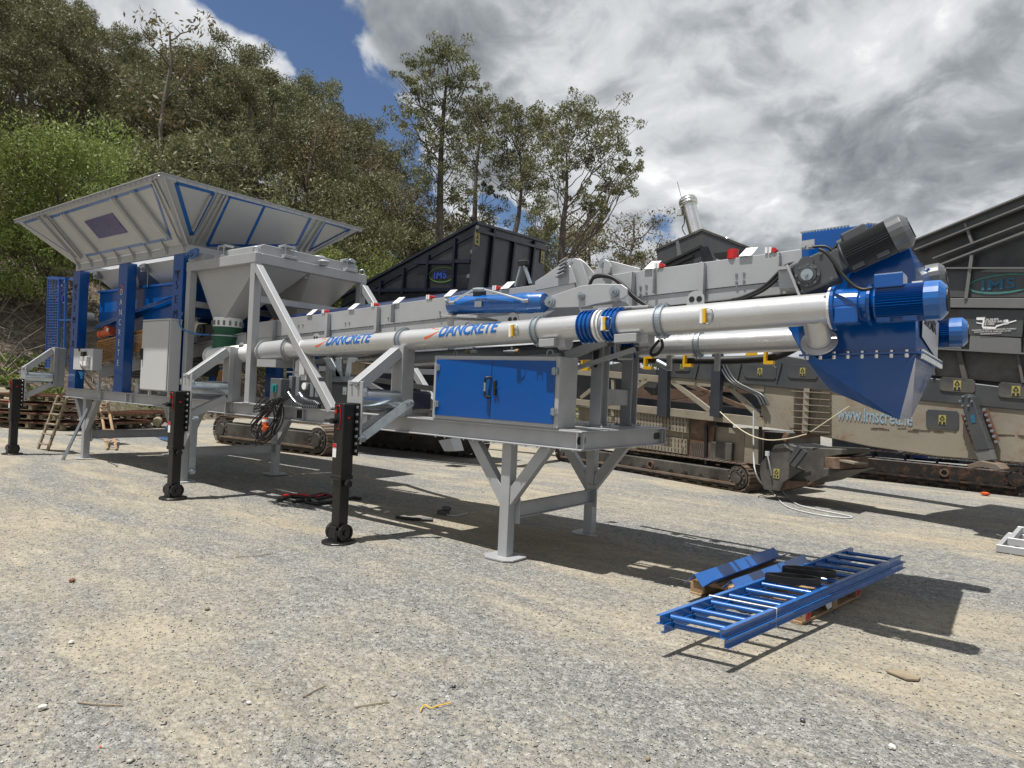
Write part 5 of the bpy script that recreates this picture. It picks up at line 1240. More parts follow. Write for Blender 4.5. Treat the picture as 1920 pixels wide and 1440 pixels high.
M['logo_green'] = mat('logo_green', (.06, .13, .02), .5); M['logo_blue2'] = mat('logo_blue_bright', (.01, .05, .30), .5)
ims_logo(lambda u, v: pa(u, v, .045), AN, AD, 1880, 532, .42, .13, ip, 'logo_blue', 'logo_teal', .19)
q = pa(1843, 602, .04); sz = .055
for i, s_ in enumerate(('CRUSHER', 'SCREEN SALES', '& HIRE')): text(s_, .040, pa(1845+i*.5, 601.5+i*4.3, .04), AD, (0, 0, 1), 'white', tp)
for i, s_ in enumerate(('CRUSHERS | SCREENS | CONVEYORS | PUGMILLS', 'JOHN 0414 79 72 33  CHRIS 0434 179 647', 'CRUSHERSCREEN.COM')): text(s_, .024, pa(1822+i*5+(6 if i == 2 else 0), 620.5+i*3.4, .04), AD, (0, 0, 1), 'white', tp)
b = MB()
for ch in (((1831, 595), (1848, 594), (1845, 600), (1831, 600)), ((1843, 600), (1846, 600), (1844, 612), (1841, 612)), ((1831, 604), (1842, 606), (1842, 608), (1831, 606)), ((1841, 612), (1866, 613), (1868, 610), (1880, 607), (1905, 600), (1906, 602), (1881, 609), (1869, 613), (1866, 617), (1843, 616)), ((1882, 600), (1890, 599), (1892, 607), (1884, 609))):
    b.prism([pa(u, v, .0405) for u, v in ch], -AN*.002)
part(b, 'crusher_emblem', 'white', tp)
# folded support leg on the beam
poly(((1802, 742), (1816, 738), (1822, 744), (1856, 842), (1828, 846), (1806, 770)), -.28, .16, 'folding_leg', 'rgrey', CR, .008)
LG = poly(((1826, 846), (1856, 842), (1862, 862), (1836, 866)), -.27, .14, 'leg_end', 'rplate', CR, .005)
poly(((1812, 872), (1838, 864), (1868, 870), (1878, 880), (1868, 884), (1848, 876), (1830, 876), (1818, 880)), -.36, .3, 'leg_foot', 'track', CR, .006)
for a, c in (((1846, 768), (1868, 828)), ((1808, 776), (1828, 830))):
    bar(a, c, -.06, .05, .07, 'leg_bracket', 'rust', CR)
    b = MB()
    for i in range(7): q = pa(*a, -.10).lerp(pa(*c, -.10), i/6); b.bolt(q, -AN, .022, .02)
    part(b, 'bracket_bolts', 'galv', CR, kind='stuff')
b = MB()
for i in range(6): a = i*PI/3; q = pa(1811, 752, -.285)+(AD*math.cos(a)+V((0, 0, 1))*math.sin(a))*.07; b.bolt(q, -AN, .014, .015)
part(b, 'leg_bolts', 'galv', CR, kind='stuff')
poly(((1819, 778), (1827, 777), (1829, 792), (1821, 793)), -.286, .004, 'blue_sticker', 'logo_blue', CR)
# grey pivot plough at the front
poly(((1424, 888), (1426, 868), (1444, 848), (1452, 835), (1470, 832), (1482, 845), (1483, 872), (1502, 882), (1468, 905), (1462, 921), (1432, 918)), -.25, .4, 'tail_guard', 'rdark', CR, .008)
poly(((1470, 832), (1500, 838), (1560, 841), (1578, 842), (1578, 852), (1546, 858), (1545, 878), (1588, 881), (1566, 887), (1524, 904), (1500, 908), (1466, 903), (1500, 882), (1480, 872)), -.12, .9, 'tail_hopper', 'rdark', CR, .01)
poly(((1546, 857), (1574, 858), (1574, 880), (1546, 878)), -.25, .9, 'step_box', 'rustbeige', CR, .006)
b = MB(); q = [pa(1574, 861, -.25), pa(1602, 867, -.25), pa(1626, 867, .6), pa(1590, 858, .6)]; b.prism(q, (0, 0, -.03)); part(b, 'step_plate', 'beige', CR)
poly(((1430, 915), (1462, 920), (1520, 908), (1520, 904), (1466, 900)), -.2, .3, 'skid', 'rustbeige', CR)
signtri(1456, 888, -.255, pa, CR, .11, .16)
for a, c in (((1480, 866), (1500, 838)), ((1488, 874), (1510, 845))): bar(a, c, -.3, .07, .08, 'guard_arm', 'rgrey', CR)
bar((1470, 826), (1476, 812), -.2, .03, .09, 'tan_tab', 'rustbeige', CR)
b = MB(); b.tube(pa(1439, 846, -.28), pa(1439, 855, -.28), .04, n=10); part(b, 'lamp_cup', 'cabwhite', CR)
for sh in (0, 6, 12): 
    b = MB(); b.path([pa(u+sh, v, -.05) for u, v in ((1346, 670), (1352, 690), (1368, 715), (1395, 730), (1418, 742), (1428, 760))], .025, 8); part(b, 'grey_hose', 'rgrey', CR)
# grey yellow-signed centre hopper and stainless stack
PP_ = lambda u, v, o=0: pa(u, v, o+1.2)
fa = poly(((1230, 470), (1316, 432), (1320, 470), (1310, 500), (1236, 505)), 0, .03, 'screen_hopper', 'rgrey', CR, .004, f=PP_)
b = MB(); c0, c1, c2, c3 = PP_(1316, 432), PP_(1404, 466, .9), PP_(1395, 500, .9), PP_(1318, 478); b.prism([c0, c1, c2, c3], AN*.03); part(b, 'screen_hopper', 'rgrey', CR, .004)
b = MB(); b.beam(PP_(1229, 469), PP_(1316, 431), .04, .05); b.beam(PP_(1316, 431), PP_(1404, 465, .9), .04, .05); part(b, 'hopper_rim', 'rdark', CR)
for a, c in (((1240, 498), (1316, 462)), ((1246, 505), (1300, 480))): bar(a, c, -.02, .06, .05, 'conveyor_edge', 'ims', CR, f=PP_)
poly(((1312, 463), (1328, 462), (1345, 505), (1318, 508)), -.05, .1, 'dark_bracket', 'ims', CR, f=PP_)
poly(((1267, 452), (1272, 450), (1278, 482), (1270, 480)), -.02, .02, 'lifting_hook', 'rplate', CR, f=PP_)
t0, t1 = PP_(1306, 440, .3), PP_(1291, 382, .3); dd = (t1-t0).normalized()
b = MB(); b.tube(t0, t1, .155, n=28); st = part(b, 'exhaust_stack', 'chrome', CR)
b = MB(); b.lathe(t1-dd*.05, dd, [(0, .17), (.02, .20), (.06, .20), (.07, .185), (.08, .205), (.13, .205), (.14, .19), (.18, .18), (.20, .10), (.205, .01)], 28, True); part(b, 'stack_cap', 'chrome', st)
b = MB(); b.path([PP_(1278, 382, .25), PP_(1282, 400, .25), PP_(1283, 418, .25), PP_(1279, 428, .25), PP_(1285, 440, .25)], .012, 6); b.path([PP_(1270, 341, .25), PP_(1278, 372, .25)], .006, 5); part(b, 'antenna_cable', 'rubber', st)
b = MB(); q = PP_(1276, 398, .2); b.beam(q-V((0, 0, .08)), q+V((0, 0, .08)), .10, .10); part(b, 'stack_box', 'cabwhite', st, .01)
b = MB(); q = PP_(1363, 456, .6); b.lathe(q, (0, 0, 1), [(-.15, .10), (0, .11), (.02, .15), (.10, .14), (.12, .08), (.122, .01)], 24, True); part(b, 'air_intake', 'chrome', CR)

# ------------------------------------------------------------------ black machine at the far right, only its track side shows
DA, DB = oz(1575, 893), oz(1945, 936)
DD = (DB-DA).normalized(); DN = V((-DD.y, DD.x, 0))
def pd(u, v, off=0): return opl(u, v, DA+DN*off, DN)
DM = thing('tracked_screener', 'black tracked screener standing beyond the beige beam', 'screener', DA.lerp(DB, .5))
hd = (pd(1750, 868)).z
crawler(DA, DB, DN, .5, .66, DM, 'shadetrack', fm='shadetrack')  # track coloured black for the shade behind the beige beam
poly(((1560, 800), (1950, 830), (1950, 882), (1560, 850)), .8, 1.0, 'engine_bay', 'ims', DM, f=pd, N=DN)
for u in (1640, 1700, 1760, 1850, 1900):
    bar((u, 820), (u-3, 868), .7, .05, .05, 'bay_post', 'imsrib', DM, f=pd)
for u0, u1 in ((1712, 1748), (1755, 1795)): poly(((u0, 832), (u1, 834), (u1, 862), (u0, 858)), .72, .05, 'bay_panel', 'navy', DM, f=pd, N=DN)
bar((1660, 828), (1697, 852), .3, .03, .05, 'strut', 'galv', DM, f=pd)
bar((1740, 857), (1920, 872), .1, .05, .03, 'frame_edge', 'galv', DM, f=pd)

# ================================================================== dark hopper machine behind the middle
K0 = V((-9.0, 10.5, 0)); K0 = oy(893, 418, 10.5); KD = V((.989, .148, 0)).normalized(); KN = V((-KD.y, KD.x, 0))
def pk(u, v, off=0): return opl(u, v, K0+KN*off, KN)       # long side
def pe(u, v, off=0): return opl(u, v, K0-KD*off, KD)       # end side
KM = thing('tracked_feeder', 'black tracked feeder with tall dark hopper bearing an oval IMS badge', 'feeder', (-13, 11, 0))
crawler(oz(398, 829), oz(612, 858), V((-.05, 1, 0)).normalized(), .5, .70, KM)
crawler(oz(398, 829)+V((1.5, 2.6, 0)), oz(634, 857)+V((1.8, 2.6, 0)), V((-.05, 1, 0)).normalized(), .5, .70, KM, 'trackframe')
b = MB(); b.prism([pk(u, v) for u, v in ((893, 418), (690, 530), (640, 558), (640, 600), (878, 592))], KN*.03); HS = part(b, 'hopper_side', 'ims', KM)
b = MB(); b.prism([pe(u, v) for u, v in ((893, 418), (1025, 455), (1012, 560), (876, 575))], -KD*.03); HE = part(b, 'hopper_end', 'ims', KM)
b = MB(); e0 = pe(1025, 455)-K0; b.prism([p+V(e0) for p in [pk(u, v) for u, v in ((893, 418), (690, 530), (640, 558), (640, 600), (878, 592))]], -KN*.03); part(b, 'hopper_side', 'ims', KM)
b = MB(); b.beam(K0+V((0, 0, 0)), pk(640, 557), .10, .05); b.beam(K0, pe(1025, 455), .10, .05); b.beam(K0+V((0, 0, -.22)), pk(640, 575)+V((0, 0, -.0)), .05, .03); part(b, 'hopper_rim', 'imsrib', KM)
for a, c in (((854, 447), (849, 545)), ((804, 478), (799, 548)), ((758, 503), (755, 550)), ((715, 526), (713, 552)), ((848, 490), (882, 490)), ((780, 492), (848, 492)), ((680, 545), (880, 543))):
    b = MB(); b.beam(pk(*a, -.03), pk(*c, -.03), .06, .07); part(b, 'hopper_rib', 'imsrib', KM)
for a, c in (((926, 430), (912, 560)), ((964, 452), (952, 560)), ((1002, 452), (990, 560)), ((893, 432), (1023, 468))):
    b = MB(); b.beam(pe(*a, -.03), pe(*c, -.03), .06, .08, (1, 0, 0)); part(b, 'hopper_rib', 'imsrib', KM)
for u, v in ((895, 446), (1017, 482)):
    q = pe(u, v, -.02); b = MB(); Yd = V((-KD.y, KD.x, 0)); b.prism([q+Yd*i*.09+V((0, 0, j*.15)) for i, j in ((-1, -1), (1, -1), (1, 1), (-1, 1))], KD*.004); s_ = part(b, 'warning_sticker', 'signyellow', KM)
    b = MB(); b.prism([q+KD*.005+Yd*i*.05+V((0, 0, .03+j*.05)) for i, j in ((-1, -1), (1, -1), (0, 1))], KD*.001); b.prism([q+KD*.005+Yd*i*.04+V((0, 0, -.08+j*.03)) for i, j in ((-1, -1), (1, -1), (1, 1), (-1, 1))], KD*.001); part(b, 'pictogram', 'rubber', s_, kind='stuff')
b = MB()
for u, v in ((895, 427), (886, 472), (879, 518)): b.bolt(pk(u, v, -.005), -KN, .05, .02)
part(b, 'round_caps', 'rplate', KM, kind='stuff')
ims_logo(lambda u, v: pk(u, v, -.006), KN, KD, 829, 515, .34, .17, HS, 'logo_blue2', 'logo_green', .22)
# lower body, mostly dark
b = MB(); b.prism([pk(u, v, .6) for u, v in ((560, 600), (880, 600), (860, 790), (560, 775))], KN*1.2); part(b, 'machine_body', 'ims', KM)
for a, c in (((560, 745), (900, 770)), ((560, 690), (900, 700)), ((500, 735), (640, 700)), ((640, 690), (760, 760))):
    b = MB(); b.beam(pk(*a, .3), pk(*c, .3), .12, .12); part(b, 'body_rail', 'steel_dark', KM)
b = MB(); q = oz(862, 868); b.prism([oy(u, v, 10.4) for u, v in ((822, 826), (845, 822), (852, 846), (833, 846))], (0, .3, 0)); part(b, 'hanging_guard', 'steel_dark', KM)
# ================================================================== loose things in the yard
Z3 = V((0, 0, 1))
def wobj(name, loc, label, cat, group=None): return thing(name, label, cat, loc, group)
# pallet under the blue ladders (EUR type: deck boards, stringer boards, blocks, bottom boards)
pN, pR, pL = oz(1505, 1173), oz(1612, 1120), oz(1287, 1117)
pd_, pq_ = (pR-pN).normalized(), (pL-pN).normalized(); pq_ = (pq_-pd_*pq_.dot(pd_)).normalized()
PW, PL_ = .95, 1.17
def pallet_parts(root, O, a, c, La, Lc, m='wood', ends=True, nb=7):
    """O corner, a long direction, c short direction"""
    for k in range(nb):
        p0 = O+c*(Lc*(k+.5)/nb)+Z3*.133; b = MB(); b.beam(p0, p0+a*La, Lc/nb*.76, .02); part(b, 'deck_board', m, root, .002)
    for k in range(3):
        p0 = O+a*(La*(.06+.44*k))+Z3*.112; b = MB(); b.beam(p0, p0+c*Lc, .10, .02); part(b, 'stringer_board', m, root)
        for j in range(3):
            p1 = O+a*(La*(.06+.44*k))+c*(Lc*(.06+.44*j)); b = MB(); b.beam(p1+Z3*.02, p1+Z3*.10, .135, .10, a); blk = part(b, 'block', m, root, .003)
            if ends and j == 0 and k in (0, 2):
                b = MB(); f = p1-c*.0505; b.prism([f+a*.045*math.cos(t_)*.7+Z3*(.06+.034*math.sin(t_)) for t_ in [i*PI/5 for i in range(10)]], -c*.0016)
        
    for j in range(3):
        p0 = O+c*(Lc*(.06+.44*j))+Z3*.01; b = MB(); b.beam(p0, p0+a*La, .10, .02); part(b, 'bottom_board', m, root)
pal = wobj('pallet', pN+pd_*PL_/2+pq_*PW/2, 'wooden pallet with red painted block ends under the blue ladders', 'pallet')
pallet_parts(pal, pN, pd_, pq_, PL_, PW)
for k in (0, 2):
    f = pN+pd_*(PL_*(.06+.44*k))+pq_*(PW*.06-.051)-pd_*.0; f = pN+pd_*(PL_*(.06+.44*k))+pq_*(PW*.06-.0685)
    b = MB(); b.prism([f+pd_*.036*math.cos(t_)+Z3*(.06+.034*math.sin(t_)) for t_ in [i*PI/6 for i in range(12)]], -pq_*.002); part(b, 'red_paint', 'red', pal)
# bring the painted ends to the side that faces the viewer
f = pN-pq_*.004+pd_*.47+Z3*.09
b = MB(); b.prism([f+pd_*x+Z3*z for x, z in ((-.07, .03), (.05, .04), (.06, -.05), (-.02, -.055), (-.06, -.02))], -pq_*.003); part(b, 'paper_tag', 'white', pal)
# two blue ladders, one lying in the other
LA, LB, LC, LD = oz(1238, 1163, .245), oz(1350, 1188, .245), oz(1688, 1046, .255), oz(1600, 1033, .255)
def ladder(A0, A1, B1, B0, lab, off=V((0, 0, 0)), nr=13):
    A0, A1, B1, B0 = [p+off for p in (A0, A1, B1, B0)]
    L = wobj('ladder', (A0+A1+B0+B1)/4, lab, 'ladder', 'blue ladders bundled on the pallet')
    d = (B1-A1).normalized(); s = (A1-A0).normalized()
    for p, q, k in ((A0, B0, 1), (A1, B1, -1)):
        b = MB(); b.cbeam(p, q, .03, .058, .005, up=Z3, flip=-k); part(b, 'side_rail', 'bluelt', L, .001)
    for i in range(nr):
        t_ = (i+.45)/nr; p = A0.lerp(B0, t_); q = A1.lerp(B1, t_); b = MB(); b.tube(p+s*.004, q-s*.004, .017, n=10); part(b, 'rung', 'bluelt', L)
    return L
l1 = ladder(LA, LB, LC, LD, 'upper blue steel ladder of the two bundled on the pallet')
dv = (LC-LB).normalized()
l2 = ladder(LA, LB, LC, LD, 'lower blue steel ladder of the two bundled on the pallet', V((.008, -.015, -.061))+dv*.05)
b = MB()
for t_ in (.20, .86):
    a, c = LA.lerp(LD, t_), LB.lerp(LC, t_); s = (c-a).normalized()
    b.path([a-s*.03+Z3*.034, c+s*.04+Z3*.034, c+s*.04-Z3*.095, a-s*.03-Z3*.095, a-s*.03+Z3*.034], .005, 6, curve=False)
tag(part(b, 'strapping', 'white', None), 'white plastic straps tied round the blue ladders', 'strap')
# folded blue sheets
def fold_sheet(A, B, w_, h_, lab, flip=1):
    A, B = V(A), V(B); d = (B-A).normalized(); s = d.cross(Z3).normalized()
    sec = [(-w_, 0), (-w_*.25, h_), (w_*.35, 0), (w_, h_*.75)]
    vs, fs = [], []; n = len(sec)
    for p in (A, B):
        for x, z in sec: vs.append(p+s*x+Z3*z*1)
        for x, z in sec: vs.append(p+s*x+Z3*(z*1-.006))
    for o in (0,):
        for i in range(n-1): fs += [(i, i+1, 2*n+i+1, 2*n+i), (n+i, 3*n+i, 3*n+i+1, n+i+1), (i, n+i, n+i+1, i+1), (2*n+i, 2*n+i+1, 3*n+i+1, 3*n+i)]
        fs += [(0, 2*n, 3*n, n), (n-1, 2*n-1, 4*n-1, 3*n-1)]
    b = MB(); b.add(vs, fs); o = part(b, 'folded_sheet', 'bluelt', None)
    b = MB()
    for i in range(7):
        p = A.lerp(B, (i+.5)/7); b.tube(p+s*(w_*.68)+Z3*(h_*.38+.001), p+s*(w_*.68)+Z3*(h_*.38+.004), .006, n=8)
    part(b, 'bolt_holes', 'rubber', o, kind='stuff')
    return tag(o, lab, 'metal sheet', 'folded blue sheets on the pallet')
fold_sheet(oz(1308, 1098, .17), oz(1456, 1044, .17), .12, .085, 'folded blue metal sheet lying farthest left on the pallet')
fold_sheet(oz(1376, 1108, .17), oz(1512, 1057, .17), .10, .08, 'folded blue metal sheet lying between another sheet and the ladders')
for (u, v), lab in (((1487, 1087), 'black coiled rubber strip on the ladders, the nearer of two'), ((1517, 1073), 'black coiled rubber strip on the ladders, the farther of two')):
    c = oz(u, v, .30); pts = []
    ax1 = dv; ax2 = V((-dv.y, dv.x, 0))
    for i in range(97):
        a = i*2*PI/24; r = 1-.045*i/24; pts.append(c+ax2*.115*r*math.sin(a)*1.0+V((math.cos(_y), math.sin(_y), 0))*.19*r*math.cos(a))
    vs, fs = [], []
    for p in pts: vs += [p-Z3*.02, p+Z3*.03, p+Z3*.03+V((.0, .006, 0)), p-Z3*.02+V((0, .006, 0))]
    for i in range(96): fs += [(4*i+j, 4*i+(j+1) % 4, 4*i+4+(j+1) % 4, 4*i+4+j) for j in range(4)]
    b = MB(); b.add(vs, fs); tag(part(b, 'rubber_coil', 'rubber', None), lab, 'rubber strip', 'black coils lying on the ladders')

# grey frames with blue infill at the right edge
f0, f1 = oz(1868, 1034), oz(1925, 1002)
d1 = (oz(1925, 1043)-f0).normalized(); d2 = (f1-f0).normalized(); d2 = (d2-d1*d1.dot(d2)).normalized()
for k, (z, lab, o) in enumerate(((.045, 'lower grey steel frame lying at the right edge of the yard', V((0, 0, 0))), (.135, 'upper grey steel frame with blue bars stacked at the right edge', d1*.10+d2*.06))):
    F = wobj('steel_frame', f0+o, lab, 'steel frame', 'grey frames stacked at the right edge')
    for a, c in ((V((0, 0, 0)), d1*1.6), (d2*1.1, d2*1.1+d1*1.6)):
        b = MB(); b.beam(f0+o+a+Z3*z, f0+o+c+Z3*z, .05, .085); part(b, 'frame_bar', 'steel', F, .003)
    for a in (0, 1.55):
        b = MB(); b.beam(f0+o+d1*(a+.026)+d2*.027+Z3*z, f0+o+d1*(a+.026)+d2*1.073+Z3*z, .05, .08); part(b, 'frame_bar', 'steel', F, .003)
    for a in (.25, .5, .75, 1.0):
        b = MB(); b.beam(f0+o+d1*a+d2*.03+Z3*z, f0+o+d1*a+d2*1.07+Z3*z, .06, .02); part(b, 'cross_bar', 'bluelt' if k else 'steel', F)

# wooden step ladders at the far end
def wladder(a0, a1, c0, c1, n, lab, m='woodg', g=.075):
    L = wobj('wooden_ladder', (V(a0)+V(a1))/2, lab, 'ladder')
    for p, q in ((a0, c0), (a1, c1)):
        b = MB(); b.beam(p, q, .035, g, (1, 0, 0)); part(b, 'side_rail', m, L, .003)
    for i in range(n):
        t_ = (i+.6)/(n+.4); b = MB(); b.beam(V(a0).lerp(V(c0), t_), V(a1).lerp(V(c1), t_), .09, .022); part(b, 'rung', m, L)
    return L
wladder(oz(71, 842), oz(89, 845), oy(109, 742, 5.45), oy(126, 744, 5.35), 5, 'weathered wooden ladder leaning on the left end of the chassis')
wladder(oz(201, 842), oz(218, 843), oy(186, 748, 7.0), oy(200, 748, 7.0), 4, 'darker wooden ladder behind the leftmost chassis leg', 'wood', .045)

# pallets with rusty grates
def simple_pallet(c, ang, lab, m='rust', deck=True, w_=1.2, l_=1.1):
    a = V((math.cos(ang), math.sin(ang), 0)); e = V((-a.y, a.x, 0)); O = V(c)-a*l_/2-e*w_/2
    p_ = wobj('pallet', c, lab, 'pallet', 'pallets at the foot of the hill')
    pallet_parts(p_, O, a, e, l_, w_, 'woodg', False, 6)
    return p_, a, e, O
random.seed(9)
k = 0
for u, v, n, a_ in ((62, 803, 4, .5), (118, 806, 4, .42), (30, 800, 3, .6), (222, 803, 2, .2), (285, 798, 2, .3)):
    g = oz(u, v); d_ = (g-V((0, 0, 0))).normalized(); c = g+d_*.75
    for j in range(n):
        where = {62: 'second from left', 118: 'right of the wooden ladder foot', 30: 'farthest left', 222: 'behind the leftmost leg', 285: 'behind the second leg'}[u]
        lev = ('lowest', 'second', 'third', 'topmost')[j]
        cj = c+V((random.uniform(-.08, .08), random.uniform(-.08, .08), .25*j))
        p_, a, e, O = simple_pallet(cj, a_+random.uniform(-.12, .12), '%s weathered pallet of the pile %s' % (lev, where))
        b = MB(); b.beam(O+e*.62+Z3*.165, O+e*.62+a*1.25+Z3*.165, 1.25, .03); sh = part(b, 'rusty_grate', 'rust', None)
        b = MB()
        for q in range(14): b.beam(O+e*.62+a*(.05+q*.09)-e*.6+Z3*.184, O+e*.62+a*(.05+q*.09)+e*.6+Z3*.184, .012, .012)
        part(b, 'grate_bars', 'rust', sh, kind='stuff')
        tag(sh, 'rusty steel grate on the %s pallet of the pile %s' % (lev, where), 'grate', 'rusty grates on pallets')
for i, (u, v) in enumerate(((0, 752), (4, 764), (-4, 776))):
    g = oz(10, 800); d_ = g.normalized(); q = g+d_*1.2
    b = MB(); z = .95-.27*i; b.beam((q.x-2.0, q.y-.9, z), (q.x+.5+.15*i, q.y+.25, z), .2, .17); tag(part(b, 'beam', 'cream', None, .005), 'cream steel beam at the left edge, %s of three' % ('topmost', 'middle', 'lowest')[i], 'beam', 'cream beams at the left edge')
q = oz(292, 800); b = MB(); b.tube(q+V((-.3, .2, .16)), q+V((.25, -.1, .16)), .14, .12, 10); tag(part(b, 'log', 'woodg', None), 'short cut log beside the rusty grates', 'log')
q = oz(322, 818); b = MB()
fr = wobj('blue_frame', q, 'small blue steel frame on the ground behind the second leg', 'steel frame')
for a, c in (((288, 815), (346, 826)), ((300, 820), (346, 832)), ((308, 812), (326, 783)), ((326, 783), (346, 790)), ((316, 805), (344, 808))):
    b = MB(); b.beam(oz(a[0], a[1], .05) if a[1] > 800 and c[1] > 800 else oy(a[0], a[1], q.y), oz(c[0], c[1], .05) if a[1] > 800 and c[1] > 800 else oy(c[0], c[1], q.y), .06, .06); part(b, 'frame_bar', 'bluelt', fr)

# cables and scraps under the machine
def gz(p): return float(gh(np.array(p.x), np.array(p.y)))
random.seed(21)
def gpath(pts, r, name, m, lab, cat, lift=0): 
    P_ = []
    for u, v in pts: p = oz(u, v); P_.append(V((p.x, p.y, gz(p)+r+lift)))
    b = MB(); b.path(P_, r, 7); return tag(part(b, name, m, None), lab, cat)
gpath(((520, 944), (545, 935), (575, 938), (600, 948), (635, 944), (660, 938), (676, 940)), .022, 'cable', 'rubber', 'black cable lying in the shade behind the middle jack', 'cable')
gpath(((530, 932), (560, 930), (590, 934), (610, 930), (625, 934)), .018, 'cable', 'red', 'red cable lying among black ones in the shade', 'cable')
gpath(((548, 946), (585, 941), (615, 934), (600, 929), (570, 944), (600, 951)), .02, 'cable', 'rubber', 'tangled black cable looping beside the red one', 'cable')
gpath(((742, 974), (770, 977), (812, 979)), .02, 'bar', 'rubber', 'black bar lying in the shade between jack and legs', 'bar')
gpath(((838, 968), (856, 970), (876, 965)), .008, 'cable_end', 'cabwhite', 'thin pale cable end beside the grey plug block', 'cable')
q = oz(830, 966); b = MB(); b.beam(q+V((-.08, 0, .035)), q+V((.08, .02, .035)), .07, .06); b.beam(q+V((-.02, .02, .09)), q+V((.08, .06, .085)), .06, .05); tag(part(b, 'plug_block', 'rgrey', None, .01), 'grey connector block lying in the shadow of the machine', 'connector')
gpath(((1440, 858), (1448, 880), (1463, 915), (1490, 943), (1530, 955), (1580, 965), (1598, 970), (1580, 971), (1530, 965), (1475, 950), (1450, 925)), .011, 'hose', 'cabwhite', 'thin pale hose looping on the gravel by the plough', 'hose')
b = MB(); b.path([pa(1413, 770, -.2), pa(1413, 850, -.25), pa(1420, 895, -.3), oz(1450, 925)], .014, 6); b.path([pa(1439, 852, -.3), pa(1446, 890, -.3), oz(1463, 915)], .014, 6); tag(part(b, 'hose_drop', 'cabwhite', None), 'pale hose hanging from the beige truss to the ground', 'hose')
b = MB(); b.path([pa(u, v, -.3) for u, v in ((1350, 772), (1375, 795), (1405, 815), (1440, 825), (1480, 822), (1512, 814))], .010, 6); b.path([pa(1520, 810, -.2), pa(1592, 762, -.2)], .008, 6); tag(part(b, 'rope', 'cream', None), 'thin pale rope slung across the beige crusher', 'rope')
q = oz(1692, 1268); b = MB(); b.prism([oz(u, v, .012) for u, v in ((1661, 1260), (1690, 1257), (1726, 1272), (1722, 1277), (1700, 1276))], (0, 0, .010)); tag(part(b, 'wood_offcut', 'woodg', None), 'broken flat piece of tan wood lying on gravel', 'wood scrap')
def stone(u, v, r, m, lab, sd, sc_=(1, 1, .7), cat='stone'):
    r = r*(.7 if r < .05 else 1); rr = random.Random(sd); bm = bmesh.new(); bmesh.ops.create_icosphere(bm, subdivisions=2, radius=r)
    p = oz(u, v); b = MB()
    for q in bm.verts: q.co = V((q.co.x*sc_[0], q.co.y*sc_[1], q.co.z*sc_[2]))*rr.uniform(.82, 1.12)+V((p.x, p.y, gz(p)+r*.45))
    b.add([q.co for q in bm.verts], [[x.index for x in f.verts] for f in bm.faces]); bm.free()
    return tag(part(b, 'stone', m, None), lab, cat)
stone(1672, 1401, .026, 'rock', 'white angular stone near the bottom right corner', 1)
stone(1505, 1352, .022, 'rgrey', 'dark grey stone on gravel in the right foreground', 2)
stone(135, 1091, .034, 'rust', 'reddish brown stone on the dusty left side', 3)
stone(152, 1010+435, .02, 'rock', 'pale stone at the bottom left edge', 4)
stone(1215, 1418, .022, 'woodg', 'brown wooden chip at the bottom edge', 5, (.6, 1.2, .6), 'wood scrap')
stone(388, 1143, .026, 'woodg', 'tan rock fragment left of the middle foreground', 6)
stone(357, 1162, .02, 'woodg', 'small tan chip left of a rock fragment', 12)
stone(1160, 1150, .012, 'signyellow', 'tiny yellow scrap on the gravel', 7, (1, 1, .4), 'scrap')
stone(80, 1330, .03, 'rock', 'pale pebble pair in the dust at left', 8, (.7, 1.2, .7))
stone(134, 1205, .022, 'rock', 'small pale stone in the grey gravel patch', 13)
stone(466, 1322, .018, 'rock', 'small white stone in the foreground centre left', 9)
stone(850, 1290, .02, 'rgrey', 'small dark stone in the foreground centre', 10)
stone(188, 1400, .010, 'orange', 'tiny orange scrap at bottom left', 11, (1.3, .7, .3), 'scrap')
b = MB(); b.path([V((p.x, p.y, gz(p)+.008)) for p in [oz(u, v) for u, v in ((788, 1336), (795, 1325), (808, 1330), (822, 1326), (845, 1321))]], .0028, 6); tag(part(b, 'twine', 'yellow', None), 'frayed yellow twine on the foreground gravel', 'twine')
for i, (pts, lab) in enumerate(((((145, 1318), (175, 1322), (230, 1324)), 'thin dry twig in the lower left dust'), (((570, 1310), (590, 1298), (610, 1289)), 'short dry twig left of the yellow twine'), (((440, 1045), (475, 1043), (512, 1038)), 'thin twig on the sand left of the tallest jack'), (((665, 1328), (700, 1322), (730, 1318)), 'short twig just left of the yellow twine'))):
    gpath(pts, .0035, 'twig', 'woodg', lab, 'twig')
stone(1848, 932-2, .07, 'orange', 'orange rag lump by the shaded track at right', 15, (1.3, 1, .5), 'rag')
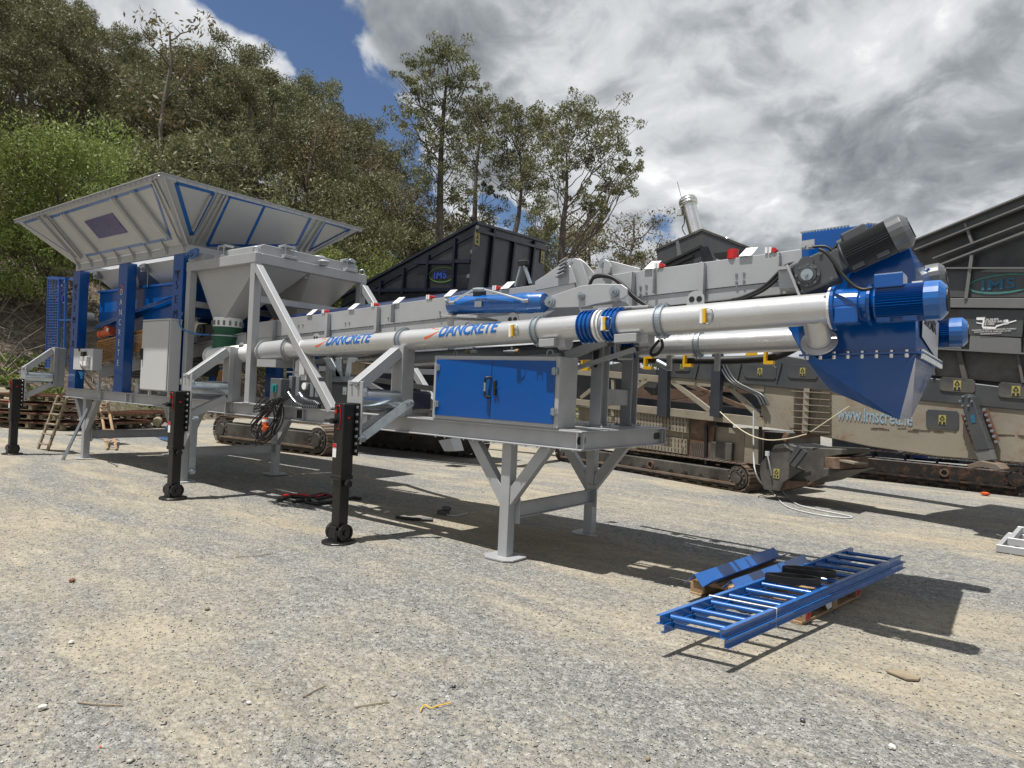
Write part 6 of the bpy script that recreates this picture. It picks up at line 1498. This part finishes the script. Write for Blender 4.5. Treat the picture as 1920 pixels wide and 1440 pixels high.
# ================================================================== trees on the hill and behind the machines
def leafmat(name, c1, c2, c3, tr=.25):
    m = bpy.data.materials.new(name); m.use_nodes = True; t = NT(m.node_tree); b = t.n['Principled BSDF']; out = t.n['Material Output']
    co = t.node('ShaderNodeTexCoord').outputs['Object']; oi = t.node('ShaderNodeObjectInfo').outputs['Random']
    n_ = t.noise(co, 1.1, 3, .6); f = t.ramp(n_, [(.32, 0.), (.68, 1.)])
    wn = t.node('ShaderNodeTexWhiteNoise', ins={0: t.node('ShaderNodeVectorMath', operation='SNAP', ins={0: co, 1: (.22, .22, .22)}).outputs[0]}).outputs[0]
    c = t.mix(f, c1, c2); c = t.mix(t.math('MULTIPLY', wn, .75), c, c3)
    hs = t.node('ShaderNodeHueSaturation', ins={'Hue': t.math('ADD', .485, t.math('MULTIPLY', oi, .03)), 'Value': t.math('ADD', .7, t.math('MULTIPLY', oi, .6)), 'Color': c}).outputs[0]
    t.l.new(hs, b.inputs['Base Color']); b.inputs['Roughness'].default_value = .58; b.inputs['Specular IOR Level'].default_value = .25
    tl = t.node('ShaderNodeBsdfTranslucent', ins={0: hs}); mx = t.node('ShaderNodeMixShader', ins={0: tr, 1: b.outputs[0], 2: tl.outputs[0]}); t.l.new(mx.outputs[0], out.inputs[0])
    return m
LM = [leafmat('gum_leaf', (.065, .075, .032), (.115, .120, .052), (.20, .195, .105)), leafmat('wattle_leaf', (.095, .135, .028), (.15, .19, .045), (.22, .25, .08), .3),
      leafmat('dry_leaf', (.085, .070, .034), (.14, .115, .055), (.20, .17, .09))]
M['bark'] = mat('bark', (.055, .045, .038), .9, 0, .4, 3, base2=(.12, .10, .085), bump=.5, bscale=12)
M['barkpale'] = mat('pale_bark', (.20, .175, .15), .85, 0, .5, 2, bump=.3, bscale=9)
class Leaves:
    def __init__(s): s.c = []; s.r = []; s.n = []
    def clump(s, c, r, n, flat=.7): s.c.append((*c, r, flat)); s.n.append(n)
    def mesh(s, name, size, rs, m, origin):
        C_ = np.array(s.c); N_ = np.array(s.n); idx = np.repeat(np.arange(len(N_)), N_); n = len(idx)
        d = rs.normal(size=(n, 3)); d /= np.linalg.norm(d, axis=1)[:, None]
        rad = rs.uniform(.15, 1, n)**.45; p = d*rad[:, None]*C_[idx, 3][:, None]; p[:, 2] *= C_[idx, 4]; p += C_[idx, :3]-np.array(origin)
        a = rs.normal(size=(n, 3)); a[:, 2] = a[:, 2]*.7-.9; a /= np.linalg.norm(a, axis=1)[:, None]   # leaves hang
        b_ = np.cross(a, rs.normal(size=(n, 3))); b_ /= np.linalg.norm(b_, axis=1)[:, None]
        L = size*rs.uniform(.6, 1.5, n)[:, None]; Wd = L*rs.uniform(.22, .42, n)[:, None]
        vs = np.stack([p-a*L*.5, p+b_*Wd*.5, p+a*L*.5, p-b_*Wd*.5], 1).reshape(-1, 3)
        me = bpy.data.meshes.new(name); me.vertices.add(len(vs)); me.vertices.foreach_set('co', vs.ravel().astype(np.float32))
        me.loops.add(n*4); me.loops.foreach_set('vertex_index', np.arange(n*4, dtype=np.int32)); me.polygons.add(n); me.polygons.foreach_set('loop_start', (np.arange(n)*4).astype(np.int32)); me.update(calc_edges=True)
        me.materials.append(m); return me
def limb(b, p0, p1, r0, r1, rr, seg=5, wob=.08, sag=0):
    p0, p1 = V(p0), V(p1); L = (p1-p0).length; pts = []
    for i in range(seg+1):
        t_ = i/seg; q = p0.lerp(p1, t_); 
        if 0 < i < seg: q += V((rr.uniform(-1, 1), rr.uniform(-1, 1), rr.uniform(-.5, .5)))*L*wob
        q.z += math.sin(t_*PI)*sag*L; pts.append(q)
    b.path(pts, [r0+(r1-r0)*i/seg for i in range(seg+1)], 6); return pts
def grow(seed, H, R, base, nl, leafn, leaf, cl, flat=.75, trunk_r=None, dense=1.0, lean=.3, crown='gum'):
    rr = random.Random(seed); rs = np.random.RandomState(seed); wb = MB(); lv = Leaves(); tr = trunk_r or H*.014
    top = V((rr.uniform(-lean, lean)*R, rr.uniform(-lean, lean)*R, H*.93)); T = limb(wb, (0, 0, -.5), top, tr, tr*.25, rr, 8, .025)
    def tp(t_): k = t_*8; i = min(7, int(k)); return T[i].lerp(T[i+1], k-i)
    for i in range(nl):
        t_ = base+(1-base)*(i+rr.random())/nl*.98; p0 = tp(min(t_, .99)); a = i*2.4+rr.uniform(-.5, .5)
        sh = math.sin(min(1, (1-(t_-base)/(1-base))*1.1+.25)*PI*.5) if crown == 'gum' else 1-(t_-base)/(1-base)*.55
        reach = R*rr.uniform(.55, 1.0)*sh
        p1 = p0+V((math.cos(a)*reach, math.sin(a)*reach, reach*rr.uniform(.35, .95)))
        if p1.z > H: p1.z = H*rr.uniform(.93, 1)
        B = limb(wb, p0, p1, tr*.42*(1.15-t_*.6), tr*.10, rr, 5, .07, -.05)
        for j in range(3):
            q0 = B[2+j]; q1 = q0+V((rr.uniform(-1, 1), rr.uniform(-1, 1), rr.uniform(.1, .9)))*reach*.38; limb(wb, q0, q1, tr*.12, tr*.04, rr, 3, .1)
            lv.clump(q1, cl*rr.uniform(.7, 1.25), int(leafn*rr.uniform(.6, 1.3)*dense), flat)
            if rr.random() < .45: lv.clump(q1+V((rr.uniform(-1, 1), rr.uniform(-1, 1), rr.uniform(-.7, .3)))*cl*1.1, cl*rr.uniform(.5, .9), int(leafn*.55*dense), flat)
        lv.clump(p1, cl*rr.uniform(.8, 1.3), int(leafn*dense), flat)
    return wb, lv, rs
def tree_thing(name, wb, lv, rs, leaf, lm, bark, loc, label, group=None, cat='tree'):
    T = thing(name, label, cat, loc, group); W[T] = V((0, 0, 0)); o = part(wb, 'trunk', bark, T, origin=(0, 0, 0), fixn=False)
    me = lv.mesh('crown', leaf, rs, lm, (0, 0, 0)); c = bpy.data.objects.new('crown', me); put(c, T, (0, 0, 0)); W[T] = V(loc); return T
hz = lambda x, y: float(hill(np.array(float(x)), np.array(float(y))))-.3
FAR = (0, -500, -100)
protos = {}
specs = {'gum_a': (1, 12, 3.6, .30, 12, 190, .18, .70, LM[0], 'bark', 'gum_tree'), 'gum_b': (2, 14, 3.4, .35, 12, 180, .18, .66, LM[0], 'barkpale', 'gum_tree'), 'gum_c': (3, 10, 4.0, .25, 13, 190, .18, .74, LM[0], 'bark', 'gum_tree'),
         'gum_d': (4, 13, 3.0, .30, 11, 75, .18, .75, LM[2], 'bark', 'gum_tree'), 'wattle': (5, 6.5, 3.8, .15, 18, 280, .14, 1.05, LM[1], 'bark', 'wattle_tree'), 'thin': (6, 11, 2.6, .4, 9, 22, .24, .8, LM[2], 'barkpale', 'sparse_tree')}
def make(kind, loc, label, group, sc_=1.0, rz=0.0):
    s = specs[kind]
    if kind not in protos:
        wb, lv, rs = grow(s[0], s[1], s[2], s[3], s[4], s[5], s[6], s[7]); T = tree_thing(s[10], wb, lv, rs, s[6], s[8], s[9], loc, label, group); protos[kind] = T
    else:
        T = copy_tree(protos[kind], None, loc); T['label'] = label; T['group'] = group
    T.scale = (sc_, sc_, sc_*1.0); T.rotation_euler = (0, 0, rz); return T
# forest on the hill: trees stand where the slope is, nearest ones first
def dirp(u, dist): d = ray(u, 720); d.z = 0; d.normalize(); return d*dist
rr = random.Random(77); placed = []
names = {'gum_a': 'dark olive gum tree with broad crown', 'gum_b': 'tall pale-trunked gum tree', 'gum_c': 'spreading low-crowned gum tree', 'gum_d': 'brownish thin-crowned gum tree', 'wattle': 'bright green rounded wattle tree', 'thin': 'nearly bare pale tree'}
def spot(u, dist, kind, sc_, lab=None):
    p = dirp(u, dist); z = hz(p.x, p.y); placed.append((p.x, p.y))
    zone = ('beyond the left edge', 'at the left edge', 'above the left tip of the hopper', 'above the hopper wall sign', 'above the hopper peak', 'above the right hopper rim', 'between hopper and black feeder')[0 if u < -60 else 1 if u < 60 else 2 if u < 170 else 3 if u < 290 else 4 if u < 430 else 5 if u < 600 else 6]
    hgt = 'low on the hill' if dist < 38 else ('midway up' if dist < 50 else 'on the crest')
    l = lab or names[kind]+', '+hgt+' '+zone
    return make(kind, (p.x, p.y, max(-.1, z)), l, 'trees on the hillside', sc_, rr.uniform(0, 6.3))
for u, dist, kind, s_, lab in ((85, 31, 'wattle', 1.0, 'bright green wattle above the left end of the hopper'), (-40, 30, 'wattle', .95, 'bright green wattle at the left edge of the photo'), (215, 36, 'wattle', .95, 'smaller bright green wattle just left of the hopper peak'), (575, 37, 'wattle', 1.15, 'bright green wattle above the right rim of the hopper'), (500, 40, 'wattle', 1.0, 'green wattle half hidden behind the hopper rim'), (740, 40, 'wattle', 1.15, 'yellow green wattle left of the black hopper'), (660, 44, 'wattle', .9, 'green wattle between the silver hopper and black hopper'), (720, 33, 'wattle', .65, 'low wattle just above the sloping black hopper edge'),
                         (255, 38, 'thin', 1.25, 'nearly bare pale tree rising above the forest at left'), (640, 50, 'thin', 1.3, 'sparse tree at the right end of the hill forest'), (730, 50, 'gum_d', 1.0, 'brownish gum left of the tallest tree'), (765, 55, 'gum_d', 1.15, 'thin brown gum beside the tallest tree')):
    spot(u, dist, kind, s_, lab)
pool = ['gum_a', 'gum_a', 'gum_b', 'gum_c', 'gum_c', 'gum_d']
tries = 0; cnt = 0
while cnt < 210 and tries < 12000:
    tries += 1
    u = rr.uniform(-160, 790); dist = rr.uniform(31, 75)
    p = dirp(u, dist); z = hz(p.x, p.y)
    if z < .8 or (u < 170 and dist < 35): continue
    if any((p.x-a)**2+(p.y-c)**2 < (2.5 if u < 330 else 3.3)**2 for a, c in placed): continue
    if any(abs(u-wu) < ww and dist < wd+2.5 for wu, wd, ww in ((85, 31, 120), (-40, 30, 90), (215, 36, 70), (575, 37, 85), (500, 40, 60), (740, 40, 80), (720, 33, 60))): continue
    kind = rr.choice(pool); s_ = rr.uniform(.52, .90) if u < 330 else rr.uniform(.68, 1.12)
    if dist > 40 and u > 250: s_ *= 1.22
    # crown line of the wood: drops from left to right
    hh = specs[kind][1]*s_; v_top = 720-(z+hh-1.65)/dist*1267+(960-u)*-.0454+8
    lim = 0 if u < 150 else (90 if u < 330 else (120 if u < 450 else (150 if u < 600 else (175 if u < 690 else 265))))
    if v_top < lim-(60 if u < 240 and rr.random() < .4 else 0): continue
    spot(u, dist, kind, s_); cnt += 1
byl = {}
for o in list(col.objects):
    if o.get('group') == 'trees on the hillside': byl.setdefault(o['label'], []).append(o)
def pu(o):
    d = V(o.location)-EYE; return 960+FPX*d.dot(RT)/d.dot(FW)
for k_, os_ in byl.items():
    if len(os_) > 1:
        os_.sort(key=pu)
        for i, o in enumerate(os_):
            w_ = ('left', 'right') if len(os_) == 2 else ('leftmost', 'second', 'third', 'fourth', 'fifth', 'sixth', 'seventh', 'eighth', 'ninth', 'tenth', 'eleventh', 'twelfth')
            o['label'] = w_[min(i, len(w_)-1)]+' '+o['label'].replace(' with broad crown', '').replace(' tree', '')
# low scrub at the foot of the trees
sb_, slv, srs = MB(), Leaves(), np.random.RandomState(8)
r2_ = random.Random(5)
for i in range(330):
    u = r2_.uniform(-150, 1150); dist = r2_.uniform(27, 75); p = dirp(u, dist); z = hz(p.x, p.y)
    if z < .3 and u < 650: continue
    if u < 260 and dist < 48: continue
    slv.clump((p.x, p.y, max(0, z)+r2_.uniform(.1, 1.0)), r2_.uniform(.8, 1.7), 85, .8)
me = slv.mesh('undergrowth', .25, srs, LM[0], (0, 0, 0)); ug = bpy.data.objects.new('undergrowth', me); put(ug, None, (0, 0, 0)); ug['kind'] = 'stuff'; ug['label'] = 'dense undergrowth below the trees on the hillside'
# dry sticks on the litter slope
b = MB()
for i in range(90):
    u = r2_.uniform(-60, 190); dist = r2_.uniform(26, 38); p = dirp(u, dist); z = hz(p.x, p.y)+.15
    if z < .2: continue
    a = r2_.uniform(0, 6.3); q = V((p.x, p.y, z)); b.path([q, q+V((math.cos(a)*.5, math.sin(a)*.5, r2_.uniform(.0, .9))), q+V((math.cos(a)*1.2, math.sin(a)*1.2, r2_.uniform(.1, 1.9)))], [.03, .02, .008], 5)
tag_ = part(b, 'dead_sticks', 'barkpale', None, kind='stuff', label='dead sticks and saplings on the litter covered slope')
# grass at the foot of the slope
gl, grs = Leaves(), np.random.RandomState(3)
for i in range(80):
    u = r2_.uniform(-70, 105); dist = r2_.uniform(24.2, 27.5); p = dirp(u, dist); z = hz(p.x, p.y)
    gl.clump((p.x, p.y, max(z, 0)+.12), .33, 75, .6)
me = gl.mesh('grass', .16, grs, LM[1], (0, 0, 0)); go = bpy.data.objects.new('grass', me); put(go, None, (0, 0, 0)); go['kind'] = 'stuff'; go['label'] = 'tufts of green grass at the foot of the slope'
# rubble at the foot
M['rubble'] = mat('rubble_stone', (.26, .235, .20), .9, 0, .5, 3, bump=.5)
def rubble():
    r = np.random.RandomState(12); b = MB()
    for i in range(420):
        u = r.uniform(-60, 330); dist = r.uniform(23.5, 26); p = dirp(u, dist); s = r.uniform(.04, .17); q = V((p.x, p.y, max(0, hz(p.x, p.y))+s*.3))
        vs = [q+V((x*r.uniform(.6, 1.2), y*r.uniform(.6, 1.2), z_*r.uniform(.5, .9)))*s for x, y, z_ in ((1, 0, 0), (0, 1, 0), (-1, 0, 0), (0, -1, 0), (0, 0, 1), (0, 0, -1))]
        b.add(vs, [(0, 1, 4), (1, 2, 4), (2, 3, 4), (3, 0, 4), (1, 0, 5), (2, 1, 5), (3, 2, 5), (0, 3, 5)])
    part(b, 'rubble', 'rubble', None, kind='stuff', label='pale rubble heaped at the foot of the hill')
rubble()

# the five tall gums in the middle: each limb placed where it grows, with depth
def zc(x, y): return (650+x/2.938, 50+y/2.938)
def feature(name, dist, trunk, tips, label, seed, r0, leafn=85, cl=.85, m=LM[0], leaf=.165, base=None):
    rr = random.Random(seed); n = V((-math.sin(_y), math.cos(_y), 0)); P0 = EYE+n*dist
    def f(q, off=0): return opl(*zc(*q), P0+n*off, n)
    T = [f(q) for q in trunk]; foot = V((T[0].x, T[0].y, -.3)); T = [foot]+T
    for i in range(1, len(T)): T[i] += n*rr.uniform(-.3, .3)
    wb, lv, rs = MB(), Leaves(), np.random.RandomState(seed); k = len(T)
    wb.path([T[0]]+T[1:], [r0*(1-.8*i/(k-1)) for i in range(k)], 8)
    for tip in tips:
        off = rr.uniform(-2.2, 2.2); e = f(tip[:2], off); rad = cl*(tip[2] if len(tip) > 2 else 1)
        # parent point on the trunk: below the tip, lower for wide ones
        best = None
        for i in range(1, k-1+1):
            for s in (0, .33, .66):
                if i >= k-1 and s > 0: continue
                p = T[i].lerp(T[min(i+1, k-1)], s); dz = e.z-p.z; dx = math.hypot(e.x-p.x, e.y-p.y)
                if dz < .2: continue
                c = abs(dz-dx*1.25)+.25*dx
                if best is None or c < best[0]: best = (c, p, (i+s)/k)
        p, tt = (best[1], best[2]) if best else (T[1], .3)
        L = (e-p).length; B = limb(wb, p, e, max(.018, r0*.26*(1-tt*.6)*min(1, L/4)), .012, rr, 6, .035, -.10)
        lv.clump(e, rad*.78, int(leafn*2.3*rr.uniform(.8, 1.2)), .7)
        for j in range(4):
            q0 = B[rr.choice((3, 4, 5))]; q1 = e+V((rr.uniform(-1, 1), rr.uniform(-1, 1), rr.uniform(-.8, .7)))*rad*1.5; limb(wb, q0, q1, .022, .008, rr, 3, .08); lv.clump(q1, rad*rr.uniform(.32, .58), int(leafn*.95), .75)
    return tree_thing_abs(name, wb, lv, rs, leaf, m, T[0], label)
def tree_thing_abs(name, wb, lv, rs, leaf, lm, loc, label):
    Tn = thing(name, label, 'tree', loc, 'tall gums standing behind the machines'); part(wb, 'trunk', 'bark', Tn, fixn=False)
    c0 = np.array(lv.c)[:, :3].mean(0); me = lv.mesh('crown', leaf, rs, lm, c0); c = bpy.data.objects.new('crown', me); put(c, Tn, c0.tolist()); return Tn
feature('gum_tree', 38, [(515, 1170), (518, 900), (520, 700), (530, 500), (545, 380), (560, 240)],
        [(410, 190, .8), (500, 150), (560, 145), (615, 150), (640, 200), (680, 255, .8), (430, 230, .8), (500, 285), (370, 310, .8), (340, 300, .5), (590, 300, .9), (640, 335, .8), (400, 380), (440, 420), (330, 430, .9), (335, 470, .8), (550, 430, .8), (430, 500), (480, 560), (560, 560, .9), (600, 590), (420, 570), (640, 640), (470, 650), (600, 700), (440, 740), (560, 780), (620, 850), (430, 860), (560, 900), (480, 960, .8), (600, 960, .8)],
        'tallest gum tree with thin layered crown behind the black hopper', 31, .24, 80, .85)
feature('gum_tree', 42, [(706, 1080), (710, 900), (715, 780), (730, 640), (735, 500)],
        [(680, 420), (740, 410), (785, 430), (700, 470), (760, 500), (690, 530), (640, 470, .8), (650, 560), (800, 520, .8), (720, 600), (660, 650), (790, 640), (620, 720, .8), (680, 760, .8), (780, 900, .7), (640, 890, .7), (770, 1010, .9), (790, 1050, .8), (650, 1000, .6)],
        'slim gum tree standing second from left of the tall group', 32, .19, 80, .85)
feature('gum_tree', 40, [(925, 1140), (945, 1060), (960, 940), (965, 830), (950, 700)],
        [(860, 450, .8), (880, 480), (930, 490), (985, 505), (1040, 480), (1070, 520), (860, 550), (920, 590), (1000, 580), (1060, 610), (800, 640), (850, 690), (910, 720), (970, 650), (1040, 740), (820, 770), (880, 800), (1000, 790), (1050, 810), (940, 840), (890, 870, .8), (1020, 880, .8), (960, 580)],
        'rounded gum tree standing in the middle of the tall group', 33, .20, 85, .9)
feature('gum_tree', 36, [(1180, 1320), (1188, 1180), (1195, 1060), (1210, 960), (1215, 850), (1210, 700)],
        [(1120, 490), (1180, 470), (1230, 465), (1280, 470), (1330, 500), (1390, 490), (1440, 530), (1490, 580, .9), (1420, 600), (1340, 570), (1250, 550), (1160, 570), (1120, 620), (1380, 680), (1300, 680), (1200, 650), (1370, 760), (1440, 780), (1500, 760), (1550, 775, .8), (1570, 820, .7), (1530, 870, .7), (1460, 900, .7), (1400, 950, .6), (1180, 720), (1130, 770), (1100, 700), (1260, 760, .7), (1140, 860, .8), (1290, 930, .6), (1420, 1010, .5), (1340, 1000, .6)],
        'widest gum tree with long right limb, rightmost of the tall group', 34, .24, 80, .85)
feature('gum_tree', 46, [(1100, 1400), (1100, 1250), (1090, 1150)], [(1040, 1040), (1090, 1000), (1130, 1060), (1050, 1120), (1120, 1150), (1080, 1210), (1030, 1180), (1140, 1240), (1090, 1300), (1010, 1000, .8), (1060, 940, .7)], 'low dark gum between the tall trunks just above the black hopper', 35, .14, 95, .9)
for u, dist, kind, s_, lab in ((1090, 68, 'gum_b', 1.1, 'tall olive tree far behind the widest gum trunk'), (1150, 70, 'gum_b', 1.0, 'far olive tree under the long right limb'), (1020, 70, 'gum_b', 1.15, 'far pale trunked tree between the tall gums'), (905, 58, 'gum_c', 1.0, 'olive tree filling the gap left of the second tall gum'), (985, 56, 'gum_a', .8, 'olive tree low behind the third tall gum'), (1050, 58, 'gum_d', 1.05, 'brownish tree between the third gum and the widest gum'), (835, 52, 'gum_a', 1.05, 'dense olive tree behind the tallest gum trunk'), (790, 48, 'gum_c', 1.15, 'spreading olive tree at the left foot of the tallest gum'), (1105, 62, 'gum_d', 1.25, 'brown leafed tree behind the silver hinge plates'), (1160, 66, 'gum_d', 1.3, 'brown leafed tree right of the widest gum trunk'), (1205, 70, 'gum_d', 1.15, 'small brown leafed tree left of the exhaust stack'), (1065, 60, 'gum_c', 1.05, 'olive tree low between the gum trunks'), (1180, 60, 'thin', .95, 'sparse tree showing sky through its branches near the stack'), (1010, 64, 'thin', 1.1, 'sparse pale tree between two tall gums'), (960, 66, 'gum_c', .7, 'low tree seen between tall gums over the black hopper'), (1130, 55, 'gum_c', .8, 'low olive tree under the widest gum'), (860, 60, 'gum_a', .75, 'dark tree low behind the tallest gum'), (800, 58, 'gum_a', .9, 'dark olive tree left of the tallest gum trunk'), (1235, 75, 'gum_c', .85, 'far low tree beside the dark hopper with stack')):
    p = dirp(u, dist); make(kind, (p.x, p.y, -.1), lab, 'trees beyond the machines', s_*1.22, rr.uniform(0, 6.3))
